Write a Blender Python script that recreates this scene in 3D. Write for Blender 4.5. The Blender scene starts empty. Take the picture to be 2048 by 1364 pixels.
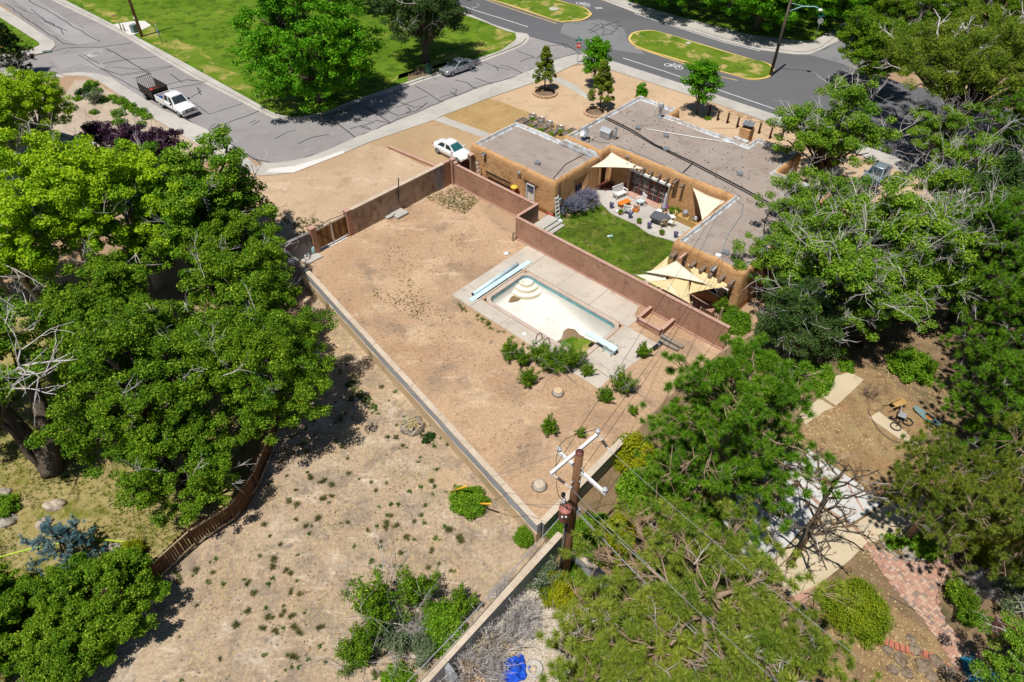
import bpy, bmesh, math, random
import numpy as np
from mathutils import Vector, Matrix

SC = bpy.context.scene
COL = SC.collection
R = math.radians
random.seed(7)

# ------------------------------------------------------------------ camera
F_PX, PITCH, ROLL, YAW, CAM_H = 1365.0, R(43.74), R(.69), R(-42.1), 35.0
_F = np.array([0, math.cos(PITCH), -math.sin(PITCH)])
_R0 = np.array([1.0, 0, 0]); _U0 = np.cross(_R0, _F)
_RR = math.cos(ROLL)*_R0 + math.sin(ROLL)*_U0
_UU = -math.sin(ROLL)*_R0 + math.cos(ROLL)*_U0
cam_d = bpy.data.cameras.new('camera'); cam = bpy.data.objects.new('camera', cam_d); COL.objects.link(cam)
cam_d.sensor_fit = 'HORIZONTAL'; cam_d.sensor_width = 36.0; cam_d.lens = 36.0*F_PX/2048
cam_d.clip_start = .5; cam_d.clip_end = 3000
M = Matrix.Identity(4)
for i in range(3):
    M[i][0] = _RR[i]; M[i][1] = _UU[i]; M[i][2] = -_F[i]
M[2][3] = CAM_H
cam.matrix_world = M
SC.camera = cam

# ------------------------------------------------------------------ sky, sun, exposure
SUN_EL, SHADOW_DIR = R(69), R(52)
sx, sy = -math.cos(SHADOW_DIR), -math.sin(SHADOW_DIR)
w = bpy.data.worlds.new('World'); SC.world = w; w.use_nodes = True
nt = w.node_tree; bg = nt.nodes['Background']
sky = nt.nodes.new('ShaderNodeTexSky'); sky.sky_type = 'NISHITA'; sky.sun_disc = False
sky.sun_elevation = SUN_EL; sky.sun_rotation = math.atan2(sx, sy); sky.altitude = 1600; sky.dust_density = .4
nt.links.new(sky.outputs[0], bg.inputs[0]); bg.inputs[1].default_value = .064
sun_d = bpy.data.lights.new('sun', 'SUN'); sun_d.energy = 4.9; sun_d.angle = R(.53); sun_d.color = (1, .955, .88)
sun = bpy.data.objects.new('sun', sun_d); COL.objects.link(sun); sun.location = (sx*60, sy*60, 150)
sun.rotation_euler = Vector((-sx*math.cos(SUN_EL), -sy*math.cos(SUN_EL), -math.sin(SUN_EL))).to_track_quat('-Z', 'Y').to_euler()
SC.view_settings.view_transform = 'Standard'; SC.view_settings.look = 'None'
SC.view_settings.exposure = 0.0; SC.view_settings.gamma = 1.0; SC.view_settings.use_curve_mapping = False
SC.render.engine = 'CYCLES'
SC.cycles.max_bounces = 6; SC.cycles.diffuse_bounces = 3; SC.cycles.glossy_bounces = 2
SC.cycles.transmission_bounces = 4; SC.cycles.transparent_max_bounces = 4
SC.cycles.use_denoising = True; SC.cycles.caustics_reflective = False; SC.cycles.caustics_refractive = False

# ------------------------------------------------------------------ from the photograph's survey to metres
def at(px, py, z=0.0):
    d = _F*F_PX + _RR*(px-1024) - _UU*(py-682)
    t = (z-CAM_H)/d[2]
    return Vector((t*d[0], t*d[1], z))
A = Vector((math.cos(YAW), math.sin(YAW), 0)); B = Vector((-math.sin(YAW), math.cos(YAW), 0))
ORG = at(1107, 432)
def HW(a, b, z=0.0): return ORG + A*a + B*b + Vector((0, 0, z))      # house frame -> world
def ab(px, py, z=0.0):
    p = at(px, py, z)-ORG
    return (p.dot(A), p.dot(B))
def on_b(px, py, b):      # survey ray met with the vertical plane b = const (house frame)
    d = _F*F_PX + _RR*(px-1024) - _UU*(py-682); d = Vector(d); c = Vector((0, 0, CAM_H))
    t = (b-(c-ORG).dot(B))/d.dot(B); p = c+d*t
    return ((p-ORG).dot(A), p.z)
def on_a(px, py, a):
    d = _F*F_PX + _RR*(px-1024) - _UU*(py-682); d = Vector(d); c = Vector((0, 0, CAM_H))
    t = (a-(c-ORG).dot(A))/d.dot(A); p = c+d*t
    return ((p-ORG).dot(B), p.z)

# ------------------------------------------------------------------ objects
def tag(o, label=None, cat=None, group=None, kind=None):
    if label: o['label'] = label
    if cat: o['category'] = cat
    if group: o['group'] = group
    if kind: o['kind'] = kind
    return o
def thing(name, loc, rz=0.0, label=None, cat=None, group=None):
    o = bpy.data.objects.new(name, None); COL.objects.link(o); o.empty_display_size = .3
    o.location = loc; o.rotation_euler = (0, 0, rz)
    return tag(o, label, cat, group)
def link(name, me, parent=None):
    o = bpy.data.objects.new(name, me); COL.objects.link(o)
    if parent: o.parent = parent
    return o
KIDS = {}
def dup(root, loc, rz=0.0, label=None, group=None, scale=None):
    r = root.copy(); COL.objects.link(r); r.location = loc; r.rotation_euler = (0, 0, rz)
    if scale is not None: r.scale = (scale,)*3 if not hasattr(scale, '__len__') else scale
    if label: r['label'] = label
    if group: r['group'] = group
    if root.name not in KIDS:
        KIDS[root.name] = [(c, list(c.children)) for c in root.children]
    for c, gs in KIDS[root.name]:
        n = c.copy(); COL.objects.link(n); n.parent = r
        for g in gs:
            m = g.copy(); COL.objects.link(m); m.parent = n
    return r

class MB:
    def __init__(s): s.v = []; s.f = []; s.mi = []; s.sm = []
    def add(s, vs, fs, mi=0, sm=False):
        k = len(s.v); s.v += [tuple(v) for v in vs]
        for f in fs: s.f.append([i+k for i in f]); s.mi.append(mi); s.sm.append(sm)
        return s
    def box(s, c, d, rz=0.0, mi=0, rx=0.0, ry=0.0, taper=1.0):
        m = Matrix.Rotation(rz, 3, 'Z') @ Matrix.Rotation(ry, 3, 'Y') @ Matrix.Rotation(rx, 3, 'X')
        vs = []
        for z in (-.5, .5):
            k = 1.0 if z < 0 else taper
            for x, y in ((-.5, -.5), (.5, -.5), (.5, .5), (-.5, .5)):
                vs.append(Vector(c)+m @ Vector((x*d[0]*k, y*d[1]*k, z*d[2])))
        return s.add(vs, [(3, 2, 1, 0), (4, 5, 6, 7), (0, 1, 5, 4), (1, 2, 6, 5), (2, 3, 7, 6), (3, 0, 4, 7)], mi)
    def bar(s, p, q, wd, h, mi=0):
        p = Vector(p); q = Vector(q); d = q-p; L = d.length
        rz = math.atan2(d.y, d.x); ry = -math.asin(max(-1, min(1, d.z/L)))
        return s.box((p+q)/2, (L, wd, h), rz, mi, 0, ry)
    def tube(s, pts, rad, n=6, mi=0, cap=True, sm=True):
        pts = [Vector(p) for p in pts]
        if not hasattr(rad, '__len__'): rad = [rad]*len(pts)
        vs = []; u0 = None
        for i, p in enumerate(pts):
            d = (pts[min(i+1, len(pts)-1)]-pts[max(i-1, 0)])
            d = d.normalized() if d.length > 1e-9 else Vector((0, 0, 1))
            if u0 is None: u0 = d.orthogonal().normalized()
            u0 = (u0-d*u0.dot(d)); u0 = u0.normalized() if u0.length > 1e-6 else d.orthogonal().normalized()
            v0 = d.cross(u0)
            for k in range(n):
                a = 2*math.pi*k/n
                vs.append(p+(u0*math.cos(a)+v0*math.sin(a))*rad[i])
        fs = []
        for i in range(len(pts)-1):
            for k in range(n):
                k2 = (k+1) % n
                fs.append((i*n+k, i*n+k2, (i+1)*n+k2, (i+1)*n+k))
        s.add(vs, fs, mi, sm)
        if cap:
            m = len(vs); b = len(s.v)-m
            s.f.append([b+k for k in range(n)][::-1]); s.mi.append(mi); s.sm.append(False)
            s.f.append([b+m-n+k for k in range(n)]); s.mi.append(mi); s.sm.append(False)
        return s
    def lathe(s, prof, c=(0, 0, 0), n=16, mi=0, sm=True):
        vs = []
        for r, z in prof:
            for k in range(n):
                a = 2*math.pi*k/n; vs.append((c[0]+r*math.cos(a), c[1]+r*math.sin(a), c[2]+z))
        fs = []
        for i in range(len(prof)-1):
            for k in range(n):
                k2 = (k+1) % n; fs.append((i*n+k, i*n+k2, (i+1)*n+k2, (i+1)*n+k))
        if prof[0][0] > 1e-4: fs.append(tuple(range(n))[::-1])
        if prof[-1][0] > 1e-4: fs.append(tuple((len(prof)-1)*n+k for k in range(n)))
        return s.add(vs, fs, mi, sm)
    def loft(s, rings, mi=0, sm=False, close=False, cap=True):
        n = len(rings[0]); k = len(rings); vs = [p for r in rings for p in r]; fs = []
        for i in range(k if close else k-1):
            j = (i+1) % k
            for t in range(n):
                u = (t+1) % n; fs.append((i*n+t, i*n+u, j*n+u, j*n+t))
        s.add(vs, fs, mi, sm)
        if cap and not close:
            b = len(s.v)-len(vs)
            s.f.append([b+t for t in range(n)][::-1]); s.mi.append(mi); s.sm.append(False)
            s.f.append([b+(k-1)*n+t for t in range(n)]); s.mi.append(mi); s.sm.append(False)
        return s
    def prism(s, poly, z0, z1, mi=0):
        return s.loft([[(p[0], p[1], z0) for p in poly], [(p[0], p[1], z1) for p in poly]], mi)
    def mesh(s, name, mats):
        me = bpy.data.meshes.new(name); me.from_pydata(s.v, [], s.f)
        for m in (mats if isinstance(mats, (list, tuple)) else [mats]): me.materials.append(m)
        me.polygons.foreach_set('material_index', s.mi); me.polygons.foreach_set('use_smooth', s.sm)
        me.update(); return me
    def build(s, name, mats, parent=None):
        return link(name, s.mesh(name, mats), parent)

def fix_normals(me):
    bm = bmesh.new(); bm.from_mesh(me); bmesh.ops.recalc_face_normals(bm, faces=bm.faces); bm.to_mesh(me); bm.free()
def bevel(me, wd, seg=2, ang=30):
    bm = bmesh.new(); bm.from_mesh(me); bmesh.ops.recalc_face_normals(bm, faces=bm.faces)
    es = [e for e in bm.edges if len(e.link_faces) == 2 and e.calc_face_angle(0) > R(ang)]
    bmesh.ops.bevel(bm, geom=es, offset=wd, segments=seg, affect='EDGES', profile=.5)
    bm.to_mesh(me); bm.free()

# ------------------------------------------------------------------ materials
def nodes(name):
    m = bpy.data.materials.new(name); m.use_nodes = True
    return m, m.node_tree, m.node_tree.nodes['Principled BSDF']
def nn(t, k, **kw):
    n = t.nodes.new(k)
    for a, v in kw.items(): setattr(n, a, v)
    return n
def noise(t, co, sc, det=5, rough=.55, dist=0.0):
    n = nn(t, 'ShaderNodeTexNoise'); n.inputs['Scale'].default_value = sc; n.inputs['Detail'].default_value = det
    n.inputs['Roughness'].default_value = rough; n.inputs['Distortion'].default_value = dist
    t.links.new(co, n.inputs['Vector']); return n.outputs['Fac']
def rng(t, x, a, b, c=0.0, d=1.0):
    n = nn(t, 'ShaderNodeMapRange'); n.inputs[1].default_value = a; n.inputs[2].default_value = b
    n.inputs[3].default_value = c; n.inputs[4].default_value = d; t.links.new(x, n.inputs[0]); return n.outputs[0]
def mix(t, f, a, b, mode='MIX'):
    n = nn(t, 'ShaderNodeMix', data_type='RGBA', blend_type=mode)
    for s, v in ((n.inputs[0], f), (n.inputs[6], a), (n.inputs[7], b)):
        if hasattr(v, 'is_output'): t.links.new(v, s)
        elif isinstance(v, (int, float)): s.default_value = v
        else: s.default_value = (*v, 1)
    return n.outputs[2]
def bumpn(t, p, h, st, dist):
    b = nn(t, 'ShaderNodeBump'); b.inputs['Strength'].default_value = st; b.inputs['Distance'].default_value = dist
    t.links.new(h, b.inputs['Height']); t.links.new(b.outputs[0], p.inputs['Normal']); return b
MATS = {}
def gmat(name, c1, c2, c3=None, s1=.25, s2=1.3, th3=(.55, .68), fine=9.0, famp=.3, rough=.95, bump=.5, bd=.05, patches=(), spec=.1, obj=False, stretch=None, specks=None, lo=.36, hi=.64):
    """weathered surface: broad variation c1..c2, blotches of c3, fine grain, bump, optional dark/pale specks"""
    m, t, p = nodes(name)
    if obj: co = nn(t, 'ShaderNodeTexCoord').outputs['Object']
    else: co = nn(t, 'ShaderNodeNewGeometry').outputs['Position']
    if stretch:
        mp = nn(t, 'ShaderNodeMapping'); mp.inputs['Scale'].default_value = stretch[:3]
        if len(stretch) > 3: mp.inputs['Rotation'].default_value = (0, 0, stretch[3])
        t.links.new(co, mp.inputs[0]); co = mp.outputs[0]
    c = mix(t, rng(t, noise(t, co, s1, 6, .6), lo, hi), c1, c2)
    if c3 is not None: c = mix(t, rng(t, noise(t, co, s2, 8, .65, .3), *th3), c, c3)
    for pt in patches:
        col, sc, a, b = pt[:4]; pc = co
        if len(pt) > 4:      # streaks: (stretch along, stretch across, turn)
            mp = nn(t, 'ShaderNodeMapping'); mp.inputs['Scale'].default_value = (pt[4][0], pt[4][1], 1); mp.inputs['Rotation'].default_value = (0, 0, pt[4][2])
            t.links.new(co, mp.inputs[0]); pc = mp.outputs[0]
        c = mix(t, rng(t, noise(t, pc, sc, 7, .68, .2), a, b), c, col)
    g = noise(t, co, fine, 9, .75)
    c = mix(t, 1.0, c, mix(t, rng(t, g, .25, .75), (1-famp,)*3, (1+famp,)*3), 'MULTIPLY')
    if specks:
        for (col, sc, rad, prob) in specks:
            vo = nn(t, 'ShaderNodeTexVoronoi'); vo.inputs['Scale'].default_value = sc; t.links.new(co, vo.inputs['Vector'])
            sp = nn(t, 'ShaderNodeSeparateColor'); t.links.new(vo.outputs['Color'], sp.inputs[0])
            k = nn(t, 'ShaderNodeMath', operation='MULTIPLY')
            t.links.new(rng(t, vo.outputs['Distance'], rad, rad*.6), k.inputs[0]); t.links.new(rng(t, sp.outputs[0], prob, prob-.02), k.inputs[1])
            c = mix(t, k.outputs[0], c, col)
    t.links.new(c, p.inputs['Base Color'])
    p.inputs['Roughness'].default_value = rough; p.inputs['Specular IOR Level'].default_value = spec
    if bump: bumpn(t, p, g, bump, bd)
    MATS[name] = m; return m
def smat(name, c, rough=.5, metal=0.0, var=.12, sc=4.0, spec=.4, bump=0.0, coat=0.0):
    """plain painted / metal / plastic surface with slight wear"""
    m, t, p = nodes(name)
    co = nn(t, 'ShaderNodeTexCoord').outputs['Object']
    g = noise(t, co, sc, 6, .6)
    t.links.new(mix(t, 1.0, c, mix(t, rng(t, g, .3, .7), (1-var,)*3, (1+var,)*3), 'MULTIPLY'), p.inputs['Base Color'])
    p.inputs['Roughness'].default_value = rough; p.inputs['Metallic'].default_value = metal
    p.inputs['Specular IOR Level'].default_value = spec; p.inputs['Coat Weight'].default_value = coat
    if bump: bumpn(t, p, noise(t, co, sc*5, 5), bump, .02)
    MATS[name] = m; return m
def lmat(name, cols, trans=.25, rough=.6, spec=.12, tcol=None, big=.0):
    """leaves: colour differs leaf by leaf"""
    m, t, p = nodes(name)
    g = nn(t, 'ShaderNodeNewGeometry')
    r = nn(t, 'ShaderNodeValToRGB'); e = r.color_ramp.elements
    e[0].color = (*cols[0], 1); e[1].color = (*cols[-1], 1)
    for i, c in enumerate(cols[1:-1]): x = e.new((i+1)/(len(cols)-1)); x.color = (*c, 1)
    t.links.new(g.outputs['Random Per Island'], r.inputs[0])
    c = mix(t, 1.0, r.outputs[0], mix(t, rng(t, noise(t, g.outputs['Position'], .55, 4), .3, .7), (.6, .74, .7), (1.42, 1.24, 1.25)), 'MULTIPLY')
    t.links.new(c, p.inputs['Base Color']); p.inputs['Roughness'].default_value = rough; p.inputs['Specular IOR Level'].default_value = spec
    if trans:
        tr = nn(t, 'ShaderNodeBsdfTranslucent'); t.links.new(mix(t, 1.0, c, tcol or (1.25, 1.3, .7), 'MULTIPLY'), tr.inputs[0])
        mx = nn(t, 'ShaderNodeMixShader'); mx.inputs[0].default_value = trans
        t.links.new(p.outputs[0], mx.inputs[1]); t.links.new(tr.outputs[0], mx.inputs[2])
        t.links.new(mx.outputs[0], t.nodes['Material Output'].inputs['Surface'])
    MATS[name] = m; return m

# ground covers
gmat('m_dirt', (.33, .22, .135), (.42, .29, .185), (.27, .2, .14), .12, .5, (.56, .72), 7, .22, specks=[((.2, .17, .13), 5, .16, .25), ((.5, .42, .33), 7, .12, .2)], bump=.6)
gmat('m_yard', (.39, .25, .155), (.495, .342, .217), (.295, .21, .143), .13, .3, (.52, .66), 4.5, .36,
     patches=[((.225, .175, .13), .75, .6, .69), ((.56, .41, .27), .22, .54, .68), ((.34, .215, .12), .5, .59, .69), ((.55, .4, .27), .9, .58, .68, (.3, 1.0, -.9)), ((.3, .21, .14), 1.0, .63, .72, (.3, 1.1, .6))], specks=[((.24, .17, .11), 3.2, .2, .16), ((.5, .4, .3), 6, .12, .15)], bump=.6)
gmat('m_lot', (.42, .3, .195), (.52, .385, .265), (.36, .26, .165), .13, .45, (.54, .68), 4.5, .28, patches=[((.35, .25, .15), 1.0, .62, .7), ((.6, .47, .34), .3, .58, .7), ((.38, .27, .17), .8, .6, .68, (.1, 1.1, 1.0)), ((.36, .255, .16), .8, .61, .69, (.1, 1.1, .5))], bump=.4)
gmat('m_field', (.395, .29, .19), (.495, .38, .26), (.3, .235, .173), .25, .6, (.48, .62), 4.5, .5,
     patches=[((.23, .19, .16), 1.0, .58, .68), ((.48, .34, .16), 1.7, .63, .7), ((.58, .48, .37), .45, .56, .7), ((.3, .25, .2), 2.6, .6, .68), ((.6, .49, .37), 1.0, .58, .68, (.3, 1.0, -.75)), ((.27, .22, .17), 1.2, .62, .7, (.3, 1.1, .3))], specks=[((.5, .36, .16), 6, .2, .28), ((.17, .14, .1), 5, .17, .25), ((.6, .54, .45), 8, .14, .2)], bump=1.0, bd=.09)
gmat('m_sand', (.47, .335, .21), (.56, .41, .27), (.4, .27, .165), .13, .45, (.55, .7), 5, .24, bump=.3, patches=[((.4, .28, .17), .8, .6, .68, (.12, 1.2, .2))])
gmat('m_orange_gravel', (.36, .235, .1), (.44, .3, .135), (.28, .17, .07), .3, 1.5, (.55, .72), 14, .45, bump=.8, specks=[((.22, .14, .06), 5, .3, .4), ((.52, .4, .22), 6, .25, .3)])
gmat('m_drive_gravel', (.39, .27, .155), (.45, .32, .19), (.33, .22, .12), .2, 1.1, (.56, .72), 14, .35, bump=.7, specks=[((.27, .18, .1), 6, .28, .35)])
gmat('m_dry_grass', (.36, .29, .1), (.46, .38, .17), (.19, .2, .03), .35, .8, (.48, .62), 9, .45,
     patches=[((.44, .33, .19), .4, .54, .66)], specks=[((.52, .44, .22), 7, .2, .35), ((.13, .15, .03), 6, .2, .3)], bump=1.2, bd=.1)
gmat('m_lawn', (.085, .165, .008), (.14, .225, .018), (.05, .11, .006), .14, .6, (.48, .62), 6, .5, patches=[((.3, .265, .06), .2, .6, .74), ((.2, .22, .03), .9, .6, .7)], bump=1.0, bd=.08)
gmat('m_lawn_worn', (.1, .18, .01), (.15, .225, .02), (.38, .32, .095), .2, .35, (.47, .62), 10, .4, patches=[((.43, .34, .15), .5, .62, .74), ((.09, .16, .012), .8, .6, .7)], bump=1.0, bd=.08)
gmat('m_court_lawn', (.075, .135, .009), (.125, .185, .018), (.05, .09, .008), .4, 1.3, (.47, .6), 6, .5, patches=[((.23, .21, .055), .8, .55, .7), ((.3, .235, .11), .5, .6, .68), ((.045, .085, .006), 2.2, .6, .7)], bump=1.0, bd=.08)
gmat('m_median', (.095, .17, .01), (.16, .225, .022), (.43, .34, .13), .35, .4, (.52, .62), 6, .5, patches=[((.06, .135, .008), .6, .54, .64), ((.3, .27, .07), 1.2, .62, .7)], bump=1, bd=.08)
gmat('m_asphalt', (.25, .233, .232), (.305, .288, .286), (.225, .212, .21), .08, .4, (.55, .7), 8, .2, rough=.9, bump=.3, bd=.02, patches=[((.335, .318, .315), .5, .58, .7), ((.17, .16, .16), .8, .68, .74), ((.2, .19, .188), .5, .6, .72, (.15, 1.2, -.5))])
gmat('m_asphalt_patch', (.29, .276, .275), (.34, .325, .325), None, .2, 1, fine=12, famp=.14, rough=.9, bump=.3, bd=.02)
gmat('m_boulevard', (.112, .113, .122), (.15, .15, .158), None, .06, .4, fine=12, famp=.12, rough=.85, bump=.2, bd=.02, stretch=(.12, 1, 1, -R(-28)))
gmat('m_boulevard_side', (.19, .19, .2), (.23, .23, .235), (.16, .16, .165), .1, .4, fine=12, famp=.14, rough=.9, bump=.2, bd=.02)
gmat('m_concrete', (.41, .385, .35), (.5, .475, .435), (.34, .31, .275), .25, .9, (.55, .72), 10, .12, bump=.2, bd=.02)
gmat('m_concrete_new', (.6, .57, .54), (.68, .65, .62), None, .4, 1, fine=10, famp=.1, bump=.2, bd=.02)
gmat('m_deck', (.47, .415, .35), (.55, .49, .42), (.4, .35, .3), .35, 1.1, (.54, .7), 9, .13, patches=[((.36, .31, .26), .5, .64, .74)], bump=.25, bd=.02)
gmat('m_coping', (.45, .36, .3), (.53, .44, .375), None, .8, 1, fine=10, famp=.1, bump=.2, bd=.02)
gmat('m_tar', (.035, .035, .038), (.05, .05, .052), None, 1, 1, fine=5, famp=.2, rough=.7, bump=.2)
gmat('m_paint_white', (.62, .62, .62), (.75, .75, .74), (.3, .3, .31), 1.5, 5, (.58, .68), 9, .1, bump=0)
gmat('m_paint_yellow', (.66, .46, .14), (.72, .54, .22), (.55, .45, .3), 1.0, 3, (.56, .7), 9, .1, bump=0)
gmat('m_pale_gravel', (.48, .42, .34), (.6, .54, .45), (.4, .32, .22), .3, 1.2, (.55, .7), 12, .4, bump=1.0, bd=.08, specks=[((.74, .7, .64), 7, .3, .45), ((.26, .21, .16), 6.5, .26, .35)])
gmat('m_mulch', (.3, .2, .1), (.37, .26, .135), (.2, .13, .07), .4, 1.4, (.5, .66), 11, .45, bump=1.0, bd=.07, specks=[((.46, .35, .18), 7, .25, .35), ((.12, .08, .05), 6, .25, .3)])
gmat('m_duff', (.2, .14, .08), (.28, .19, .11), (.12, .1, .045), .3, .9, (.5, .66), 10, .45, bump=1.0, bd=.07, specks=[((.4, .3, .18), 6, .22, .3)])
gmat('m_slab_grey', (.5, .49, .47), (.58, .57, .55), (.43, .41, .39), .4, 1.0, (.56, .7), 9, .1, bump=.2, bd=.02)
gmat('m_slab_tan', (.5, .415, .28), (.57, .48, .34), (.42, .34, .23), .4, 1.0, (.56, .7), 9, .13, bump=.25, bd=.02)
gmat('m_xeri', (.42, .34, .26), (.5, .41, .32), (.36, .26, .15), .3, .8, (.55, .7), 12, .35, bump=.8, specks=[((.25, .2, .15), 6, .25, .3), ((.6, .53, .45), 7, .2, .3)])
# building surfaces
gmat('m_adobe', (.54, .3, .135), (.61, .36, .175), (.46, .25, .11), .35, 1.0, (.5, .66), 2.6, .16, bump=.9, bd=.16, obj=True, patches=[((.64, .4, .22), .7, .6, .74), ((.43, .23, .1), .9, .6, .72)])
gmat('m_roof', (.31, .255, .22), (.365, .305, .265), (.26, .21, .18), .35, 1.0, (.54, .68), 13, .34, bump=.8, obj=True, patches=[((.2, .16, .135), .3, .62, .72), ((.27, .22, .19), .9, .62, .7)], specks=[((.2, .16, .14), 8, .28, .35), ((.42, .36, .33), 8.7, .25, .3)])
gmat('m_coating', (.46, .5, .54), (.6, .63, .66), (.38, .33, .28), 1.2, 2.0, (.46, .58), 8, .1, rough=.5, bump=.4, bd=.03, obj=True)
gmat('m_red_block', (.375, .21, .14), (.45, .262, .178), (.29, .165, .115), .5, 1.6, (.52, .68), 6, .16, bump=.3, bd=.02, patches=[((.45, .3, .23), .5, .6, .75)])
gmat('m_red_cap', (.46, .28, .215), (.52, .335, .265), None, 1, 2, fine=9, famp=.12, bump=.25, bd=.02)
gmat('m_tan_stucco', (.36, .27, .195), (.46, .355, .265), (.25, .17, .12), .5, 1.1, (.46, .6), 6, .2, bump=.5, bd=.04, stretch=(1, 1, .6), patches=[((.23, .155, .115), .5, .55, .66), ((.48, .39, .3), .8, .6, .7)])
gmat('m_pale_cap', (.5, .41, .315), (.58, .49, .385), (.42, .33, .25), .6, 2, fine=8, famp=.1, bump=.3, bd=.02)
gmat('m_grey_block', (.33, .345, .37), (.41, .42, .445), (.27, .28, .3), .9, 2.5, (.55, .7), 8, .14, bump=.3, bd=.02, stretch=(1, 1, 2.5))
gmat('m_low_stucco', (.53, .4, .245), (.6, .47, .3), (.46, .32, .19), .6, 1.6, (.55, .7), 7, .14, bump=.3, bd=.03)
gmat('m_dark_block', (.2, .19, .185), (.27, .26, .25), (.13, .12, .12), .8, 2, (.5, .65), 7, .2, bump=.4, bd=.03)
gmat('m_teal_block', (.46, .49, .49), (.54, .57, .57), (.38, .39, .39), .8, 3, (.5, .65), 7, .15, bump=.4, bd=.03, stretch=(1, 1, 3))
gmat('m_mortar', (.22, .14, .105), (.26, .17, .125), None, 1, 1, fine=8, famp=.15, bump=.2)
gmat('m_paver', (.43, .235, .17), (.5, .3, .225), (.33, .21, .155), 1.5, 4, (.52, .64), 9, .15, bump=.3, bd=.02)
gmat('m_paver_dark', (.27, .2, .17), (.34, .25, .21), None, 1.5, 4, fine=9, famp=.15, bump=.3, bd=.02)
gmat('m_edge_brick', (.4, .13, .09), (.47, .18, .12), None, 1.5, 4, fine=9, famp=.18, bump=.3, bd=.02)
gmat('m_rock', (.46, .36, .26), (.55, .46, .36), (.3, .25, .2), 1.0, 2.5, (.5, .62), 6, .3, bump=1.0, bd=.08)
gmat('m_boulder', (.36, .31, .25), (.45, .4, .33), (.22, .19, .17), 1.0, 2.5, (.5, .62), 6, .3, bump=1.0, bd=.08)
gmat('m_ring_stone', (.45, .29, .18), (.53, .36, .24), None, 2, 4, fine=6, famp=.2, bump=.6, bd=.03)
gmat('m_dirt_dark', (.2, .14, .09), (.26, .18, .12), (.12, .09, .06), .8, 2, (.5, .65), 9, .4, bump=1, bd=.08)
# wood
def wood(name, c1, c2, sc=(1, 1, 12), rough=.8):
    return gmat(name, c1, c2, tuple(x*.65 for x in c1), 2.0, 5.0, (.55, .7), 14, .25, rough=rough, bump=.5, bd=.015, obj=True, stretch=sc)
wood('m_fence_wood', (.11, .056, .03), (.175, .092, .05), (8, 8, 1))
wood('m_rail_wood', (.36, .28, .17), (.45, .36, .23), (1, 8, 8))
wood('m_gate_wood', (.22, .105, .028), (.31, .16, .045), (6, 6, .8))
wood('m_gate_wood_dark', (.13, .06, .018), (.19, .09, .028), (6, 6, .8))
wood('m_gate_wood_pale', (.3, .17, .055), (.38, .22, .08), (6, 6, .8))
wood('m_pole_wood', (.16, .085, .045), (.24, .13, .07), (6, 6, .5))
wood('m_viga', (.2, .145, .11), (.28, .21, .165), (3, 3, 3))
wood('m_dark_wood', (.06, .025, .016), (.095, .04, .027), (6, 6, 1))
wood('m_plank', (.43, .26, .09), (.5, .33, .13), (1, 6, 6))
wood('m_log', (.24, .21, .18), (.32, .28, .24), (1, 6, 6))
gmat('m_bark', (.12, .095, .07), (.19, .155, .12), (.07, .055, .042), 1.5, 3, (.5, .65), 7, .4, bump=1.2, bd=.08, stretch=(2, 2, .5), obj=True)
gmat('m_bark_pale', (.36, .33, .29), (.5, .46, .41), (.25, .22, .19), 1.5, 3, (.55, .68), 6, .25, bump=.8, bd=.04, obj=True)
gmat('m_bark_dark', (.055, .042, .036), (.09, .07, .06), (.035, .027, .022), 1.5, 3, (.5, .65), 7, .3, bump=1.0, bd=.06, obj=True)
gmat('m_bark_pine', (.28, .2, .13), (.38, .28, .19), (.18, .13, .09), 1.5, 3, (.5, .65), 7, .35, bump=1.0, bd=.06, obj=True)
gmat('m_twig_grey', (.42, .39, .37), (.54, .5, .48), (.3, .27, .25), 2, 4, (.55, .7), 8, .2, bump=.3, obj=True)
gmat('m_twig_brown', (.2, .14, .095), (.3, .21, .145), (.12, .085, .06), 2, 4, (.55, .7), 8, .25, bump=.3, obj=True)
# plain surfaces
gmat('m_dark_rock', (.24, .18, .125), (.33, .26, .19), (.15, .11, .08), 1.0, 2.5, (.5, .62), 6, .3, bump=1.0, bd=.08)
gmat('m_paver_tan', (.5, .33, .24), (.56, .4, .3), None, 1.5, 4, fine=9, famp=.15, bump=.3, bd=.02)
smat('m_white', (.78, .78, .76), .5); smat('m_car_white', (.8, .81, .82), .25, var=.04, coat=.6); smat('m_car_silver', (.4, .42, .43), .28, .55, var=.05, coat=.5)
smat('m_car_blue', (.3, .37, .43), .3, .4, var=.06, coat=.5)
smat('m_glass', (.03, .045, .05), .08, 0, .05, spec=.6); smat('m_glass_teal', (.025, .12, .12), .1, 0, .15, spec=.6)
smat('m_window', (.035, .04, .045), .12, 0, .1, spec=.5); smat('m_black', (.02, .02, .022), .5); smat('m_rubber', (.025, .025, .027), .85)
smat('m_chrome', (.6, .6, .62), .25, .9); smat('m_steel', (.5, .52, .54), .4, .7, .2); smat('m_grey', (.3, .31, .32), .6); smat('m_lamp', (.75, .77, .78), .2)
smat('m_red', (.55, .03, .03), .4); smat('m_stop', (.5, .012, .022), .45); smat('m_green_sign', (.005, .22, .17), .45); smat('m_orange', (.72, .22, .03), .5)
smat('m_yellow', (.7, .52, .05), .5); smat('m_pale_yellow', (.68, .5, .19), .5); smat('m_blue_pot', (.035, .04, .2), .3, coat=.4); smat('m_terracotta', (.36, .15, .07), .8)
smat('m_cover', (.1, .105, .125), .7, bump=.5); smat('m_umbrella', (.52, .5, .58), .8, bump=.5); smat('m_purple', (.3, .09, .5), .8, bump=.6); smat('m_magenta', (.22, .02, .16), .8)
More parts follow.
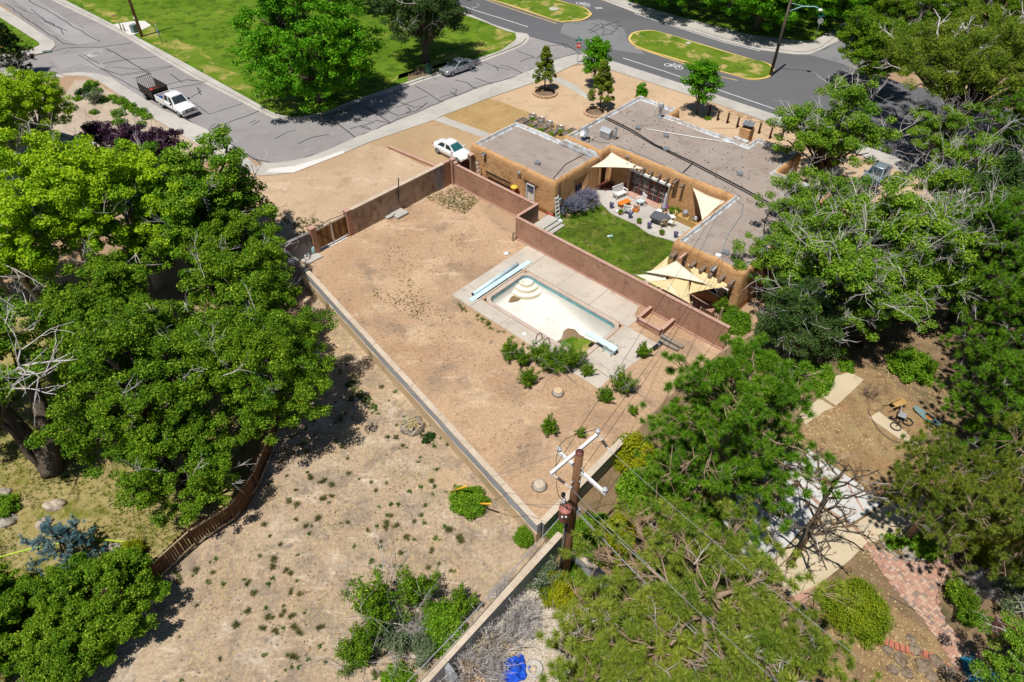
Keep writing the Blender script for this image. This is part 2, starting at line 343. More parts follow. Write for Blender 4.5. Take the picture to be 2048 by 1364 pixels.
smat('m_sail_pale', (.74, .68, .53), .85, var=.04, bump=.15); smat('m_sail_gold', (.66, .53, .29), .85, var=.05, bump=.15); smat('m_door_white', (.7, .68, .6), .5); smat('m_frame_blue', (.6, .66, .72), .5)
gmat('m_pool', (.66, .64, .58), (.74, .72, .67), (.58, .55, .47), .5, 1.1, (.56, .7), 5, .06, rough=.6, bump=.1, obj=True); smat('m_pool_riser', (.55, .47, .3), .6, var=.1); smat('m_tile_teal', (.16, .42, .47), .35, var=.25, sc=2.5); smat('m_tile_dark', (.16, .25, .26), .5, var=.3, sc=2.5)
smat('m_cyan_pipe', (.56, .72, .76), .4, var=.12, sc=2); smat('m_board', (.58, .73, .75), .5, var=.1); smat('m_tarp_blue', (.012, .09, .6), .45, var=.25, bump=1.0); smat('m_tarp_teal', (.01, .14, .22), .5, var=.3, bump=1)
smat('m_maroon', (.14, .045, .04), .5); smat('m_transformer', (.36, .13, .105), .55, var=.2); smat('m_insulator', (.62, .64, .66), .3); smat('m_hose', (.5, .75, .03), .5); smat('m_dark_hose', (.09, .075, .06), .6)
smat('m_guard', (.75, .4, .03), .5); smat('m_cable_black', (.018, .018, .02), .7); smat('m_cable_grey', (.3, .3, .31), .6); smat('m_bin_green', (.02, .09, .06), .5); smat('m_box_teal', (.16, .25, .24), .6)
smat('m_hydrant', (.72, .33, .03), .45); smat('m_screen_panel', (.11, .115, .15), .8, var=.2); smat('m_iron', (.025, .022, .022), .6); smat('m_brown_mesh', (.055, .043, .036), .8); smat('m_aqua', (.35, .6, .62), .5)
smat('m_plastic_blue', (.03, .11, .35), .4); smat('m_cutwood', (.6, .44, .25), .8, var=.12, sc=9); smat('m_limb', (.3, .22, .15), .85)
# leaves
lmat('m_leaf_cotton', [(.18, .33, .004), (.33, .52, .01), (.24, .42, .006), (.5, .66, .05)], .24)
lmat('m_leaf_elm', [(.045, .12, .003), (.11, .225, .006), (.07, .165, .004), (.3, .44, .035)], .13)
lmat('m_leaf_park', [(.04, .175, .003), (.1, .31, .006), (.065, .24, .004), (.22, .46, .02)], .14)
lmat('m_leaf_mid', [(.05, .15, .004), (.125, .265, .009), (.08, .2, .006), (.28, .43, .04)], .12)
lmat('m_leaf_olive', [(.1, .165, .012), (.18, .26, .022), (.14, .21, .016), (.24, .31, .04)], .28)
lmat('m_leaf_dark', [(.012, .04, .006), (.028, .07, .012), (.02, .055, .008), (.045, .09, .016)], .15)
lmat('m_leaf_yellow', [(.2, .24, .006), (.32, .35, .01), (.26, .3, .008), (.42, .42, .018)], .28)
lmat('m_leaf_sage', [(.065, .175, .007), (.165, .31, .016), (.11, .235, .01), (.31, .45, .06)], .14)
lmat('m_weed_dry', [(.13, .15, .045), (.2, .2, .075), (.1, .13, .035), (.28, .25, .11)], .15)
lmat('m_leaf_globe', [(.11, .18, .006), (.19, .27, .01), (.15, .22, .008), (.27, .34, .02)], .15)
lmat('m_leaf_purple', [(.03, .012, .03), (.06, .022, .055), (.045, .016, .04), (.085, .035, .075)], .15, tcol=(1.2, .8, 1.1))
lmat('m_leaf_spruce', [(.11, .22, .25), (.17, .3, .33), (.14, .26, .29), (.22, .36, .38)], .1)
lmat('m_leaf_juniper', [(.03, .085, .016), (.065, .135, .026), (.048, .11, .02), (.15, .18, .08)], .18)
lmat('m_leaf_grey', [(.11, .17, .085), (.16, .22, .11), (.2, .26, .14)], .2)
lmat('m_needle', [(.045, .14, .005), (.12, .28, .011), (.075, .2, .007), (.27, .43, .04)], .16, .5, .15)
lmat('m_needle_olive', [(.1, .165, .01), (.22, .3, .028), (.15, .225, .016), (.4, .44, .1)], .18, .5, .15)
lmat('m_needle_dead', [(.3, .17, .08), (.4, .25, .13), (.24, .13, .06)], .1, .7, .1)
lmat('m_lavender', [(.17, .17, .27), (.26, .27, .36), (.36, .37, .42), (.22, .17, .32)], .15, tcol=(1, 1, 1.1))
lmat('m_grass_blade', [(.1, .17, .02), (.2, .24, .05), (.14, .2, .03), (.3, .28, .09)], .2)
lmat('m_weed', [(.06, .15, .02), (.11, .21, .03), (.17, .25, .05)], .2)
lmat('m_litter', [(.5, .38, .18), (.42, .3, .14), (.6, .5, .3), (.3, .2, .1)], .05, tcol=(1, 1, 1))

# ================================================================== GROUND
def jit(poly, step, amp, rs):
    if not step: return [tuple(p[:2]) for p in poly]
    out = []; n = len(poly)
    for i in range(n):
        p = Vector(poly[i][:2]); q = Vector(poly[(i+1) % n][:2]); L = (q-p).length
        k = max(1, min(160, int(L/step))); nrm = Vector((-(q-p).y, (q-p).x)).normalized() if L > 1e-6 else Vector((0, 0))
        for j in range(k):
            a = p.lerp(q, j/k)
            if j or amp: a = a+nrm*rs.uniform(-amp, amp)
            out.append((a.x, a.y))
    return out
def ground(name, px, z, mat, step=0, amp=0.0, z0=None, kind='structure', world=False, label=None, parent=None, zs=0.0):
    rs = random.Random(name+str(px[0]))
    poly = [tuple(p[:2]) for p in px] if world else [tuple(at(x, y, zs)[:2]) for x, y in px]
    poly = jit(poly, step, amp, rs); mb = MB()
    area = sum(poly[i][0]*poly[(i+1) % len(poly)][1]-poly[(i+1) % len(poly)][0]*poly[i][1] for i in range(len(poly)))
    if area < 0: poly = poly[::-1]
    if z0 is None: mb.add([(x, y, z) for x, y in poly], [tuple(range(len(poly)))])
    else: mb.prism(poly, z0, z)
    o = mb.build(name, MATS[mat], parent)
    if kind: o['kind'] = kind
    if label: o['label'] = label
    return o
def strip(pts, width, z, closed=False):
    """flat ribbon along world points -> (verts, faces)"""
    pts = [Vector((p[0], p[1])) for p in pts]; vs = []; n = len(pts)
    for i, p in enumerate(pts):
        d = pts[(i+1) % n if closed else min(i+1, n-1)]-pts[(i-1) % n if closed else max(i-1, 0)]
        d = d.normalized() if d.length > 1e-9 else Vector((1, 0)); s = Vector((-d.y, d.x))*width/2
        vs += [(*(p-s), z), (*(p+s), z)]
    m = n if closed else n-1
    return vs, [(2*i, 2*((i+1) % n), 2*((i+1) % n)+1, 2*i+1) for i in range(m)]
def smooth(pts, k=4):
    """Catmull-Rom through points (any dimension)"""
    P = [Vector(p) for p in pts]; out = []
    for i in range(len(P)-1):
        p0, p1, p2, p3 = P[max(i-1, 0)], P[i], P[i+1], P[min(i+2, len(P)-1)]
        for j in range(k):
            t = j/k
            out.append(.5*((2*p1)+(p2-p0)*t+(2*p0-5*p1+4*p2-p3)*t*t+(3*p1-p0-3*p2+p3)*t**3))
    return out+[P[-1]]
def pxs(pts, z=0.0): return [at(x, y, z) for x, y in pts]

g = ground('ground', [(-700, -700), (700, -700), (700, 1600), (-700, 1600)], 0, 'm_dirt', world=True)

# streets ------------------------------------------------------------
KN = [(102, 0), (226, 60), (277, 90), (385, 154), (480, 203), (518, 223), (546, 236), (570, 241), (592, 242), (644, 233), (721, 203), (803, 177), (880, 151), (957, 126), (1018, 103), (1038, 95), (1050, 88), (1058, 78), (1056, 69), (1046, 66), (1018, 61), (962, 38), (880, 4)]   # north kerb line of the street, then the boulevard
KS = [(123, 148), (155, 145), (190, 147), (223, 156), (246, 172), (321, 218), (413, 259), (450, 282), (487, 308), (508, 320), (530, 326), (551, 327), (590, 321), (623, 313), (665, 297), (710, 276), (782, 248), (885, 205), (957, 177), (1020, 158), (1064, 140), (1123, 116), (1150, 110), (1185, 110), (1256, 133), (1437, 192), (1565, 235), (1660, 268), (2100, 425)]
street = ground('street', [(-900, -330), (-360, -330)] + KN[:17] + [(1060, 72), (1185, 110), (1150, 110)] + KS[:22][::-1] + [(-60, 160), (-60, 108), (62, 113), (98, 106), (110, 96), (112, 86), (40, 36), (-80, -52)], .006, 'm_asphalt')
bou = ground('boulevard', [(300, -230)] + KN[16:][::-1] + KS[23:] + [(2600, 600), (2600, 420)] + [(2048, 225), (1800, 165), (1690, 130), (1650, 104), (1676, 81), (1730, 40), (1640, 98), (1617, 108), (1590, 108), (1520, 99), (1449, 82), (1333, 45), (1269, 24), (1180, -8), (760, -140)], .004, 'm_boulevard')
ground('side_street', [(1612, 108), (1652, 99), (1676, 81), (1760, 12), (1900, -60), (2100, -60), (1790, 120), (1730, 140)], .008, 'm_boulevard_side')
ground('intersection_pavement', [(1128, 46), (1166, 43), (1200, 38), (1250, 58), (1256, 78), (1290, 110), (1230, 100), (1180, 84), (1120, 66)], .008, 'm_boulevard_side', 2, .25)
ground('pavement_patch', [(12, -14), (70, -4), (200, 82), (152, 90), (128, 78)], .010, 'm_asphalt_patch')
ground('pavement_patch', [(98, 114), (158, 107), (190, 98), (206, 97), (206, 110), (170, 118), (212, 132), (200, 140), (160, 128), (122, 140)], .010, 'm_asphalt_patch')
# gutters, kerbs and pavements
def band(name, inner, outer, z, mat): return ground(name, list(inner)+list(outer)[::-1], z, mat, z0=0)
KNo = [(128, 0), (228, 51), (277, 77), (344, 113), (436, 164), (500, 200), (522, 213), (544, 226), (570, 233), (597, 235), (644, 226), (720, 198), (792, 173), (859, 150), (959, 117), (1000, 103), (1019, 90), (1030, 82), (1032, 74), (1026, 64), (1000, 55), (962, 43), (880, 14)]
def offs(pts, d):
    P = [Vector(p[:2]) for p in pts]; o = []
    for i, p in enumerate(P):
        t = (P[min(i+1, len(P)-1)]-P[max(i-1, 0)]).normalized(); o.append(p+Vector((-t.y, t.x))*d)
    return o
kn_w = [at(x, y) for x, y in smooth(KN, 3)]
gut = offs(kn_w, .45); kerb = offs(kn_w, .62)
lawn_edge = [at(x, y) for x, y in smooth(KNo, 3)]
ground('gutter', [p[:2] for p in kn_w]+[tuple(p) for p in gut[::-1]], .014, 'm_concrete', world=True)
kb = ground('kerb', [tuple(p) for p in gut]+[tuple(p) for p in kerb[::-1]], .15, 'm_concrete', z0=0, world=True)
lawn = ground('park_lawn', [p[:2] for p in lawn_edge]+[at(780, -40)[:2], at(640, -300)[:2], at(-300, -330)[:2], at(-100, -120)[:2]], .125, 'm_lawn', z0=0, world=True)
ground('park_verge', [tuple(p) for p in offs(kn_w, .60)[:52]]+[p[:2] for p in lawn_edge[:52]][::-1], .12, 'm_concrete', world=True, z0=0)
ground('corner_pavement', [tuple(p) for p in offs(kn_w, .60)[45:]]+[p[:2] for p in lawn_edge[45:]][::-1], .131, 'm_concrete', world=True, z0=0)
# worn edge of the lawn
ground('worn_grass', [(140, -2), (200, 30), (270, 68), (345, 108), (436, 158), (520, 206), (560, 225), (600, 230), (640, 222), (600, 205), (520, 182), (440, 130), (400, 98), (330, 70), (270, 45), (190, 8)], .135, 'm_lawn_worn', 1.2, .6)
ground('worn_grass', [(775, 178), (800, 150), (850, 140), (880, 138), (960, 112), (1005, 97), (1024, 84), (1025, 70), (985, 52), (960, 60), (955, 90), (870, 112), (840, 130), (790, 160)], .135, 'm_lawn_worn', 1.2, .5)
ground('bare_soil', [(812, 163), (830, 140), (862, 136), (880, 141), (858, 150)], .139, 'm_dirt_dark', .8, .3)
ground('utility_pad', [(228, 51), (262, 45), (290, 44), (303, 53), (285, 62), (268, 70), (262, 74)], .17, 'm_concrete_new', z0=0)
KSo = [(130, 152), (160, 152), (180, 155), (198, 163), (215, 174), (310, 239), (405, 295), (440, 318), (480, 345)]
band('pavement', KS[:9]+[(512, 334)], KSo[:8]+[(462, 330), (520, 352)], .06, 'm_concrete')
KSo2 = [(520, 352), (550, 350), (590, 345), (640, 325), (690, 306), (738, 285), (869, 240), (885, 232), (977, 197), (1020, 182), (1090, 158), (1143, 132), (1155, 128), (1180, 128), (1250, 149), (1430, 207), (1560, 253), (1660, 290), (2100, 455)]
band('pavement', [(512, 334)]+KS[10:], KSo2, .06, 'm_concrete')
band('pavement_apron', [(540, 338), (590, 333), (640, 318), (686, 302)], [(533, 346), (588, 346), (640, 326), (689, 307)], .072, 'm_concrete_new')
ground('verge_grass', [(402, 277), (470, 320), (474, 323), (400, 282)], .066, 'm_lawn_worn', .6, .06)
# left corner block
ground('pavement', [(-120, -62), (40, 38), (108, 84), (112, 92), (100, 104), (62, 112), (-60, 120), (-60, 100), (-120, 40)], .1, 'm_concrete', z0=0)
ground('corner_lawn', [(-120, -30), (0, 36), (78, 86), (80, 91), (58, 102), (0, 111), (-60, 112), (-120, 60)], .13, 'm_lawn', z0=0)
ground('pavement', [(-60, 147), (40, 143), (123, 150), (130, 156), (40, 152), (-60, 158)], .06, 'm_concrete', z0=0)
# medians
M1 = [(880, -30), (960, -4), (1000, 6), (1110, 42), (1136, 44), (1164, 42), (1180, 34), (1183, 28), (1170, 17), (1154, 12), (1110, 0), (1000, -32), (900, -60)]
M2 = [(1256, 78), (1262, 69), (1275, 64), (1303, 62), (1333, 69), (1410, 92), (1500, 119), (1527, 125), (1543, 133), (1548, 142), (1540, 155), (1520, 160), (1498, 160), (1470, 152), (1385, 130), (1346, 119), (1282, 98), (1262, 88)]
for Mx, nm in ((M1, 'median'), (M2, 'median')):
    c = [at(x, y) for x, y in smooth(Mx+[Mx[0]], 3)[:-1]]
    cc = sum((Vector(p) for p in c), Vector())/len(c)
    inn = [(p[0]+(cc[0]-p[0])*.16/max(.1, (cc-p).length)*2, p[1]+(cc[1]-p[1])*.16/max(.1, (cc-p).length)*2) for p in c]
    ground('median_kerb', [p[:2] for p in c], .13, 'm_paint_yellow', z0=0, world=True)
    ground(nm, inn, .15, 'm_median', z0=0, world=True)
ground('median_cover', [(1097, 19), (1103, 16), (1115, 17), (1119, 20), (1112, 23), (1102, 23)], .16, 'm_concrete')
ground('median_cover', [(1370, 88), (1376, 85), (1383, 87), (1377, 91)], .16, 'm_concrete')
# boulevard far side
ground('pavement', [(700, -145), (1180, -12), (1269, 20), (1333, 41), (1449, 78), (1520, 95), (1590, 104), (1617, 104), (1640, 96), (1690, 60), (1740, 18), (1700, 40), (1650, 68), (1627, 84), (1592, 82), (1500, 71), (1385, 42), (1267, 8), (1190, -24), (760, -155)], .12, 'm_concrete', z0=0)
ground('far_lawn', [(760, -156), (1190, -25), (1267, 7), (1385, 41), (1500, 70), (1592, 81), (1627, 83), (1650, 67), (1740, 10), (1860, -80), (2000, -330), (300, -330)], .13, 'm_lawn', z0=0)
ground('gutter', [(700, -148), (1180, -10), (1269, 25), (1333, 46), (1449, 83), (1520, 100), (1590, 109), (1617, 109), (1642, 99), (1678, 81), (1692, 62), (1640, 90), (1590, 98), (1520, 90), (1333, 36), (1180, -16)], .012, 'm_concrete')
# neighbour lots, yards
ground('pale_soil', [(868, 948), (890, 938), (915, 940), (925, 955), (940, 965), (930, 985), (905, 980), (885, 972), (872, 962)], .012, 'm_lot', .5, .25)
ground('bare_lot', [(455, 335), (520, 354), (590, 346), (640, 326), (690, 307), (738, 286), (777, 296), (850, 333), (905, 327), (912, 372), (700, 470), (634, 502), (565, 520), (520, 540), (500, 470), (520, 420), (470, 360)], .004, 'm_lot')
ground('front_yard', [(885, 233), (977, 198), (1090, 159), (1143, 133), (1180, 129), (1250, 150), (1430, 208), (1560, 254), (1700, 300), (2048, 440), (2048, 560), (1700, 520), (1600, 420), (1560, 330), (1400, 300), (1190, 330), (960, 290)], .004, 'm_sand')
ground('gravel_yard', [(887, 231), (977, 197), (1005, 205), (1072, 231), (1151, 262), (1190, 290), (1120, 310), (1010, 262), (968, 268), (905, 240)], .012, 'm_orange_gravel', 1.0, .1)
ground('garden_path', [(868, 240), (885, 233), (975, 265), (985, 275), (962, 274)], .016, 'm_concrete')
ground('driveway', [(740, 285), (869, 240), (962, 274), (940, 300), (912, 320), (862, 335), (778, 296)], .008, 'm_drive_gravel', 1.0, .08)
ground('garden_path', [(1103, 151), (1120, 156), (1150, 169), (1172, 186), (1184, 200), (1170, 196), (1140, 178), (1108, 163), (1090, 160)], .012, 'm_concrete')
ground('rock_garden', [(150, 160), (185, 160), (210, 176), (310, 241), (402, 296), (430, 318), (370, 330), (200, 300), (20, 240), (-40, 200), (60, 190), (130, 190)], .006, 'm_xeri', 1.0, .15)
ground('pool_yard', [(700, 470), (912, 372), (1036, 478), (1272, 606), (1450, 700), (1330, 800), (1225, 905), (1080, 1050), (608, 560), (634, 500)], .004, 'm_yard')
ground('field', [(608, 562), (1080, 1062), (1100, 1090), (985, 1200), (820, 1400), (-20, 1400), (100, 1290), (275, 1150), (490, 1022), (545, 870), (600, 700)], .004, 'm_field')
ground('dry_lawn', [(-160, 560), (120, 620), (560, 760), (545, 868), (490, 1020), (275, 1148), (100, 1290), (-20, 1400), (-300, 1460), (-300, 640)], .008, 'm_dry_grass', 1.0, .1)
ground('gravel_path', [(1085, 1140), (1115, 1180), (1135, 1220), (1150, 1300), (1190, 1420), (880, 1420), (985, 1220), (1040, 1165)], .008, 'm_pale_gravel', .7, .12)
ground('garden_bed', [(1225, 915), (1330, 800), (1440, 705), (1560, 640), (1700, 560), (2048, 470), (2500, 600), (2500, 1500), (1190, 1500), (1140, 1220), (1095, 1100), (1085, 1070)], .006, 'm_duff')
ground('needle_bed', [(1610, 830), (1700, 735), (1760, 742), (1990, 930), (1900, 960), (1800, 960), (1740, 985), (1640, 905), (1560, 870)], .012, 'm_mulch', .8, .15)
ground('mulch_bed', [(1740, 1265), (1790, 1210), (1850, 1260), (1890, 1290), (1960, 1420), (1640, 1420), (1600, 1300), (1680, 1250)], .012, 'm_mulch', .8, .12)
# yellow leaf litter in the garden, damp stain by the deck
def tar(lines, width, name, mat, z, parent):
    mb = MB(); rs = random.Random(5)
    for ln in lines:
        pts = [at(x, y) for x, y in ln]; out = []
        for i in range(len(pts)-1):
            L = (pts[i+1]-pts[i]).length; k = max(1, int(L/1.1))
            for j in range(k):
                p = pts[i].lerp(pts[i+1], j/k)
                out.append(p+(Vector((rs.uniform(-.14, .14), rs.uniform(-.14, .14), 0)) if j or i else Vector()))
        out.append(pts[-1])
        vs, fs = strip(out, width*rs.uniform(.75, 1.3), z); mb.add(vs, fs)
    o = mb.build(name, MATS[mat], parent); o['kind'] = 'stuff'; return o
tar([[(10, 8), (60, 42), (95, 66), (128, 88), (155, 90)], [(48, -5), (100, 24), (140, 48), (170, 68), (200, 83)], [(30, 12), (70, 30), (110, 50)], [(62, 18), (90, 40), (120, 58), (128, 70)], [(88, 42), (112, 54), (135, 62)], [(66, 112), (136, 96), (205, 94), (262, 86)],
     [(156, 110), (192, 132), (236, 157), (300, 195), (330, 210)], [(162, 108), (198, 128)], [(200, 137), (240, 150), (300, 140)], [(212, 97), (250, 116), (298, 147)], [(206, 127), (250, 120), (313, 113)], [(225, 134), (285, 140), (345, 132)], [(240, 152), (290, 145), (345, 133)],
     [(330, 170), (375, 160), (408, 163)], [(340, 178), (385, 170), (425, 160), (440, 168)], [(340, 148), (365, 165)], [(382, 195), (400, 183), (396, 175), (402, 190)], [(385, 205), (420, 228), (486, 207)], [(415, 260), (470, 240), (518, 222)], [(375, 240), (430, 270), (488, 307), (520, 324)],
     [(505, 318), (551, 328), (600, 320), (660, 300), (712, 275), (780, 246), (830, 225), (890, 200), (960, 172), (1020, 156)], [(595, 288), (625, 275), (658, 269)], [(550, 278), (570, 265), (592, 260)], [(660, 233), (675, 247), (695, 264), (710, 275)], [(675, 244), (720, 236), (755, 226)],
     [(700, 258), (720, 252), (742, 260), (735, 254), (725, 253)], [(720, 252), (745, 247), (755, 240), (782, 247)], [(730, 214), (755, 228), (780, 245)], [(770, 216), (795, 232), (830, 222), (855, 205)], [(790, 216), (855, 192)], [(830, 172), (860, 190), (880, 203), (895, 203)], [(880, 195), (912, 186), (915, 178), (905, 177)],
     [(900, 183), (920, 196)], [(910, 160), (935, 166), (957, 180)], [(950, 156), (985, 168)], [(968, 124), (990, 133), (1020, 140)], [(988, 130), (998, 142)], [(1000, 130), (1030, 138), (1045, 147)], [(1033, 101), (1064, 112), (1075, 118), (1100, 92), (1128, 90), (1133, 96)], [(1060, 72), (1105, 84), (1130, 88), (1162, 108)],
     [(1000, 165), (1063, 140), (1120, 118)], [(1041, 123), (1068, 114)], [(1070, 130), (1105, 118), (1160, 106)], [(500, 246), (512, 240)], [(420, 255), (430, 247)], [(640, 232), (700, 220)], [(505, 250), (520, 241)], [(800, 205), (830, 214), (845, 212)], [(815, 215), (820, 222), (812, 226)]], .11, 'crack_sealant', 'm_tar', .018, street)
tar([[(1180, 66), (1215, 50), (1240, 42)], [(1190, 52), (1230, 64)], [(1175, 58), (1200, 70), (1225, 66)], [(1200, 44), (1210, 62), (1205, 72)], [(1215, 44), (1235, 58)], [(1185, 48), (1245, 52)], [(1178, 62), (1198, 48)], [(1220, 70), (1238, 50)]], .1, 'crack_sealant', 'm_tar', .016, bou)
def line(px, width, mat, z, name, parent):
    mb = MB(); vs, fs = strip([at(x, y) for x, y in px], width, z); mb.add(vs, fs); return mb.build(name, MATS[mat], parent)
line([(880, -4), (960, 24), (1000, 36), (1056, 54)], .14, 'm_paint_white', .012, 'lane_line', bou)
line([(1246, 116), (1330, 143), (1437, 180), (1520, 208), (1600, 236), (1700, 272), (2060, 408)], .14, 'm_paint_white', .012, 'lane_line', bou)
line([(940, -12), (1000, 10), (1060, 30), (1113, 47)], .14, 'm_paint_yellow', .012, 'centre_line', bou)
line([(1270, 95), (1310, 108), (1350, 122), (1400, 138)], .14, 'm_paint_yellow', .012, 'centre_line', bou)
line([(1440, 153), (1475, 161)], .14, 'm_paint_yellow', .012, 'centre_line', bou)
line([(1269, 27), (1333, 48), (1449, 85), (1520, 102)], .14, 'm_paint_white', .012, 'lane_line', bou)
# painted bicycle and arrows in the bike lane
def bike_mark(px, py, rz, s):
    c = at(px, py); mb = MB()
    def L(p): q = Matrix.Rotation(rz, 2) @ Vector(p)*s; return (c.x+q.x, c.y+q.y)
    for cx in (-.75, .75):
        vs, fs = strip([L((cx+.48*math.cos(k*math.pi/6), .48*math.sin(k*math.pi/6))) for k in range(12)], .11*s, .014, True); mb.add(vs, fs)
    for ln in ([(-.75, 0), (-.2, .75), (.55, .75), (.75, 0)], [(-.75, 0), (0, 0), (.55, .75)], [(0, 0), (-.3, .95)], [(.55, .75), (.45, 1.0), (.7, 1.0)], [(-.5, .95), (-.12, .95)]):
        vs, fs = strip([L(p) for p in ln], .11*s, .015); mb.add(vs, fs)
    mb.build('bicycle_marking', MATS['m_paint_white'], bou)
    mb = MB()
    for ln in ([(2.2, .1), (2.9, .9)], [(2.5, -.1), (3.2, .7)]):
        vs, fs = strip([L(p) for p in ln], .18*s, .014); mb.add(vs, fs)
    mb.build('arrow_marking', MATS['m_paint_white'], bou)
bike_mark(1347, 133, math.atan2(*(at(1372, 140)-at(1330, 129)).yx), 1.0)
bike_mark(1166, 9, math.atan2(*(at(1200, 20)-at(1160, 8)).yx), 1.0)

# ================================================================== VEGETATION KIT
def unit(rs, n):
    v = rs.normal(size=(n, 3)); return v/np.linalg.norm(v, axis=1, keepdims=True)
def np_mesh(name, co, nper, mat):
    n = len(co)//nper; me = bpy.data.meshes.new(name)
    me.vertices.add(len(co)); me.vertices.foreach_set('co', co.astype(np.float32).ravel())
    me.loops.add(len(co)); me.loops.foreach_set('vertex_index', np.arange(len(co), dtype=np.int32))
    me.polygons.add(n); me.polygons.foreach_set('loop_start', np.arange(0, len(co), nper, dtype=np.int32))
    me.materials.append(mat); me.update(calc_edges=True); return me
def leaves(name, P, N, S, asp, mat, rs):
    n = len(P); t = np.cross(N, unit(rs, n)); t /= np.linalg.norm(t, axis=1, keepdims=True)+1e-9
    b = np.cross(N, t); S = S[:, None]
    co = np.stack([P-t*S, P-b*S*asp-t*S*.1, P+t*S, P+b*S*asp-t*S*.1], 1).reshape(-1, 3)
    return np_mesh(name, co, 4, mat)
def needles(name, P, D, k, L, wd, mat, rs, spread=.85):
    n = len(P); P = np.repeat(P, k, 0); D = np.repeat(D, k, 0)
    d = D*(1-spread*.35)+unit(rs, n*k)*spread; d /= np.linalg.norm(d, axis=1, keepdims=True)
    s = np.cross(d, unit(rs, n*k)); s /= np.linalg.norm(s, axis=1, keepdims=True)+1e-9
    l = L*rs.uniform(.7, 1.15, (n*k, 1)); P = P+unit(rs, n*k)*.03
    co = np.stack([P-s*wd, P+s*wd, P+d*l], 1).reshape(-1, 3)
    return np_mesh(name, co, 3, mat)
def clump_leaves(rs, C, Rr, n, size, flat=.75, up=.55):
    wgt = Rr**2; idx = rs.choice(len(C), n, p=wgt/wgt.sum()); u = unit(rs, n)
    rad = Rr[idx]*rs.uniform(0, 1, n)**.42
    off = u*rad[:, None]; off[:, 2] *= flat
    N = u*.5+np.array([0, 0, up])+rs.normal(size=(n, 3))*.5; N /= np.linalg.norm(N, axis=1, keepdims=True)
    return C[idx]+off, N, size*rs.uniform(.65, 1.3, n)
def lobes(rs, c, dim, n, fill=(.5, .85), zlo=-.55):
    out = []
    while len(out) < n:
        v = unit(rs, 1)[0]
        if v[2] < zlo: continue
        p = v*rs.uniform(*fill)
        if all(np.linalg.norm(p-q) > 1.15/n**.42 for q in out) or rs.uniform() < .04: out.append(p)
    return np.array(c)+np.array(out)*np.array(dim)
def limb(mb, rs, p, q, r0, r1, sag=.12, k=4, n=5, mi=0):
    p = np.array(p, float); q = np.array(q, float); L = np.linalg.norm(q-p); pts = []
    for i in range(k+1):
        t = i/k; a = p+(q-p)*t+rs.normal(size=3)*L*.035*math.sin(math.pi*t); a[2] += sag*L*math.sin(math.pi*t)*(.6-t*.2); pts.append(a)
    mb.tube(pts, [r0+(r1-r0)*(i/k)**.8 for i in range(k+1)], n, mi); return pts
def spray(mb, rs, p, d, L, r, depth, n=3, up=.15, fork=3, wob=.5):
    d = np.array(d, float); d /= np.linalg.norm(d)+1e-9
    pts = [np.array(p, float)]
    for i in range(3):
        d = d+rs.normal(size=3)*wob*.3; d[2] += up*.15; d /= np.linalg.norm(d); pts.append(pts[-1]+d*L/3)
    mb.tube(pts, [r, r*.85, r*.7, r*.5], n, 0, False, False)
    if depth:
        for j in range(fork):
            q = pts[rs.integers(1, 4)]; nd = d*.75+rs.normal(size=3)*wob
            spray(mb, rs, q, nd, L*rs.uniform(.5, .75), r*.55, depth-1, n, up, fork, wob)
PROTO = {}
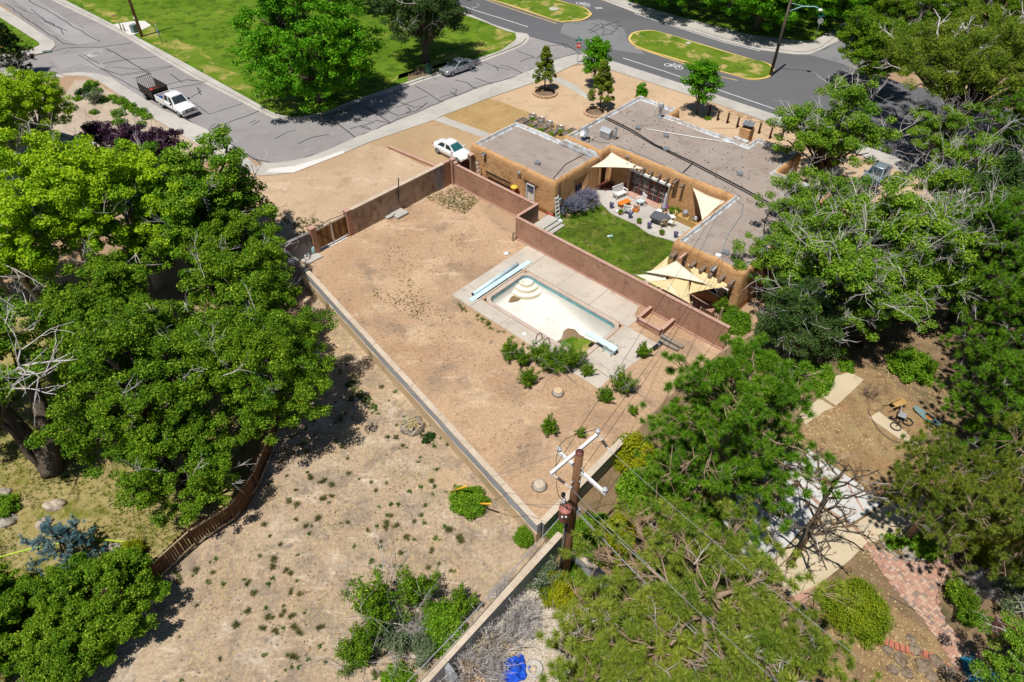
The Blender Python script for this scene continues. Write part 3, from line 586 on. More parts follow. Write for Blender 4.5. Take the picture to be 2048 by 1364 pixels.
def broadleaf(key, seed, h0, c, dim, nl, cl_per, cr, nleaf, ls, leaf, bark, tr, asp=.62, twigs=0, twig_mat='m_twig_grey', lean=(0, 0), flat=.6, fill=(.5, .88), zlo=-.55, twl=1.6, fork_z=None, up=.5, thick=.042, lob_r=.4, bare=0):
    """trunk + crown (+ bare branches): meshes of one kind of tree, standing at the origin"""
    rs = np.random.default_rng(seed); Lb = lobes(rs, c, dim, nl, fill, zlo)
    lr = lob_r*np.mean(dim); C = []; Rr = []
    for l in Lb:
        m = cl_per; u = unit(rs, m)*(rs.uniform(0, 1, (m, 1))**.4)*lr; u[:, 2] *= .75
        C.append(l+u); Rr.append(rs.uniform(.65, 1.25, m)*cr)
    C = np.concatenate(C); Rr = np.concatenate(Rr)
    P, N, S = clump_leaves(rs, C, Rr, nleaf, ls, flat, up)
    k = P[:, 2] > .12; crown = leaves('crown', P[k], N[k], S[k], asp, MATS[leaf], rs)
    mb = MB(); fz = fork_z or h0
    top = np.array([lean[0], lean[1], fz]); q = [np.zeros(3), top*.35+rs.normal(size=3)*tr*.4*np.array([1, 1, 0]), top*.7+rs.normal(size=3)*tr*.4*np.array([1, 1, 0]), top]
    mb.tube(q, [tr*1.35, tr*1.0, tr*.92, tr*.8], 8)
    for l in Lb:
        s = top*rs.uniform(.8, 1.0); pts = limb(mb, rs, s, l, tr*rs.uniform(.4, .6), thick*1.2, .1)
        for t in range(3):
            i = rs.integers(0, len(C)); d = C[np.argsort(np.linalg.norm(C-l, axis=1))[rs.integers(0, cl_per)]]
            limb(mb, rs, pts[-2], d, thick*1.3, thick*.5, .1, 3, 4)
    tm = mb.mesh('trunk', MATS[bark]); kids = [('trunk', tm), ('crown', crown)]
    if twigs or bare:
        mb = MB()
        for i in range(twigs):
            j = rs.integers(0, len(C)); o = C[j]; d = (o-np.array(c))/np.array(dim); d = d+rs.normal(size=3)*.5+np.array([0, 0, .35])
            d /= np.linalg.norm(d); spray(mb, rs, o-d*Rr[j]*.2, d, twl*rs.uniform(.6, 1.2), thick*.95, 2)
        for i in range(bare):
            a = rs.uniform(0, 6.28); d = np.array([math.cos(a), math.sin(a), rs.uniform(.1, .7)]); o = np.array(c)+d*np.array(dim)*rs.uniform(.45, .8)
            pts = limb(mb, rs, top, o+d*np.array(dim)*.45, tr*.45, thick*1.5, .12, 5)
            for t in range(5): spray(mb, rs, pts[rs.integers(3, 6)], d+rs.normal(size=3)*.5, twl*1.5, thick*1.3, 2)
        kids.append(('bare_branches', mb.mesh('bare_branches', MATS[twig_mat])))
    PROTO[key] = kids
def pine(key, seed, H, Rad, k, L, wd, mat, bark, z0=.18, shape=.85, twigs=30, tr=.24, nb=60, droop=.1, sub=12, tufts=2, spread=1.15, keep=1.0, tw=(.14, .36)):
    """conifer: whorled limbs whose twigs end in round tufts of needles"""
    rs = np.random.default_rng(seed); mb = MB(); P = []; D = []; tips = []
    mb.tube([(0, 0, 0), (.1, .05, H*.35), (-.05, .1, H*.7), (0, 0, H*.97)], [tr*1.2, tr, tr*.6, .05], 8)
    for b in range(nb):
        f = z0+(1-z0)*(b+.5)/nb; z = f*H; a = b*2.4+rs.uniform(-.4, .4)
        prof = math.sin(min(1, (1-f)/(1-z0)*1.25+.12)*math.pi*.5)**shape*(1 if f > z0+.12 else .8)
        Lb = Rad*prof*rs.uniform(.62, 1.15)
        d = np.array([math.cos(a), math.sin(a), rs.uniform(.0, .45)-droop]); end = np.array([0, 0, z])+d*Lb
        pts = limb(mb, rs, (0, 0, z), end, .035+tr*.28*(1-f)*1.2, .03, .04, 4, 5)
        for s in range(sub):
            t = 1-.72*rs.uniform(0, 1)**1.3; base = np.array(pts[0])*(1-t)+np.array(pts[-1])*t
            sd = d*.35+rs.normal(size=3)*.75+np.array([0, 0, .4]); sd /= np.linalg.norm(sd); e = base+sd*max(.5, Lb)*rs.uniform(*tw)
            mb.tube([base, (base+e)/2, e], [.028, .022, .014], 3, 0, False, False)
            tips.append((base, e, sd))
    for base, e, sd in tips:
        if rs.uniform() > keep: continue
        for j in range(tufts):
            P.append(e-(e-base)*(.0 if j == 0 else rs.uniform(.25, .8))+rs.normal(size=3)*.06); D.append(sd+np.array([0, 0, .35])+rs.normal(size=3)*.2)
    P = np.array(P); D = np.array(D); D /= np.linalg.norm(D, axis=1, keepdims=True)
    crown = needles('crown', P, D, k, L, wd, MATS[mat], rs, spread)
    kids = [('trunk', mb.mesh('trunk', MATS[bark])), ('crown', crown)]
    if twigs:
        mb = MB()
        for i in range(twigs):
            b, e, sd = tips[rs.integers(0, len(tips))]; spray(mb, rs, b, sd+rs.normal(size=3)*.4, .9, .022, 2)
        kids.append(('bare_branches', mb.mesh('bare_branches', MATS['m_twig_grey'])))
    PROTO[key] = kids
def bush(key, seed, dim, ncl, cr, nleaf, ls, leaf, asp=.6, stems=10, stem_mat='m_bark', twigs=0, twig_mat='m_twig_grey', zoff=.5, up=.5, shell=.5, twl=.8):
    rs = np.random.default_rng(seed); u = unit(rs, ncl); u[:, 2] = np.abs(u[:, 2])*1.0-.15
    C = u*np.array(dim)*(rs.uniform(shell, 1, (ncl, 1)))*.8+np.array([0, 0, dim[2]*.12]); Rr = rs.uniform(.6, 1.3, ncl)*cr
    P, N, S = clump_leaves(rs, C, Rr, nleaf, ls, .8, up); kk = P[:, 2] > .02
    kids = [('crown', leaves('crown', P[kk], N[kk], S[kk], asp, MATS[leaf], rs))]
    mb = MB()
    for i in range(stems):
        e = C[rs.integers(0, ncl)]; limb(mb, rs, rs.normal(size=3)*np.array([.06, .06, 0]), e, .035, .012, .05, 3, 4)
    kids.insert(0, ('stem', mb.mesh('stem', MATS[stem_mat])))
    if twigs:
        mb = MB()
        for i in range(twigs):
            o = C[rs.integers(0, ncl)]; d = o/np.linalg.norm(o)+rs.normal(size=3)*.35+np.array([0, 0, .3]); spray(mb, rs, o*.7, d, twl*rs.uniform(.6, 1.2), .022, 2)
        kids.append(('bare_branches', mb.mesh('bare_branches', MATS[twig_mat])))
    PROTO[key] = kids
def dead_bush(key, seed, dim, n, mat, r=.03, depth=3, fork=4, L=.55):
    rs = np.random.default_rng(seed); mb = MB()
    for i in range(n):
        d = unit(rs, 1)[0]; d[2] = abs(d[2])*.9+.15; spray(mb, rs, rs.normal(size=3)*np.array([.15, .15, 0]), d*np.array(dim), np.mean(dim)*L*rs.uniform(.7, 1.2), r, depth, 3, .1, fork, .55)
    PROTO[key] = [('stem', mb.mesh('stem', MATS[mat]))]
def plant(key, name, loc, rz, label, cat, group=None, sc=1.0):
    o = thing(name, loc, rz, label, cat, group); o.scale = (sc,)*3 if not hasattr(sc, '__len__') else sc
    for nm, me in PROTO[key]:
        c_ = link(nm, me, o)
        if nm == 'bare_branches': c_['kind'] = 'stuff'
    return o

def leggy(key, seed, n, Hh, Rr, nleaf, ls, leaf, stem_mat='m_bark', spreadk=.12, twigs=0):
    """shrub of many upright arching shoots with leaves along them"""
    rs = np.random.default_rng(seed); mb = MB(); P = []; N = []
    for i in range(n):
        a = rs.uniform(0, 6.28); r = Rr*rs.uniform(.25, 1); h = Hh*rs.uniform(.55, 1.1)*(1.1-.35*r/Rr); e = np.array([r*math.cos(a), r*math.sin(a), h])
        b = rs.normal(size=3)*np.array([.1, .1, 0]); m = b+(e-b)*.5+np.array([0, 0, h*.12]); mb.tube([b, m, e], [.022, .016, .008], 4, 0, False, False)
        k = nleaf//n; t = rs.uniform(.15, 1, k)[:, None]; q = b*(1-t)**2+2*m*t*(1-t)+e*t*t
        w_ = spreadk*(1.25-.7*t); P.append(q+rs.normal(size=(k, 3))*w_); N.append(rs.normal(size=(k, 3))*.6+np.array([0, 0, .5]))
    P = np.concatenate(P); N = np.concatenate(N); N /= np.linalg.norm(N, axis=1, keepdims=True); kk = P[:, 2] > .03
    kids = [('stem', mb.mesh('stem', MATS[stem_mat])), ('crown', leaves('crown', P[kk], N[kk], ls*rs.uniform(.6, 1.3, kk.sum()), .5, MATS[leaf], rs))]
    if twigs:
        mb = MB()
        for i in range(twigs): d = unit(rs, 1)[0]; d[2] = abs(d[2])+.3; spray(mb, rs, rs.normal(size=3)*np.array([.2, .2, 0]), d, Hh*rs.uniform(.5, .9), .02, 2)
        kids.append(('bare_branches', mb.mesh('bare_branches', MATS['m_twig_grey'])))
    PROTO[key] = kids

# ================================================================== BUILT STRUCTURE
from mathutils.geometry import tessellate_polygon
def holed(name, outer, hole, z, mat, old=None):
    ls = [[Vector((p[0], p[1], 0)) for p in outer], [Vector((p[0], p[1], 0)) for p in hole]]
    tri = tessellate_polygon(ls); vs = [(p.x, p.y, z) for l in ls for p in l]
    fs = []
    for t in tri:
        a, b, c = (Vector(vs[i]) for i in t); fs.append(tuple(t) if (b-a).cross(c-a).z > 0 else tuple(t)[::-1])
    me = bpy.data.meshes.new(name); me.from_pydata(vs, [], fs); me.materials.append(MATS[mat]); me.update()
    if old: o = old; o.data = me
    else: o = link(name, me)
    o['kind'] = 'structure'; return o
HOLE = [HW(3.62, -12.88), HW(13.42, -12.88), HW(13.42, -7.88), HW(3.62, -7.88)]
holed('ground', [(-700, -700), (700, -700), (700, 1600), (-700, 1600)], HOLE, 0, 'm_dirt', g)
py_ = bpy.data.objects['pool_yard']; holed('pool_yard', [tuple(v.co[:2]) for v in py_.data.vertices], HOLE, .004, 'm_yard', py_)

def offp(poly, d):
    n = len(poly); out = []
    for i in range(n):
        p, c, q = Vector(poly[i-1]), Vector(poly[i]), Vector(poly[(i+1) % n])
        u = (c-p).normalized(); v = (q-c).normalized(); out.append(c+(Vector((-u.y, u.x))+Vector((-v.y, v.x)))*d)
    return out
def ringp(poly, d, z, r=.3, wob=0.0, step=1.2):
    P = offp(poly, d); n = len(P); base = [Vector(p) for p in poly]; out = []
    for i in range(n):
        p, c, q = P[i-1], P[i], P[(i+1) % n]; u = (c-p).normalized(); v = (q-c).normalized()
        a, b = c-u*r, c+v*r
        for k in range(5):
            t = k/4; out.append(a*(1-t)**2+c*2*t*(1-t)+b*t*t)
        L = (base[(i+1) % n]-base[i]).length; m = max(1, int(L/step)); e = q-(q-c).normalized()*r
        for k in range(1, m): out.append(b.lerp(e, k/m))
    res = []
    for p in out:
        w = math.sin(p.x*1.31+p.y*.7)+.6*math.sin(p.x*2.7-p.y*1.9+1)+.5*math.sin(p.y*3.3+p.x)
        w2 = math.sin(p.x*1.9+p.y*2.3+2)+.7*math.sin(p.x*3.1-p.y*1.3)
        res.append((p.x+wob*w*.6, p.y+wob*w2*.6, z+wob*w*.8 if z > .5 else z))
    return res
house = thing('adobe_house', ORG, YAW, 'tan adobe house with flat gravel roof round a grassy courtyard', 'house')
def shell(poly, Ht, name='wall'):
    mb = MB(); prof = [(-.16, -.02), (-.1, .6), (-.04, 1.6), (0, 2.5), (.02, Ht-.5), (.05, Ht-.26), (.12, Ht-.1), (.21, Ht-.02), (.3, Ht), (.4, Ht-.02), (.44, Ht-.14), (.45, Ht-.5), (.45, -.02)]
    mb.loft([ringp(poly, d, z, .32, .04) for d, z in prof], 0, True, close=True)
    me = mb.mesh(name, MATS['m_adobe']); fix_normals(me); return me
def cut(me, boxes, name):
    o = bpy.data.objects.new('tmp', me); COL.objects.link(o); mb = MB()
    for c, d in boxes: mb.box(c, d)
    k = mb.build('cutter', MATS['m_adobe']); fix_normals(k.data)
    md = o.modifiers.new('b', 'BOOLEAN'); md.object = k; md.operation = 'DIFFERENCE'; md.solver = 'EXACT'
    r = bpy.data.meshes.new_from_object(o.evaluated_get(bpy.context.evaluated_depsgraph_get()))
    r.name = name; bpy.data.objects.remove(o); bpy.data.objects.remove(k)
    return r
GAR = [(-10.7, -.05), (-.02, -.05), (-.02, 6.7), (-10.7, 6.7)]
MAIN = [(-4.75, 6.62), (.03, 6.62), (.03, 8.15), (12.6, 8.15), (12.6, -.8), (18.9, -.8), (18.9, 14.9), (13.8, 14.9), (13.8, 19.6), (8.9, 19.6), (8.9, 17.7), (.5, 17.7), (.5, 19.5), (-4.75, 19.5)]
gw = cut(shell(GAR, 3.45), [((-2.8, 0, 1.05), (1.0, 1.6, 2.1)), ((0, 3.5, 1.28), (1.6, 1.05, 1.15))], 'garage_wall')
mw = cut(shell(MAIN, 3.85), [((4.7, 8.2, 1.2), (4.3, 1.6, 2.36)), ((15.6, -.8, 1.45), (1.0, 1.6, .9)), ((17.3, -.8, 1.45), (1.5, 1.6, 1.0)), ((.05, 7.35, 1.05), (1.6, .85, 2.15))], 'wall')
link('wall', gw, house); link('wall', mw, house)
for poly, Ht in ((GAR, 3.45), (MAIN, 3.85)):
    mb = MB(); mb.loft([ringp(poly, d, z, .2, .04 if d < .5 else 0) for d, z in ((.35, Ht+.015), (.4, Ht+.02), (.465, Ht-.02), (.48, Ht-.1), (.5, Ht-.29), (.66, Ht-.285))], 0, True, cap=False)
    mb.build('parapet_coating', MATS['m_coating'], house)
    mb = MB(); rp = ringp(poly, .46, Ht-.3, .2); mb.prism(rp, Ht-.42, Ht-.3)
    mb.build('roof', MATS['m_roof'], house)
    mb = MB(); mb.prism(ringp(poly, .46, 0, .2), -.02, .08); mb.build('floor', MATS['m_concrete'], house)
# white raised seam where the garage roof meets the main roof
mb = MB(); mb.box((-2.4, 6.3, 3.5), (4.6, .5, .5), 0, 0, 0, 0, .8); mb.build('roof_step', MATS['m_coating'], house)
# blocks behind the openings keep the rooms dark
mb = MB(); mb.box((4.6, 11.2, 1.6), (6.0, .1, 3.1)); mb.build('inner_wall', MATS['m_adobe'], house)
# glass doors: four leaves with muntins, a white lintel
mb = MB(); mb.box((4.7, 8.02, 2.52), (4.5, .22, .2)); mb.build('lintel', MATS['m_white'], house)
for i in range(4):
    x0 = 2.58+i*1.06; mb = MB(); y = 8.26
    for x in (x0+.05, x0+1.01): mb.box((x, y, 1.2), (.1, .07, 2.3))
    for z in (.12, 2.3): mb.box((x0+.53, y, z), (.86, .07, .16))
    d = mb.build('glass_door', MATS['m_maroon'], house)
    mb = MB(); mb.box((x0+.53, y-.01, 1.2), (.035, .04, 2.0))
    for z in (.75, 1.25, 1.75): mb.box((x0+.53, y-.012, z), (.86, .04, .035))
    mb.build('muntin', MATS['m_red_cap'], d)
    mb = MB(); mb.box((x0+.53, y+.02, 1.2), (.86, .015, 2.02)); mb.build('pane', MATS['m_window'], d)
for x in (2.5, 6.9): mb = MB(); mb.box((x, 8.02, 1.2), (.14, .2, 2.4)); mb.build('door_post', MATS['m_rail_wood'], house)
pass
mb = MB(); mb.box((4.7, 7.9, .06), (5.2, .9, .12)); mb.build('threshold', MATS['m_red_cap'], house)
# courtyard door beside the corner, red steps
mb = MB(); mb.box((-.12, 7.35, 1.05), (.08, .8, 2.1)); mb.build('door', MATS['m_dark_wood'], house)
mb = MB(); mb.box((.5, 7.3, .12), (.9, 1.3, .24)); mb.box((.35, 7.3, .32), (.5, 1.1, .2)); mb.build('doorstep', MATS['m_maroon'], house)
# side door of the garage with screen panel and letter slot
for x in (-3.26, -2.34): mb = MB(); mb.box((x, -.06, 1.05), (.1, .14, 2.16)); mb.build('door_jamb', MATS['m_frame_blue'], house)
mb = MB(); mb.box((-2.8, -.06, 2.1), (.82, .14, .1)); mb.build('door_head', MATS['m_frame_blue'], house)
mb = MB(); mb.box((-2.8, .05, 1.02), (.82, .06, 2.0)); dd = mb.build('door', MATS['m_door_white'], house)
mb = MB(); mb.box((-2.8, -.0, 1.62), (.7, .05, .6)); mb.build('screen_panel', MATS['m_screen_panel'], dd)
mb = MB(); mb.box((-2.72, -.0, .42), (.28, .05, .12)); mb.build('pet_flap', MATS['m_black'], dd)
# window in the garage side
mb = MB()
for y in (3.0, 3.5, 4.0): mb.box((-.1, y, 1.28), (.07, .07, 1.15))
for z in (.73, 1.83): mb.box((-.1, 3.5, z), (.07, .93, .07))
wf = mb.build('window', MATS['m_grey'], house)
mb = MB(); mb.box((-.13, 3.5, 1.28), (.02, 1.0, 1.1)); mb.build('pane', MATS['m_window'], wf)
mb = MB(); mb.box((.1, 3.5, .68), (.3, 1.2, .06)); mb.build('sill', MATS['m_pale_cap'], wf)
for x, wd in ((15.6, .96), (17.3, 1.46)):
    mb = MB()
    for k in (-.5, 0, .5): mb.box((x+k*wd, -.86, 1.45), (.06, .1, .95))
    for z in (.98, 1.9): mb.box((x, -.86, z), (wd-.06, .1, .06))
    wf = mb.build('window', MATS['m_white'], house)
    mb = MB(); mb.box((x, -.83, 1.45), (wd, .02, .9)); mb.build('pane', MATS['m_window'], wf)
# vigas: log ends through the walls
def viga(x, y, z, L=.75, r=.13):
    mb = MB(); mb.tube([(x, y+.5, z), (x, y-L*.5, z), (x, y-L, z-.01)], [r, r, r*.95], 10)
    mb.build('viga', MATS['m_viga'], house)
for x in (1.5, 2.38, 3.17, 3.98, 4.83, 5.68, 6.53, 7.33, 8.17): viga(x, 8.15, 3.12, .7)
for x in (13.16, 14.9, 15.75, 16.55, 17.4, 18.22): viga(x, -.8, 2.9, .78, .15)
def canale(x, y, z, L=.75, m='m_viga', k=1):
    mb = MB(); mb.box((x, y-L/2+.25, z), (.26, L+.5, .06))
    for s in (-1, 1): mb.box((x+s*.145, y-L/2+.25, z+.07), (.03, L+.5, .2))
    mb.build('roof_spout', MATS[m], house)
canale(7.5, 8.15, 3.28); canale(13.95, -.8, 3.25, .9, 'm_red_cap'); canale(16.6, -.8, 3.3, .6, 'm_grey'); canale(-8.6, -.05, 3.05, .35, 'm_grey')
mb = MB(); mb.box((1.95, 8.13, 3.5), (.35, .12, .18)); mb.build('wall_vent', MATS['m_grey'], house)
mb = MB(); mb.box((-4.2, -.1, 2.9), (.24, .18, .1)); mb.lathe([(.06, 0), (.09, -.16)], (-4.3, -.22, 2.9), 8); mb.lathe([(.06, 0), (.09, -.16)], (-4.08, -.22, 2.9), 8); mb.build('flood_light', MATS['m_grey'], house)
# roof fittings
RZ = 3.55
mb = MB(); mb.box((8.35, 18.5, 3.95), (1.05, 1.05, 1.9)); ch = mb.build('chimney', MATS['m_adobe'], house)
bevel(ch.data, .06)
mb = MB(); mb.box((8.35, 18.5, 5.05), (.7, .7, .32)); mb.build('flue', MATS['m_black'], ch)
mb = MB(); mb.box((8.35, 18.5, 5.28), (1.0, 1.0, .07), .2); mb.build('cap', MATS['m_steel'], ch)
mb = MB(); mb.box((8.35, 17.7, 3.75), (1.5, .5, .45)); mb.build('chimney_flashing', MATS['m_coating'], house)
mb = MB(); mb.lathe([(.3, 0), (.2, .1), (.17, .15), (.17, 1.0), (.28, 1.02), (.28, 1.3), (.12, 1.42), (.1, 1.6)], (-.35, 16.9, RZ), 12); mb.build('roof_vent', MATS['m_steel'], house)
mb = MB(); mb.tube([(-.85, 16.7, RZ), (-.85, 16.7, RZ+1.7)], .035, 6); mb.build('vent_pipe', MATS['m_white'], house)
mb = MB(); mb.box((-1.75, 9.75, RZ+.35), (1.1, .75, .6)); 
mb.add([(-2.32, 9.35, RZ+.65), (-1.18, 9.35, RZ+.65), (-1.18, 10.15, RZ+.65), (-2.32, 10.15, RZ+.65), (-2.32, 9.75, RZ+1.0), (-1.18, 9.75, RZ+1.0)], [(0, 1, 5, 4), (2, 3, 4, 5), (0, 4, 3), (1, 2, 5)])
mb.build('roof_cowl', MATS['m_steel'], house)
mb = MB(); mb.tube([(-.85, 9.95, RZ), (-.85, 9.95, RZ+1.15)], .13, 10); mb.box((-.85, 9.95, RZ+1.18), (.3, .3, .05)); mb.build('vent_pipe', MATS['m_steel'], house)
for x, y, z0 in ((-3.64, 1.75, 3.15), (-.46, 13.2, RZ), (3.96, 11.5, RZ), (2.4, 13.8, RZ), (16.4, .8, RZ), (11.3, 12.2, RZ), (17.6, 4.3, RZ)):
    mb = MB(); mb.box((x, y, z0+.12), (.42, .42, .24), .3, 0, 0, 0, .8); mb.box((x, y, z0+.26), (.5, .5, .05), .3); mb.build('roof_vent', MATS['m_steel'], house)
mb = MB(); mb.box((16.3, -.25, 3.9), (.4, .34, .26), .3); mb.build('junction_box', MATS['m_white'], house)
def roof_line(pts, r, m, nm, hts=.06):
    mb = MB(); mb.tube([(x, y, RZ+hts) for x, y in pts], r, 5); mb.build(nm, MATS[m], house)
roof_line([(-4.2, 13.1), (-.6, 12.6), (2.6, 11.7), (7, 11.3), (13, 10.3), (19.3, 9.0)], .06, 'm_cable_black', 'roof_cable')
roof_line([(-4.2, 12.8), (-.6, 12.3), (2.6, 11.5), (7, 11.0), (13, 10.0), (19.3, 8.7)], .045, 'm_cable_black', 'roof_cable')
roof_line([(.2, 13.8), (4.5, 15.6), (8.0, 17.1)], .05, 'm_white', 'roof_pipe')
roof_line([(-2.9, 7.9), (-.6, 9.0), (1.6, 9.2), (5.0, 9.1), (11.8, 8.9), (13.8, 8.0)], .035, 'm_cable_grey', 'roof_cable')
roof_line([(13.9, 8.1), (14.6, 6.6), (15.1, 3.8), (16.3, -.2)], .05, 'm_grey', 'roof_cable', .05)
roof_line([(7.1, 11.1), (7.4, 8.95)], .05, 'm_cable_black', 'roof_cable'); roof_line([(16.0, 9.5), (16.4, 7.2), (17.8, 4.2)], .04, 'm_cable_black', 'roof_cable')
mb = MB(); mb.tube([(-1.6, 6.2, 3.2), (-1.7, 3.5, 3.2), (-.9, .8, 3.2), (-.3, .3, 3.5)], .03, 4); mb.build('roof_cable', MATS['m_cable_black'], house)
rs = random.Random(3)
mb = MB()
for i in range(150):
    x, y = rs.uniform(-4, 19), rs.uniform(8.9, 17); 
    if x > 13 or y > 9: mb.box((x, y, RZ+.03), (rs.uniform(.04, .2), rs.uniform(.03, .1), .04), rs.uniform(0, 3))
dbr = mb.build('roof_debris', MATS['m_bark'], house); dbr['kind'] = 'stuff'
# downpipe and meter at the garage corner
mb = MB(); mb.tube([(.12, .45, 3.2), (.16, .45, 2.0), (.16, .5, .4)], .04, 5); mb.tube([(.14, .62, 3.3), (.18, .55, 1.7)], .03, 4); mb.build('conduit', MATS['m_iron'], house)
mb = MB(); mb.box((.2, .5, 1.5), (.18, .3, .42)); mb.build('meter_box', MATS['m_aqua'], house)

# satellite dish on the roof
sd = thing('satellite_dish', HW(-2.9, 7.95, RZ), YAW, 'grey satellite dish on a ballast frame on the house roof', 'satellite dish')
mb = MB()
prof = [(0, 0), (.2, .02), (.36, .07), (.46, .13)]; vs = []
m = Matrix.Rotation(R(50), 3, 'X')
for r, z in prof:
    for k in range(16): vs.append(m @ Vector((r*math.cos(k*math.pi/8), r*1.1*math.sin(k*math.pi/8), z))+Vector((0, -.1, .75)))
fs = [(i*16+k, i*16+(k+1) % 16, (i+1)*16+(k+1) % 16, (i+1)*16+k) for i in range(3) for k in range(16)]
mb.add(vs, fs, 0, True); mb.build('reflector', MATS['m_steel'], sd)
mb = MB(); mb.tube([(0, .1, 0), (0, .1, .6), (0, 0, .75)], .04, 6); mb.bar((0, -.1, .5), (0, -.65, .95), .04, .04); mb.box((0, -.66, .98), (.1, .1, .12)); mb.build('mast', MATS['m_grey'], sd)
mb = MB(); mb.box((0, .1, .05), (1.1, .9, .06)); mb.build('base', MATS['m_grey'], sd)
for x, y in ((-.4, -.2), (.4, -.2), (-.4, .4), (.4, .4)): mb = MB(); mb.box((x, y, .16), (.4, .2, .16)); mb.build('ballast_block', MATS['m_rock'], sd)

# ------------------------------------------------------------------ walls
def rotz(p, q): return math.atan2(q.y-p.y, q.x-p.x)
def course_wall(name, p, q, Ht, th, label, mat, cap, cap_w, joints, ch=.2, bl=.4, group=None, foot=None, cat='wall', cap_h=.07):
    L = (q-p).length; t = thing(name, p, rotz(p, q), label, cat, group)
    mb = MB(); mb.box((L/2, 0, (Ht-cap_h)/2), (L-.01, th-.04, Ht-cap_h-.004)); mb.build('core', MATS['m_mortar'] if mat == 'm_red_block' else MATS[mat], t)
    js = [0]+[j for j in joints if 0 < j < L]+[L]; n = int((Ht-cap_h)/ch); cache = {}
    for i in range(len(js)-1):
        w0, w1 = js[i]+.012, js[i+1]-.012; W = round(w1-w0, 2)
        for c in range(n):
            key = (W, c % 2)
            if key not in cache:
                m = MB(); x = -bl/2 if c % 2 else 0
                while x < W-.01:
                    a, b = max(0, x), min(W, x+bl)
                    if b-a > .03: m.box(((a+b)/2, 0, 0), (b-a-.012, th, ch-.014))
                    x += bl
                cache[key] = m.mesh('block_course', MATS[mat])
            o = link('block_course', cache[key], t); o.location = (w0, 0, (c+.5)*ch)
    m = MB(); x = 0; k = 0
    while x < L-.02:
        e = min(L, x+bl*2); m.box(((x+e)/2, 0, Ht-cap_h/2), (e-x-.01, cap_w, cap_h)); x = e
    m.build('coping', MATS[cap], t)
    if foot:
        m = MB(); m.box((L/2, 0, foot/2), (L, th+.14, foot)); m.build('footing', MATS['m_red_cap'], t)
    return t
course_wall('block_wall', HW(-.15, -4.95), HW(20.4, -4.95), 2.28, .2, 'long reddish block wall between the empty pool and the courtyard lawn', 'm_red_block', 'm_red_cap', .27, [2.95, 7.1, 11.6, 15.6, 19.6], foot=.16)
course_wall('block_wall', HW(-.15, -2.1), HW(-.15, -4.82), 2.28, .2, 'short reddish return wall joining the house side to the pool wall', 'm_red_block', 'm_red_cap', .27, [])
course_wall('block_wall', HW(-10.5, -2.35), HW(-.27, -2.35), 2.28, .2, 'reddish block wall in front of the garage with a black gate behind it', 'm_red_block', 'm_red_cap', .27, [5.2], foot=.12)
mb_t = thing('wall_pier', HW(-10.75, -2.35), YAW, 'stepped reddish block pier at the corner of tan wall and red wall', 'pier')
mb = MB(); mb.box((0, 0, 1.3), (.4, .42, 2.6)); mb.build('shaft', MATS['m_red_block'], mb_t); mb = MB(); mb.box((0, 0, 2.65), (.48, .5, .1)); mb.box((.42, 0, 2.38), (.4, .3, .2)); mb.build('cap', MATS['m_red_cap'], mb_t)
# tan stuccoed wall beside the gate
def slab_wall(name, p, q, Ht, th, label, parts, cap, cap_w, cat='wall', cap_h=.1, wob=.03, step=.8, jseed=1, group=None):
    """parts: list of (z0, z1, thickness, material, part name)"""
    L = (q-p).length; t = thing(name, p, rotz(p, q), label, cat, group); rs = random.Random(jseed)
    for z0, z1, w_, m_, nm in parts:
        mb = MB(); n = max(2, int(L/step)); rings = []
        for i in range(n+1):
            x = L*i/n; a = rs.uniform(-wob, wob)*.5; dz = rs.uniform(-wob, wob)*.3 if z1 < Ht-.2 else 0
            rings.append([(x, -w_/2+a, z0), (x, w_/2+a, z0), (x, w_/2+a*.5, z1+dz), (x, -w_/2+a*.5, z1+dz)])
        mb.loft(rings); mb.build(nm, MATS[m_], t)
    mb = MB(); n = max(2, int(L/1.6)); x = 0
    for i in range(n):
        e = L*(i+1)/n; mb.box(((x+e)/2, rs.uniform(-.01, .01), Ht-cap_h/2+rs.uniform(-.01, .01)), (e-x-.015, cap_w, cap_h), rs.uniform(-.004, .004)); x = e
    mb.build('coping', MATS[cap], t); return t
slab_wall('stucco_wall', HW(-11.0, -3.3), HW(-11.05, -14.3), 2.5, .3, 'weathered tan stucco wall running from red pier to wooden gate', [(0, 2.4, .28, 'm_tan_stucco', 'body')], 'm_pale_cap', .36, wob=.06, jseed=2)
slab_wall('block_wall', HW(-10.98, -2.65), HW(-11.0, -3.3), 2.55, .3, 'short maroon brown section of wall beside the red pier', [(0, 2.45, .28, 'm_red_block', 'body')], 'm_red_cap', .34, jseed=3)
mb = MB(); mb.box((-10.84, -4.1, 1.2), (.03, .9, 2.36)); pm_ = mb.build('repair_panel', MATS['m_dark_block']); pm_.location = ORG; pm_.rotation_euler = (0, 0, YAW); pm_.parent = None
for o in [pm_]: tag(o, 'grey patch of repaired plaster on the tan wall near the pier', 'panel')
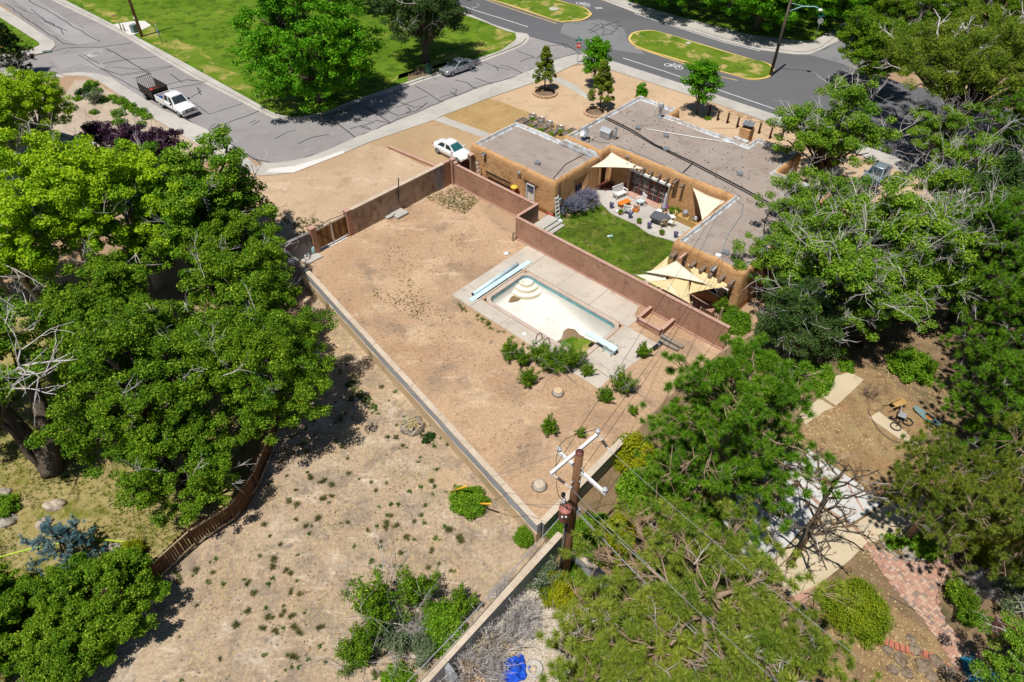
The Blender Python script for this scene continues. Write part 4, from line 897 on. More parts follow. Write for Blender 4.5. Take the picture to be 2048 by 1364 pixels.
# gate
gt = thing('wooden_gate', HW(-11.15, -16.3), YAW-math.pi/2, 'double wooden yard gate with cross braces between two pillars', 'gate')
plank_me = None
for s in (-1, 1):
    for i in range(10):
        mb = MB(); mb.box((0, 0, 0), (.132, .03, 1.9))
        if plank_me is None: plank_me = [mb.mesh('plank', MATS[q_]) for q_ in ('m_gate_wood', 'm_gate_wood_dark', 'm_gate_wood', 'm_gate_wood_pale')]
        o = link('plank', plank_me[(i*7+s*3) % 4], gt); o.location = (s*(.1+.152*(i+.5)), 0, 1.14+random.uniform(-.01, .01))
    mb = MB(); mb.box((s*.05, -.0, 1.15), (.06, .06, 2.1)); mb.box((s*1.66, -.0, 1.15), (.06, .06, 2.1)); mb.box((s*.86, .05, .28), (1.5, .05, .1)); mb.box((s*.86, .05, 2.08), (1.5, .05, .1))
    mb.build('frame', MATS['m_steel'], gt)
    mb = MB(); mb.bar((s*.15, .06, .32), (s*1.6, .06, 2.0), .04, .14); mb.build('brace', MATS['m_fence_wood'], gt)
for s in (-1, 1):
    mb = MB(); mb.tube([(s*1.7, 0, 2.2), (s*.9, 0, 2.3), (0, 0, 2.42)], .03, 5); mb.build('top_bar', MATS['m_iron'], gt)
for b_, lb in ((-18.15, 'pinkish brown gate pillar on the left, by the shaded wall'), (-14.5, 'pinkish brown gate pillar on the right, by the tan wall')):
    pt = thing('gate_pillar', HW(-11.15, b_), YAW, lb, 'pillar', 'pillars of the wooden gate')
    mb = MB(); mb.box((0, 0, 1.22), (.48, .5, 2.45)); mb.build('shaft', MATS['m_red_block'], pt); mb = MB(); mb.box((0, 0, 2.5), (.54, .56, .1)); mb.build('cap', MATS['m_red_cap'], pt)
ground('gate_sill', [(637, 497), (690, 470), (694, 476), (642, 504)], .03, 'm_concrete_new', z0=0)
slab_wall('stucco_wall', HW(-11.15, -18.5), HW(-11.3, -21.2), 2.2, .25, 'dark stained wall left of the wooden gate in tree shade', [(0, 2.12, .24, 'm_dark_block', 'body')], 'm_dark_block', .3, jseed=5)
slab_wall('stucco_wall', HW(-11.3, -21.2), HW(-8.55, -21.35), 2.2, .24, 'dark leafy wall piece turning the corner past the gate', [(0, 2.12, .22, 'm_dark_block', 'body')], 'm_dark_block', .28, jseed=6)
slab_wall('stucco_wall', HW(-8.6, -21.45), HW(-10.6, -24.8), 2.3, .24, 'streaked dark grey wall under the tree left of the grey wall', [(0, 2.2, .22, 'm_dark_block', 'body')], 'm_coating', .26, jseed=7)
p0, p1 = Vector((-16.75, 43.1, 0)), Vector((1.62, 20.15, 0))
slab_wall('boundary_wall', p0, p1, 1.85, .3, 'long grey and tan boundary wall between pool yard and bare field', [(0, .95, .34, 'm_low_stucco', 'base_course'), (.95, 1.75, .26, 'm_grey_block', 'block_course')], 'm_pale_cap', .36, jseed=8, wob=.05)
course_wall('boundary_wall', Vector((1.78, 20.4, 0)), Vector((7.2, 26.6, 0)), 1.6, .24, 'short grey wall with pale coping behind the utility pole', 'm_grey_block', 'm_pale_cap', .4, [])
tw = course_wall('boundary_wall', Vector((2.75, 19.5, 0)), Vector((-6.5, 8.7, 0)), 2.0, .24, 'pale capped streaky grey wall running down from the utility pole', 'm_teal_block', 'm_pale_cap', .36, [4.2, 9.6], cap_h=.1)
mb = MB()
for x in (8.9, 11.2):
    mb.add([(x-.14, .13, 0), (x+.14, .13, 0), (x+.14, 1.15, 0), (x-.14, 1.15, 0), (x-.14, .13, 1.85), (x+.14, .13, 1.85), (x+.14, .55, 1.5), (x-.14, .55, 1.5)], [(0, 1, 2, 3), (4, 7, 6, 5), (0, 4, 5, 1), (1, 5, 6, 2), (2, 6, 7, 3), (3, 7, 4, 0)])
ob = mb.build('buttress', MATS['m_grey_block'], tw); fix_normals(ob.data)
sw = slab_wall('boundary_wall', Vector((3.35, 18.7, 0)), Vector((5.3, 17.0, 0)), 1.7, .24, 'stub of white grey wall just right of the utility pole base', [(0, 1.6, .22, 'm_grey_block', 'block_course')], 'm_pale_cap', .3, jseed=11)
# low planter against the red wall by the pool
for p, q, lb in ((HW(14.1, -5.1), HW(14.1, -6.85), 'left arm of the low block planter by the pool'), (HW(14.25, -6.85), HW(16.15, -6.85), 'front of the low block planter by the pool'), (HW(16.15, -6.7), HW(16.15, -5.1), 'right arm of the low block planter by the pool')):
    course_wall('planter_wall', p, q, .62, .22, lb, 'm_red_block', 'm_red_cap', .27, [], group='low planter walls')
# low edging in the driveway
course_wall('edging_wall', at(777, 296), at(905, 350), .28, .22, 'low pinkish block kerb along the gravel driveway', 'm_red_block', 'm_red_cap', .26, [])

# ------------------------------------------------------------------ pool
deck = thing('pool_deck', ORG, YAW); deck['kind'] = 'structure'
pl = thing('swimming_pool', HW(8.5, -10.38), YAW, 'empty white swimming pool with teal tile line and corner steps', 'pool')
X0, X1, Y0, Y1 = -5.0, 5.02, -2.62, 2.62
def rrect(d, r, z):
    x0, x1, y0, y1 = X0+d, X1-d, Y0+d, Y1-d; out = []
    for cx, cy, a0 in ((x1-r, y1-r, 0), (x0+r, y1-r, 90), (x0+r, y0+r, 180), (x1-r, y0+r, 270)):
        for k in range(7): a = R(a0+k*15); out.append((cx+r*math.cos(a), cy+r*math.sin(a), z))
    return out
def depth(x): t = min(1, max(0, (x+1.2)/4.2)); t = t*t*(3-2*t); return 1.0+.12*(x+5)/4+1.1*t
def dr(d, r, f, lift=0): return [(x, y, -(depth(x)*f)+lift) for x, y, z in rrect(d, r, 0)]
def sub(ring, m=6):
    out = []
    for i in range(len(ring)):
        p, q = Vector(ring[i]), Vector(ring[(i+1) % len(ring)]); k = m if i % 7 == 6 else 1
        out += [tuple(p.lerp(q, j/k)) for j in range(k)]
    return out
def pr(d, r, f, c=None):
    return [(x, y, c if c is not None else -depth(x)*f) for x, y, z in sub(rrect(d, r, 0), 14)]
mb = MB(); mb.loft([pr(.36, .55, 0, -.35), pr(.4, .55, .75), pr(.6, .55, .93), pr(.95, .5, 1), pr(1.25, .4, 1)], 0, True, cap=False)
gx = [X0+.9+(X1-X0-1.8)*i/36 for i in range(37)]; gy = [Y0+.9, 0, Y1-.9]
mb.add([(x, y, -depth(x)-.004) for x in gx for y in gy], [(i*3+j, i*3+3+j, i*3+4+j, i*3+1+j) for i in range(36) for j in range(2)], 0, True)
mb.build('basin', MATS['m_pool'], pl)
for d, z0, z1, mt, nm in ((.35, -.04, -.09, 'm_tile_dark', 'tile_line'), (.355, -.09, -.36, 'm_tile_teal', 'tile_line')):
    mb = MB(); mb.loft([pr(d, .55, 0, z0), pr(d, .55, 0, z1)], 0, False, cap=False); mb.build(nm, MATS[mt], pl)
mb = MB(); mb.loft([pr(.36, .55, 0, -.05), pr(.35, .55, 0, .05), pr(.33, .55, 0, .075), pr(.04, .85, 0, .075), pr(.02, .85, 0, .06), pr(.02, .85, 0, 0)], 0, False, cap=False)
mb.build('pool_coping', MATS['m_coping'], pl)
for r_, z_ in ((.62, -.28), (1.05, -.52), (1.5, -.78)):
    mb = MB(); cx, cy = X0+.75, Y1-.75; mb.lathe([(r_, -1.25), (r_, z_-.04)], (cx, cy, 0), 32, 1, True); mb.lathe([(r_, z_-.035), (r_-.04, z_), (0, z_)], (cx, cy, 0), 32); mb.build('pool_step', [MATS['m_pool'], MATS['m_pool_riser']], pl)
# debris left in the pool
def pad(name, px, z, mat, label, cat, th=.05, step=.25, amp=.06):
    o = ground(name, px, z+th, mat, step, amp, z0=z-.3, kind=None, zs=z); tag(o, label, cat); return o
pad('leaf_pile', [(1016, 604), (1022, 594), (1034, 583), (1045, 585), (1047, 592), (1036, 602), (1022, 605)], -1.02, 'm_duff', 'brown heap of leaves on the pool floor below the steps', 'leaf pile')
pad('leaf_pile', [(1068, 586), (1072, 583), (1076, 586), (1073, 590)], -1.05, 'm_edge_brick', 'small reddish clump of leaves right of the pool steps', 'leaf pile')
pad('mud_bank', [(1111, 687), (1124, 676), (1126, 663), (1136, 657), (1148, 660), (1158, 670), (1178, 680), (1194, 686), (1188, 698), (1165, 720), (1148, 722), (1130, 706)], -1.15, 'm_duff', 'mud bank under green growth in the deep corner of the pool', 'mud', .06)
pad('algae_patch', [(1113, 689), (1126, 680), (1145, 674), (1168, 678), (1190, 688), (1186, 696), (1166, 716), (1150, 718), (1133, 704)], -1.06, 'm_median', 'yellow green algae patch in the deep corner of the pool', 'algae', .05)
# deck slabs
slabs = [(1.35, -8.1, 3.42, -5.05), (1.35, -12.45, 3.42, -8.1), (1.35, -14.25, 3.42, -12.45), (3.44, -14.25, 6.6, -13.02), (6.6, -14.25, 9.9, -13.02), (9.9, -14.25, 13.0, -13.02), (3.44, -7.72, 6.75, -5.1), (6.75, -7.72, 10.1, -5.1), (10.1, -7.72, 13.9, -5.1), (13.57, -10.6, 16.5, -7.72), (13.57, -12.9, 16.4, -10.6), (13.0, -14.3, 16.1, -12.95)]
for i, (x0, y0, x1, y1) in enumerate(slabs):
    P = jit([(x0+.012, y0+.012), (x1-.012, y0+.012), (x1-.012, y1-.012), (x0+.012, y1-.012)], 1.0, .006, random.Random(i)); mb = MB(); mb.prism(P, 0, .05+.006*math.sin(i*2.1)); mb.build('deck_slab', MATS['m_deck'], deck)
# dirt washed over the back edge of the deck
ground('dirt_drift', [(1058, 489), (1110, 516), (1180, 556), (1240, 590), (1287, 618), (1283, 606), (1272, 607), (1180, 555), (1110, 512), (1062, 486)], .062, 'm_dirt', .7, .12)
ground('dirt_drift', [(1268, 628), (1276, 616), (1288, 612), (1298, 616), (1276, 634), (1283, 645), (1274, 640)], .066, 'm_dirt', .4, .08)
# courtyard
cz = .0
ground('courtyard_lawn', [HW(1.0, -4.8), HW(12.55, -4.8), HW(12.55, 4.5), HW(.1, 5.2), HW(.1, -1)], .012, 'm_court_lawn', world=True)
ground('patio', [HW(.1, 8.1), HW(12.6, 8.1), HW(12.6, 4.4)]+[HW(*p) for p in smooth([(12.6, 4.4), (10, 4.1), (8.2, 3.6), (6.56, 3.95), (5.29, 3.95), (3.75, 3.95), (2.76, 4.3), (1.3, 4.95)], 3)]+[HW(.1, 5.1)], .05, 'm_concrete', z0=0, world=True)

# ================================================================== OBJECTS
def part(name, mat, parent, fn=None, **k):
    mb = MB(); fn(mb); return mb.build(name, MATS[mat], parent)
def boxes(name, mat, parent, lst, shared=False):
    """one object for every box: (centre, size, [rz])"""
    out = []
    for it in lst:
        mb = MB(); mb.box(it[0], it[1], it[2] if len(it) > 2 else 0); out.append(mb.build(name, MATS[mat], parent))
    return out
def wheel(parent, x, y, r=.33, w_=.22, rim='m_steel'):
    mb = MB(); n = 16; prof = [(r*.62, -w_/2), (r*.95, -w_/2), (r, -w_*.3), (r, w_*.3), (r*.95, w_/2), (r*.62, w_/2)]
    vs = [(rr*math.cos(a), h, rr*math.sin(a)) for rr, h in prof for a in [2*math.pi*k/n for k in range(n)]]
    fs = [(i*n+k, i*n+(k+1) % n, (i+1)*n+(k+1) % n, (i+1)*n+k) for i in range(5) for k in range(n)]
    mb.add(vs, fs, 0, True); o = mb.build('wheel', MATS['m_rubber'], parent); o.location = (x, y, r); fix_normals(o.data)
    mb = MB(); s = 1 if y > 0 else -1
    mb.add([(r*.63*math.cos(2*math.pi*k/n), s*w_*.42, r*.63*math.sin(2*math.pi*k/n)) for k in range(n)]+[(0, s*w_*.3, 0)], [(k, (k+1) % n, n) for k in range(n)])
    for k in range(5): a = k*1.2566; mb.bar((0, s*w_*.42, 0), (r*.6*math.cos(a), s*w_*.45, r*.6*math.sin(a)), .05, .03)
    mb.build('rim', MATS[rim], o); return o
def hull(st):
    rings = []
    for x, hw, zb, zt in st:
        h = zt-zb; rings.append([(x, y, z) for y, z in ((-hw*.86, zb), (-hw*.98, zb+h*.22), (-hw, zb+h*.55), (-hw*.95, zb+h*.86), (-hw*.8, zt), (-hw*.3, zt+.015), (hw*.3, zt+.015), (hw*.8, zt), (hw*.95, zb+h*.86), (hw, zb+h*.55), (hw*.98, zb+h*.22), (hw*.86, zb))])
    return rings
def quad(parent, name, mat, P, off=.0):
    mb = MB(); a, b, c, d = (Vector(p) for p in P); n = (b-a).cross(d-a).normalized(); mb.add([p+n*off for p in (a, b, c, d)]+[p+n*(off-.02) for p in (a, b, c, d)], [(0, 1, 2, 3), (7, 6, 5, 4), (0, 4, 5, 1), (1, 5, 6, 2), (2, 6, 7, 3), (3, 7, 4, 0)])
    return mb.build(name, MATS[mat], parent)
def cabin(t, paint, xfb, xrb, xft, xrt, zb, zt, wb, wt, glass='m_glass', wind=None, doors=2):
    """greenhouse: glass on four sides, painted pillars and roof"""
    P = lambda x, y, z: Vector((x, y, z))
    rings = [[(xfb, -wb, zb), (xfb, wb, zb), (xrb, wb, zb), (xrb, -wb, zb)], [(xft, -wt, zt-.04), (xft, wt, zt-.04), (xrt, wt, zt-.04), (xrt, -wt, zt-.04)]]
    mb = MB(); mb.loft(rings); o = mb.build('cabin', MATS[paint], t); fix_normals(o.data); bevel(o.data, .05, 2)
    mb = MB(); rr = []
    for z, k in ((zt-.05, 1.02), (zt-.01, 1.0), (zt+.03, .9), (zt+.045, .6)):
        cx = (xft+xrt)/2; hx = (xft-xrt)/2*k; hy = wt*k; rr.append([(cx+hx*(1-.12*(abs(b)) ), 0, 0) for b in ()] or [(cx+hx, -hy*.8, z), (cx+hx, hy*.8, z), (cx+hx*.85, hy, z), (cx-hx*.85, hy, z), (cx-hx, hy*.8, z), (cx-hx, -hy*.8, z), (cx-hx*.85, -hy, z), (cx+hx*.85, -hy, z)])
    mb.loft(rr, 0, True); o = mb.build('roof_panel', MATS[paint], t); fix_normals(o.data)
    def L(a, b, k): return a+(b-a)*k
    def face(p0, p1, q1, q0, ins=.08, k0=.1, k1=.9):
        a = L(L(p0, q0, k0), L(p1, q1, k0), ins); b = L(L(p0, q0, k0), L(p1, q1, k0), 1-ins); c = L(L(p0, q0, k1), L(p1, q1, k1), 1-ins); d = L(L(p0, q0, k1), L(p1, q1, k1), ins); return a, b, c, d
    f0, f1, r1, r0 = P(xfb, -wb, zb), P(xfb, wb, zb), P(xrb, wb, zb), P(xrb, -wb, zb)
    F0, F1, R1, R0_ = P(xft, -wt, zt-.04), P(xft, wt, zt-.04), P(xrt, wt, zt-.04), P(xrt, -wt, zt-.04)
    quad(t, 'windshield', wind or glass, face(f0, f1, F1, F0, .07, .06, .95), .012); quad(t, 'rear_window', glass, face(r1, r0, R0_, R1, .1, .1, .92), .012)
    for a, b, c, d in ((r0, f0, F0, R0_), (f1, r1, R1, F1)):
        for k in range(doors):
            u0, u1 = k/doors+.03, (k+1)/doors-.03
            quad(t, 'side_window', glass, face(L(a, b, u0), L(a, b, u1), L(d, c, u1), L(d, c, u0), .06, .14, .9), .012)
def mirrors(t, x, y, z, paint):
    for s in (-1, 1): mb = MB(); mb.box((x, s*(y+.1), z), (.14, .24, .16)); mb.build('mirror', MATS[paint], t)
def sedan(name, loc, rz, paint, label, group=None, L=4.6, W=1.78, wind=None, coupe=False):
    t = thing(name, loc, rz, label, 'car', group); k = L/4.6; h = W/2
    st = [(x*k, h*w_, zb, zt) for x, w_, zb, zt in ((2.3, .6, .36, .6), (2.22, .8, .25, .7), (1.9, .93, .2, .78), (1.3, 1, .19, .87), (.75, 1, .19, .94), (-.4, 1, .19, .97), (-1.4, 1, .19, 1.0), (-1.95, .95, .22, 1.0), (-2.2, .84, .28, .95), (-2.3, .7, .4, .85))]
    mb = MB(); mb.loft(hull(st), 0, True); o = mb.build('body', MATS[paint], t); fix_normals(o.data)
    cabin(t, paint, .95*k, -1.75*k, .15*k, -.95*k, .92, 1.4 if coupe else 1.45, h*.88, h*.68, 'm_glass', wind, 1 if coupe else 2)
    for x in (1.42*k, -1.4*k):
        for y in (h-.1, -h+.1): wheel(t, x, y)
    for s in (-1, 1):
        boxes('headlight', 'm_lamp', t, [((2.14*k, s*h*.62, .64), (.16, .34, .13), -s*.35)]); boxes('taillight', 'm_red', t, [((-2.2*k, s*h*.66, .82), (.1, .36, .16), s*.3)])
    boxes('grille', 'm_black', t, [((2.27*k, 0, .52), (.08, .8, .16))]); boxes('number_plate', 'm_white', t, [((-2.3*k, 0, .68), (.04, .42, .14))])
    mirrors(t, .75*k, h*.9, .98, paint); return t
def fwd(p, q): return math.atan2(q.y-p.y, q.x-p.x)
def center_from_wheels(rear, front, right_side, wb_x, half):
    rz = fwd(rear, front); u = Vector((math.cos(rz), math.sin(rz), 0)); l = Vector((-u.y, u.x, 0)); m = (rear+front)/2
    return m+(l if right_side else -l)*half-u*wb_x, rz
# silver coupe under the street tree
c, rz = center_from_wheels(at(939.2, 141.1), at(905.3, 152.6), False, 0, .75)
sedan('parked_car', (c.x, c.y, .01), rz, 'm_car_silver', 'silver coupe parked at the park kerb in the shade of a tree', L=4.6, W=1.8, coupe=True)
hd = Vector((math.cos(YAW), math.sin(YAW), 0)); lf = Vector((-hd.y, hd.x, 0)); c = at(877, 307)+hd*1.4+lf*.78
sedan('parked_car', (c.x, c.y, .01), YAW, 'm_car_white', 'white sedan with teal sunshade parked on the gravel driveway', W=1.8, wind='m_glass_teal')
p, q = at(1768, 338), at(1722, 384); c = at(1747, 360)
sedan('parked_car', (c.x, c.y, .01), fwd(p, q), 'm_car_blue', 'pale blue grey car parked under the trees right of the house')
# pickup and trailer
c, rz = center_from_wheels(at(328.4, 215.5), at(361.7, 234.7), True, 0, .82)
t = thing('pickup_truck', (c.x, c.y, .01), rz, 'white pickup truck with tools in its bed, parked at the kerb', 'pickup truck')
st = [(2.75, .74, .55, .95), (2.7, .88, .48, 1.05), (2.5, .96, .42, 1.12), (1.9, 1.0, .42, 1.17), (1.15, 1.0, .42, 1.22), (0, 1.0, .42, 1.22), (-.95, 1.0, .42, 1.22), (-1.0, .98, .42, 1.2)]
mb = MB(); mb.loft(hull(st), 0, True); o = mb.build('body', MATS['m_car_white'], t); fix_normals(o.data)
cabin(t, 'm_car_white', 1.2, -.98, .55, -.85, 1.18, 1.9, .9, .72)
mb = MB(); mb.box((-1.95, 0, .62), (1.9, 1.9, .12))
for s in (-1, 1): mb.box((-1.97, s*.95, .88), (1.92, .1, .62))
mb.box((-1.03, 0, .95), (.06, 1.8, .5)); mb.box((-2.92, 0, .9), (.08, 1.96, .6)); mb.build('bed', MATS['m_car_white'], t)
mb = MB(); mb.box((2.82, 0, .55), (.18, 1.9, .24)); mb.build('bumper', MATS['m_chrome'], t); mb = MB(); mb.box((-3.0, 0, .5), (.14, 1.8, .18)); mb.build('bumper', MATS['m_chrome'], t)
mb = MB(); mb.box((2.74, 0, .87), (.06, 1.1, .28)); gr = mb.build('grille', MATS['m_black'], t); mb = MB(); mb.box((2.78, 0, .87), (.04, 1.1, .05)); mb.box((2.78, 0, .87), (.035, .06, .28)); mb.build('grille_bar', MATS['m_chrome'], gr)
for s in (-1, 1): boxes('headlight', 'm_lamp', t, [((2.68, s*.74, .9), (.14, .32, .26), -s*.2)]); boxes('taillight', 'm_red', t, [((-2.96, s*.9, .95), (.05, .12, .4))])
for x in (1.82, -1.75):
    for y in (.86, -.86): wheel(t, x, y, .4, .27)
mirrors(t, .95, .98, 1.3, 'm_black')
rs = random.Random(4)
for m_ in ('m_plastic_blue', 'm_red', 'm_black', 'm_grey', 'm_orange', 'm_aqua', 'm_bin_green'):
    mb = MB(); mb.box((0, 0, 0), (rs.uniform(.25, .6), rs.uniform(.2, .45), rs.uniform(.2, .4))); o = mb.build('tool_crate', MATS[m_], None); p = Matrix.Rotation(rz, 3, 'Z') @ Vector((rs.uniform(-2.6, -1.3), rs.uniform(-.6, .6), 0)); o.location = (c.x+p.x, c.y+p.y, .9+rs.uniform(0, .15)); o.rotation_euler = (0, 0, rz+rs.uniform(-.6, .6))
    tag(o, None, 'crate', 'tools and crates loaded in the white pickup bed'); o['label'] = {'m_plastic_blue': 'blue tool crate lying in the bed of the white pickup', 'm_red': 'red tool crate lying in the bed of the white pickup', 'm_orange': 'orange crate lying in the bed of the white pickup', 'm_aqua': 'pale aqua bucket lying in the bed of the white pickup', 'm_black': 'black tool box lying in the bed of the white pickup', 'm_grey': 'grey tool box lying in the bed of the white pickup', 'm_bin_green': 'dark green crate lying in the bed of the white pickup'}[m_]
u = Vector((math.cos(rz), math.sin(rz), 0)); tc = c-u*5.0
t = thing('utility_trailer', (tc.x, tc.y, .01), rz, 'brown mesh sided utility trailer hitched behind the white pickup', 'trailer')
mb = MB(); mb.box((0, 0, .6), (3.1, 1.9, .1)); mb.build('floor', MATS['m_dark_wood'], t)
mb = MB(); mb.bar((1.5, .6, .55), (2.3, 0, .5), .08, .08); mb.bar((1.5, -.6, .55), (2.3, 0, .5), .08, .08); mb.build('tongue', MATS['m_iron'], t)
for s in (-1, 1):
    mb = MB(); mb.box((0, s*.95, 1.1), (3.0, .03, .9)); sd_ = mb.build('side_panel', MATS['m_brown_mesh'], t)
    for k in range(6): mb = MB(); mb.box((-1.5+k*.6, s*.98, 1.1), (.05, .05, 1.0)); mb.build('stake', MATS['m_iron'], sd_)
    mb = MB(); mb.box((0, s*.97, 1.6), (3.1, .06, .06)); mb.build('rail', MATS['m_iron'], sd_)
    wheel(t, -.2, s*1.08, .34, .2); boxes('mudguard', 'm_iron', t, [((-.2, s*1.08, .74), (.9, .26, .05))])
for k in range(9): mb = MB(); mb.box((-1.62, -.88+k*.22, 1.35), (.04, .04, 1.5)); mb.build('gate_bar', MATS['m_iron'], t)
mb = MB(); mb.box((-1.62, 0, 2.1), (.06, 1.9, .06)); mb.build('gate_rail', MATS['m_iron'], t)
mb = MB(); mb.box((1.52, 0, 1.1), (.03, 1.9, .9)); mb.build('front_panel', MATS['m_brown_mesh'], t)
for m_, x, y, lb in (('m_dark_wood', .8, .3, 'dark crate at the front of the brown trailer'), ('m_red', .3, -.4, 'red mower body sitting inside the brown trailer'), ('m_plastic_blue', 1.1, -.3, 'blue drum standing inside the brown trailer')):
    mb = MB(); mb.lathe([(.24, 0), (.27, .1), (.26, .5), (.12, .6)], (0, 0, 0), 10); o = mb.build('drum', MATS[m_]); p = Matrix.Rotation(rz, 3, 'Z') @ Vector((x, y, 0)); o.location = (tc.x+p.x, tc.y+p.y, .66); tag(o, lb, 'drum')

# ---------------------------------------------------- street furniture
def letters(txt, h, wd):
    G = {'S': [(1, .9), (.75, 1), (.25, 1), (0, .85), (0, .65), (.25, .52), (.75, .48), (1, .35), (1, .15), (.75, 0), (.25, 0), (0, .1)], 'T': [[(0, 1), (1, 1)], [(.5, 1), (.5, 0)]], 'O': [(.5, 1), (.85, .9), (1, .5), (.85, .1), (.5, 0), (.15, .1), (0, .5), (.15, .9), (.5, 1)], 'P': [[(0, 0), (0, 1)], [(0, 1), (.7, 1), (1, .85), (1, .62), (.7, .48), (0, .48)]]}
    out = []; x = 0
    for c in txt:
        g_ = G[c]; ls = g_ if isinstance(g_[0], list) else [g_]
        for l in ls: out.append([(x+a*wd, b*h) for a, b in l])
        x += wd*1.5
    return out, x-wd*.5
def stop_sign(loc, rz, label, front=True):
    t = thing('stop_sign', loc, rz, label, 'stop sign')   # face looks along -y
    part('post', 'm_grey', t, lambda mb: mb.tube([(0, .04, 0), (0, .04, 3.1)], .035, 6))
    oc = [(.41*math.cos(R(22.5+45*k)), .41*math.sin(R(22.5+45*k))) for k in range(8)]
    part('border', 'm_white', t, lambda mb: mb.loft([[(x, -.0, 2.35+z) for x, z in oc], [(x, .02, 2.35+z) for x, z in oc]]))
    f = part('face', 'm_stop', t, lambda mb: mb.loft([[(x*.93, -.012, 2.35+z*.93) for x, z in oc], [(x*.93, -.002, 2.35+z*.93) for x, z in oc]]))
    ls, W = letters('STOP', .27, .11); mb = MB()
    for l in ls:
        vs, fs = strip(l, .042, 0); mb.add([(x-W/2, -.018, 2.35+y-.135) for x, y, z in vs], fs)
    mb.build('lettering', MATS['m_white'], f)
    part('back', 'm_steel', t, lambda mb: mb.loft([[(x*.99, .021, 2.35+z*.99) for x, z in oc], [(x*.99, .03, 2.35+z*.99) for x, z in oc]]))
    for k, (a, z) in enumerate(((.5, 2.98), (-1.07, 3.2))):
        mb = MB(); mb.box((0, .04, z), (.95, .03, .2), a); mb.build('street_name_blade', MATS['m_green_sign'], t)
    return t
stop_sign(at(1154.4, 128), R(-12), 'red stop sign under two green street name blades at the corner')
stop_sign(at(1630, 77, .12), R(150), 'grey back of a stop sign with green blades on the far lawn')
def util_pole(loc, h, r, label, lean=(0, 0)):
    t = thing('utility_pole', loc, 0, label, 'utility pole')
    part('shaft', 'm_pole_wood', t, lambda mb: mb.tube([(0, 0, 0), (lean[0]*.5, lean[1]*.5, h*.5), (lean[0], lean[1], h)], [r*1.25, r*1.08, r*.9], 14)); return t
t = util_pole(at(285, 75), 12, .17, 'brown wooden utility pole on the park lawn by the street'); part('label_plate', 'm_white', t, lambda mb: mb.box((-.12, -.15, 2.6), (.2, .1, .3)))
lp = at(1541, 150, .14); t = thing('street_light', lp, 0, 'tall wooden street light pole with white lamp arm on the median tip', 'street light')
part('pole', 'm_bark', t, lambda mb: mb.tube([(0, 0, 0), (0, 0, 12.5)], [.2, .13], 10))
za = 8.0; e = at(1640, 23, za)-lp; 
part('arm', 'm_aqua', t, lambda mb: mb.tube([(0, 0, za-.5), (e.x*.4, e.y*.4, za+.25), (e.x*.8, e.y*.8, za+.35), (e.x, e.y, za+.1)], .055, 6))
part('brace', 'm_aqua', t, lambda mb: mb.tube([(0, 0, za+.5), (e.x*.45, e.y*.45, za+.3)], .03, 5))
part('lamp', 'm_lamp', t, lambda mb: mb.lathe([(0, -.1), (.26, -.06), (.3, .02), (.2, .14), (0, .2)], (e.x, e.y, za), 10))
t = thing('cable_pedestal', at(272, 68), R(-20), 'teal green metal utility cabinet beside the wooden pole', 'cabinet'); part('cabinet', 'm_box_teal', t, lambda mb: mb.box((0, 0, .6), (.55, .8, 1.2))); part('lid', 'm_steel', t, lambda mb: mb.box((0, 0, 1.23), (.62, .88, .06))); part('plinth', 'm_concrete_new', t, lambda mb: mb.box((0, 0, .14), (1.0, 1.5, .24)))
for x, y, lb in ((244, 62, 'left tan bollard on the utility pad'), (251, 65, 'right tan bollard on the utility pad')):
    t = thing('bollard', at(x, y), 0, lb, 'bollard', 'bollards on the utility pad'); part('post', 'm_rail_wood', t, lambda mb: mb.tube([(0, 0, 0), (0, 0, 1.0)], .1, 8)); part('cap', 'm_grey', t, lambda mb: mb.lathe([(.11, 1.0), (.1, 1.06), (0, 1.08)], (0, 0, 0), 8))
t = thing('meter_post', at(325, 88), 0, 'slim grey post with a dark box on the park lawn', 'post'); part('post', 'm_grey', t, lambda mb: mb.tube([(0, 0, 0), (-.1, .0, 2.6)], .05, 6)); part('box', 'm_box_teal', t, lambda mb: mb.box((-.05, 0, 1.6), (.25, .25, .5)))
t = thing('lawn_sign', at(231, 40, .12), R(10), 'small yellow yard sign on the dry edge of the park lawn', 'sign'); part('board', 'm_yellow', t, lambda mb: mb.box((0, 0, .5), (.7, .04, .42))); part('stripe', 'm_plastic_blue', t, lambda mb: mb.box((0, -.025, .58), (.7, .02, .1))); part('stake', 'm_grey', t, lambda mb: mb.tube([(0, 0, 0), (0, 0, .3)], .02, 5))
t = thing('fire_hydrant', at(8, 106), 0, 'orange fire hydrant on the pavement at the left edge', 'hydrant')
part('barrel', 'm_hydrant', t, lambda mb: mb.lathe([(.2, 0), (.2, .06), (.13, .08), (.13, .6), (.18, .62), (.17, .7), (.09, .8), (0, .84)], (0, 0, 0), 10)); part('outlet', 'm_hydrant', t, lambda mb: mb.tube([(-.22, 0, .45), (.22, 0, .45)], .07, 8))
t = thing('storm_drain', at(94, 103, .1), R(12), 'teal storm drain cover on the corner kerb', 'drain'); part('cover', 'm_box_teal', t, lambda mb: mb.box((0, 0, .03), (1.1, .55, .05)))
for k in range(5): mb = MB(); mb.box((-.4+k*.2, 0, .065), (.05, .45, .02)); mb.build('bar', MATS['m_iron'], t)
t = thing('manhole', at(187, 109), 0, 'round manhole cover in the street intersection', 'manhole'); part('ring', 'm_concrete', t, lambda mb: mb.lathe([(.75, .0), (.75, .016), (.0, .017)], (0, 0, 0), 20)); part('cover', 'm_grey', t, lambda mb: mb.lathe([(.42, .0), (.42, .024), (0, .025)], (0, 0, 0), 18))
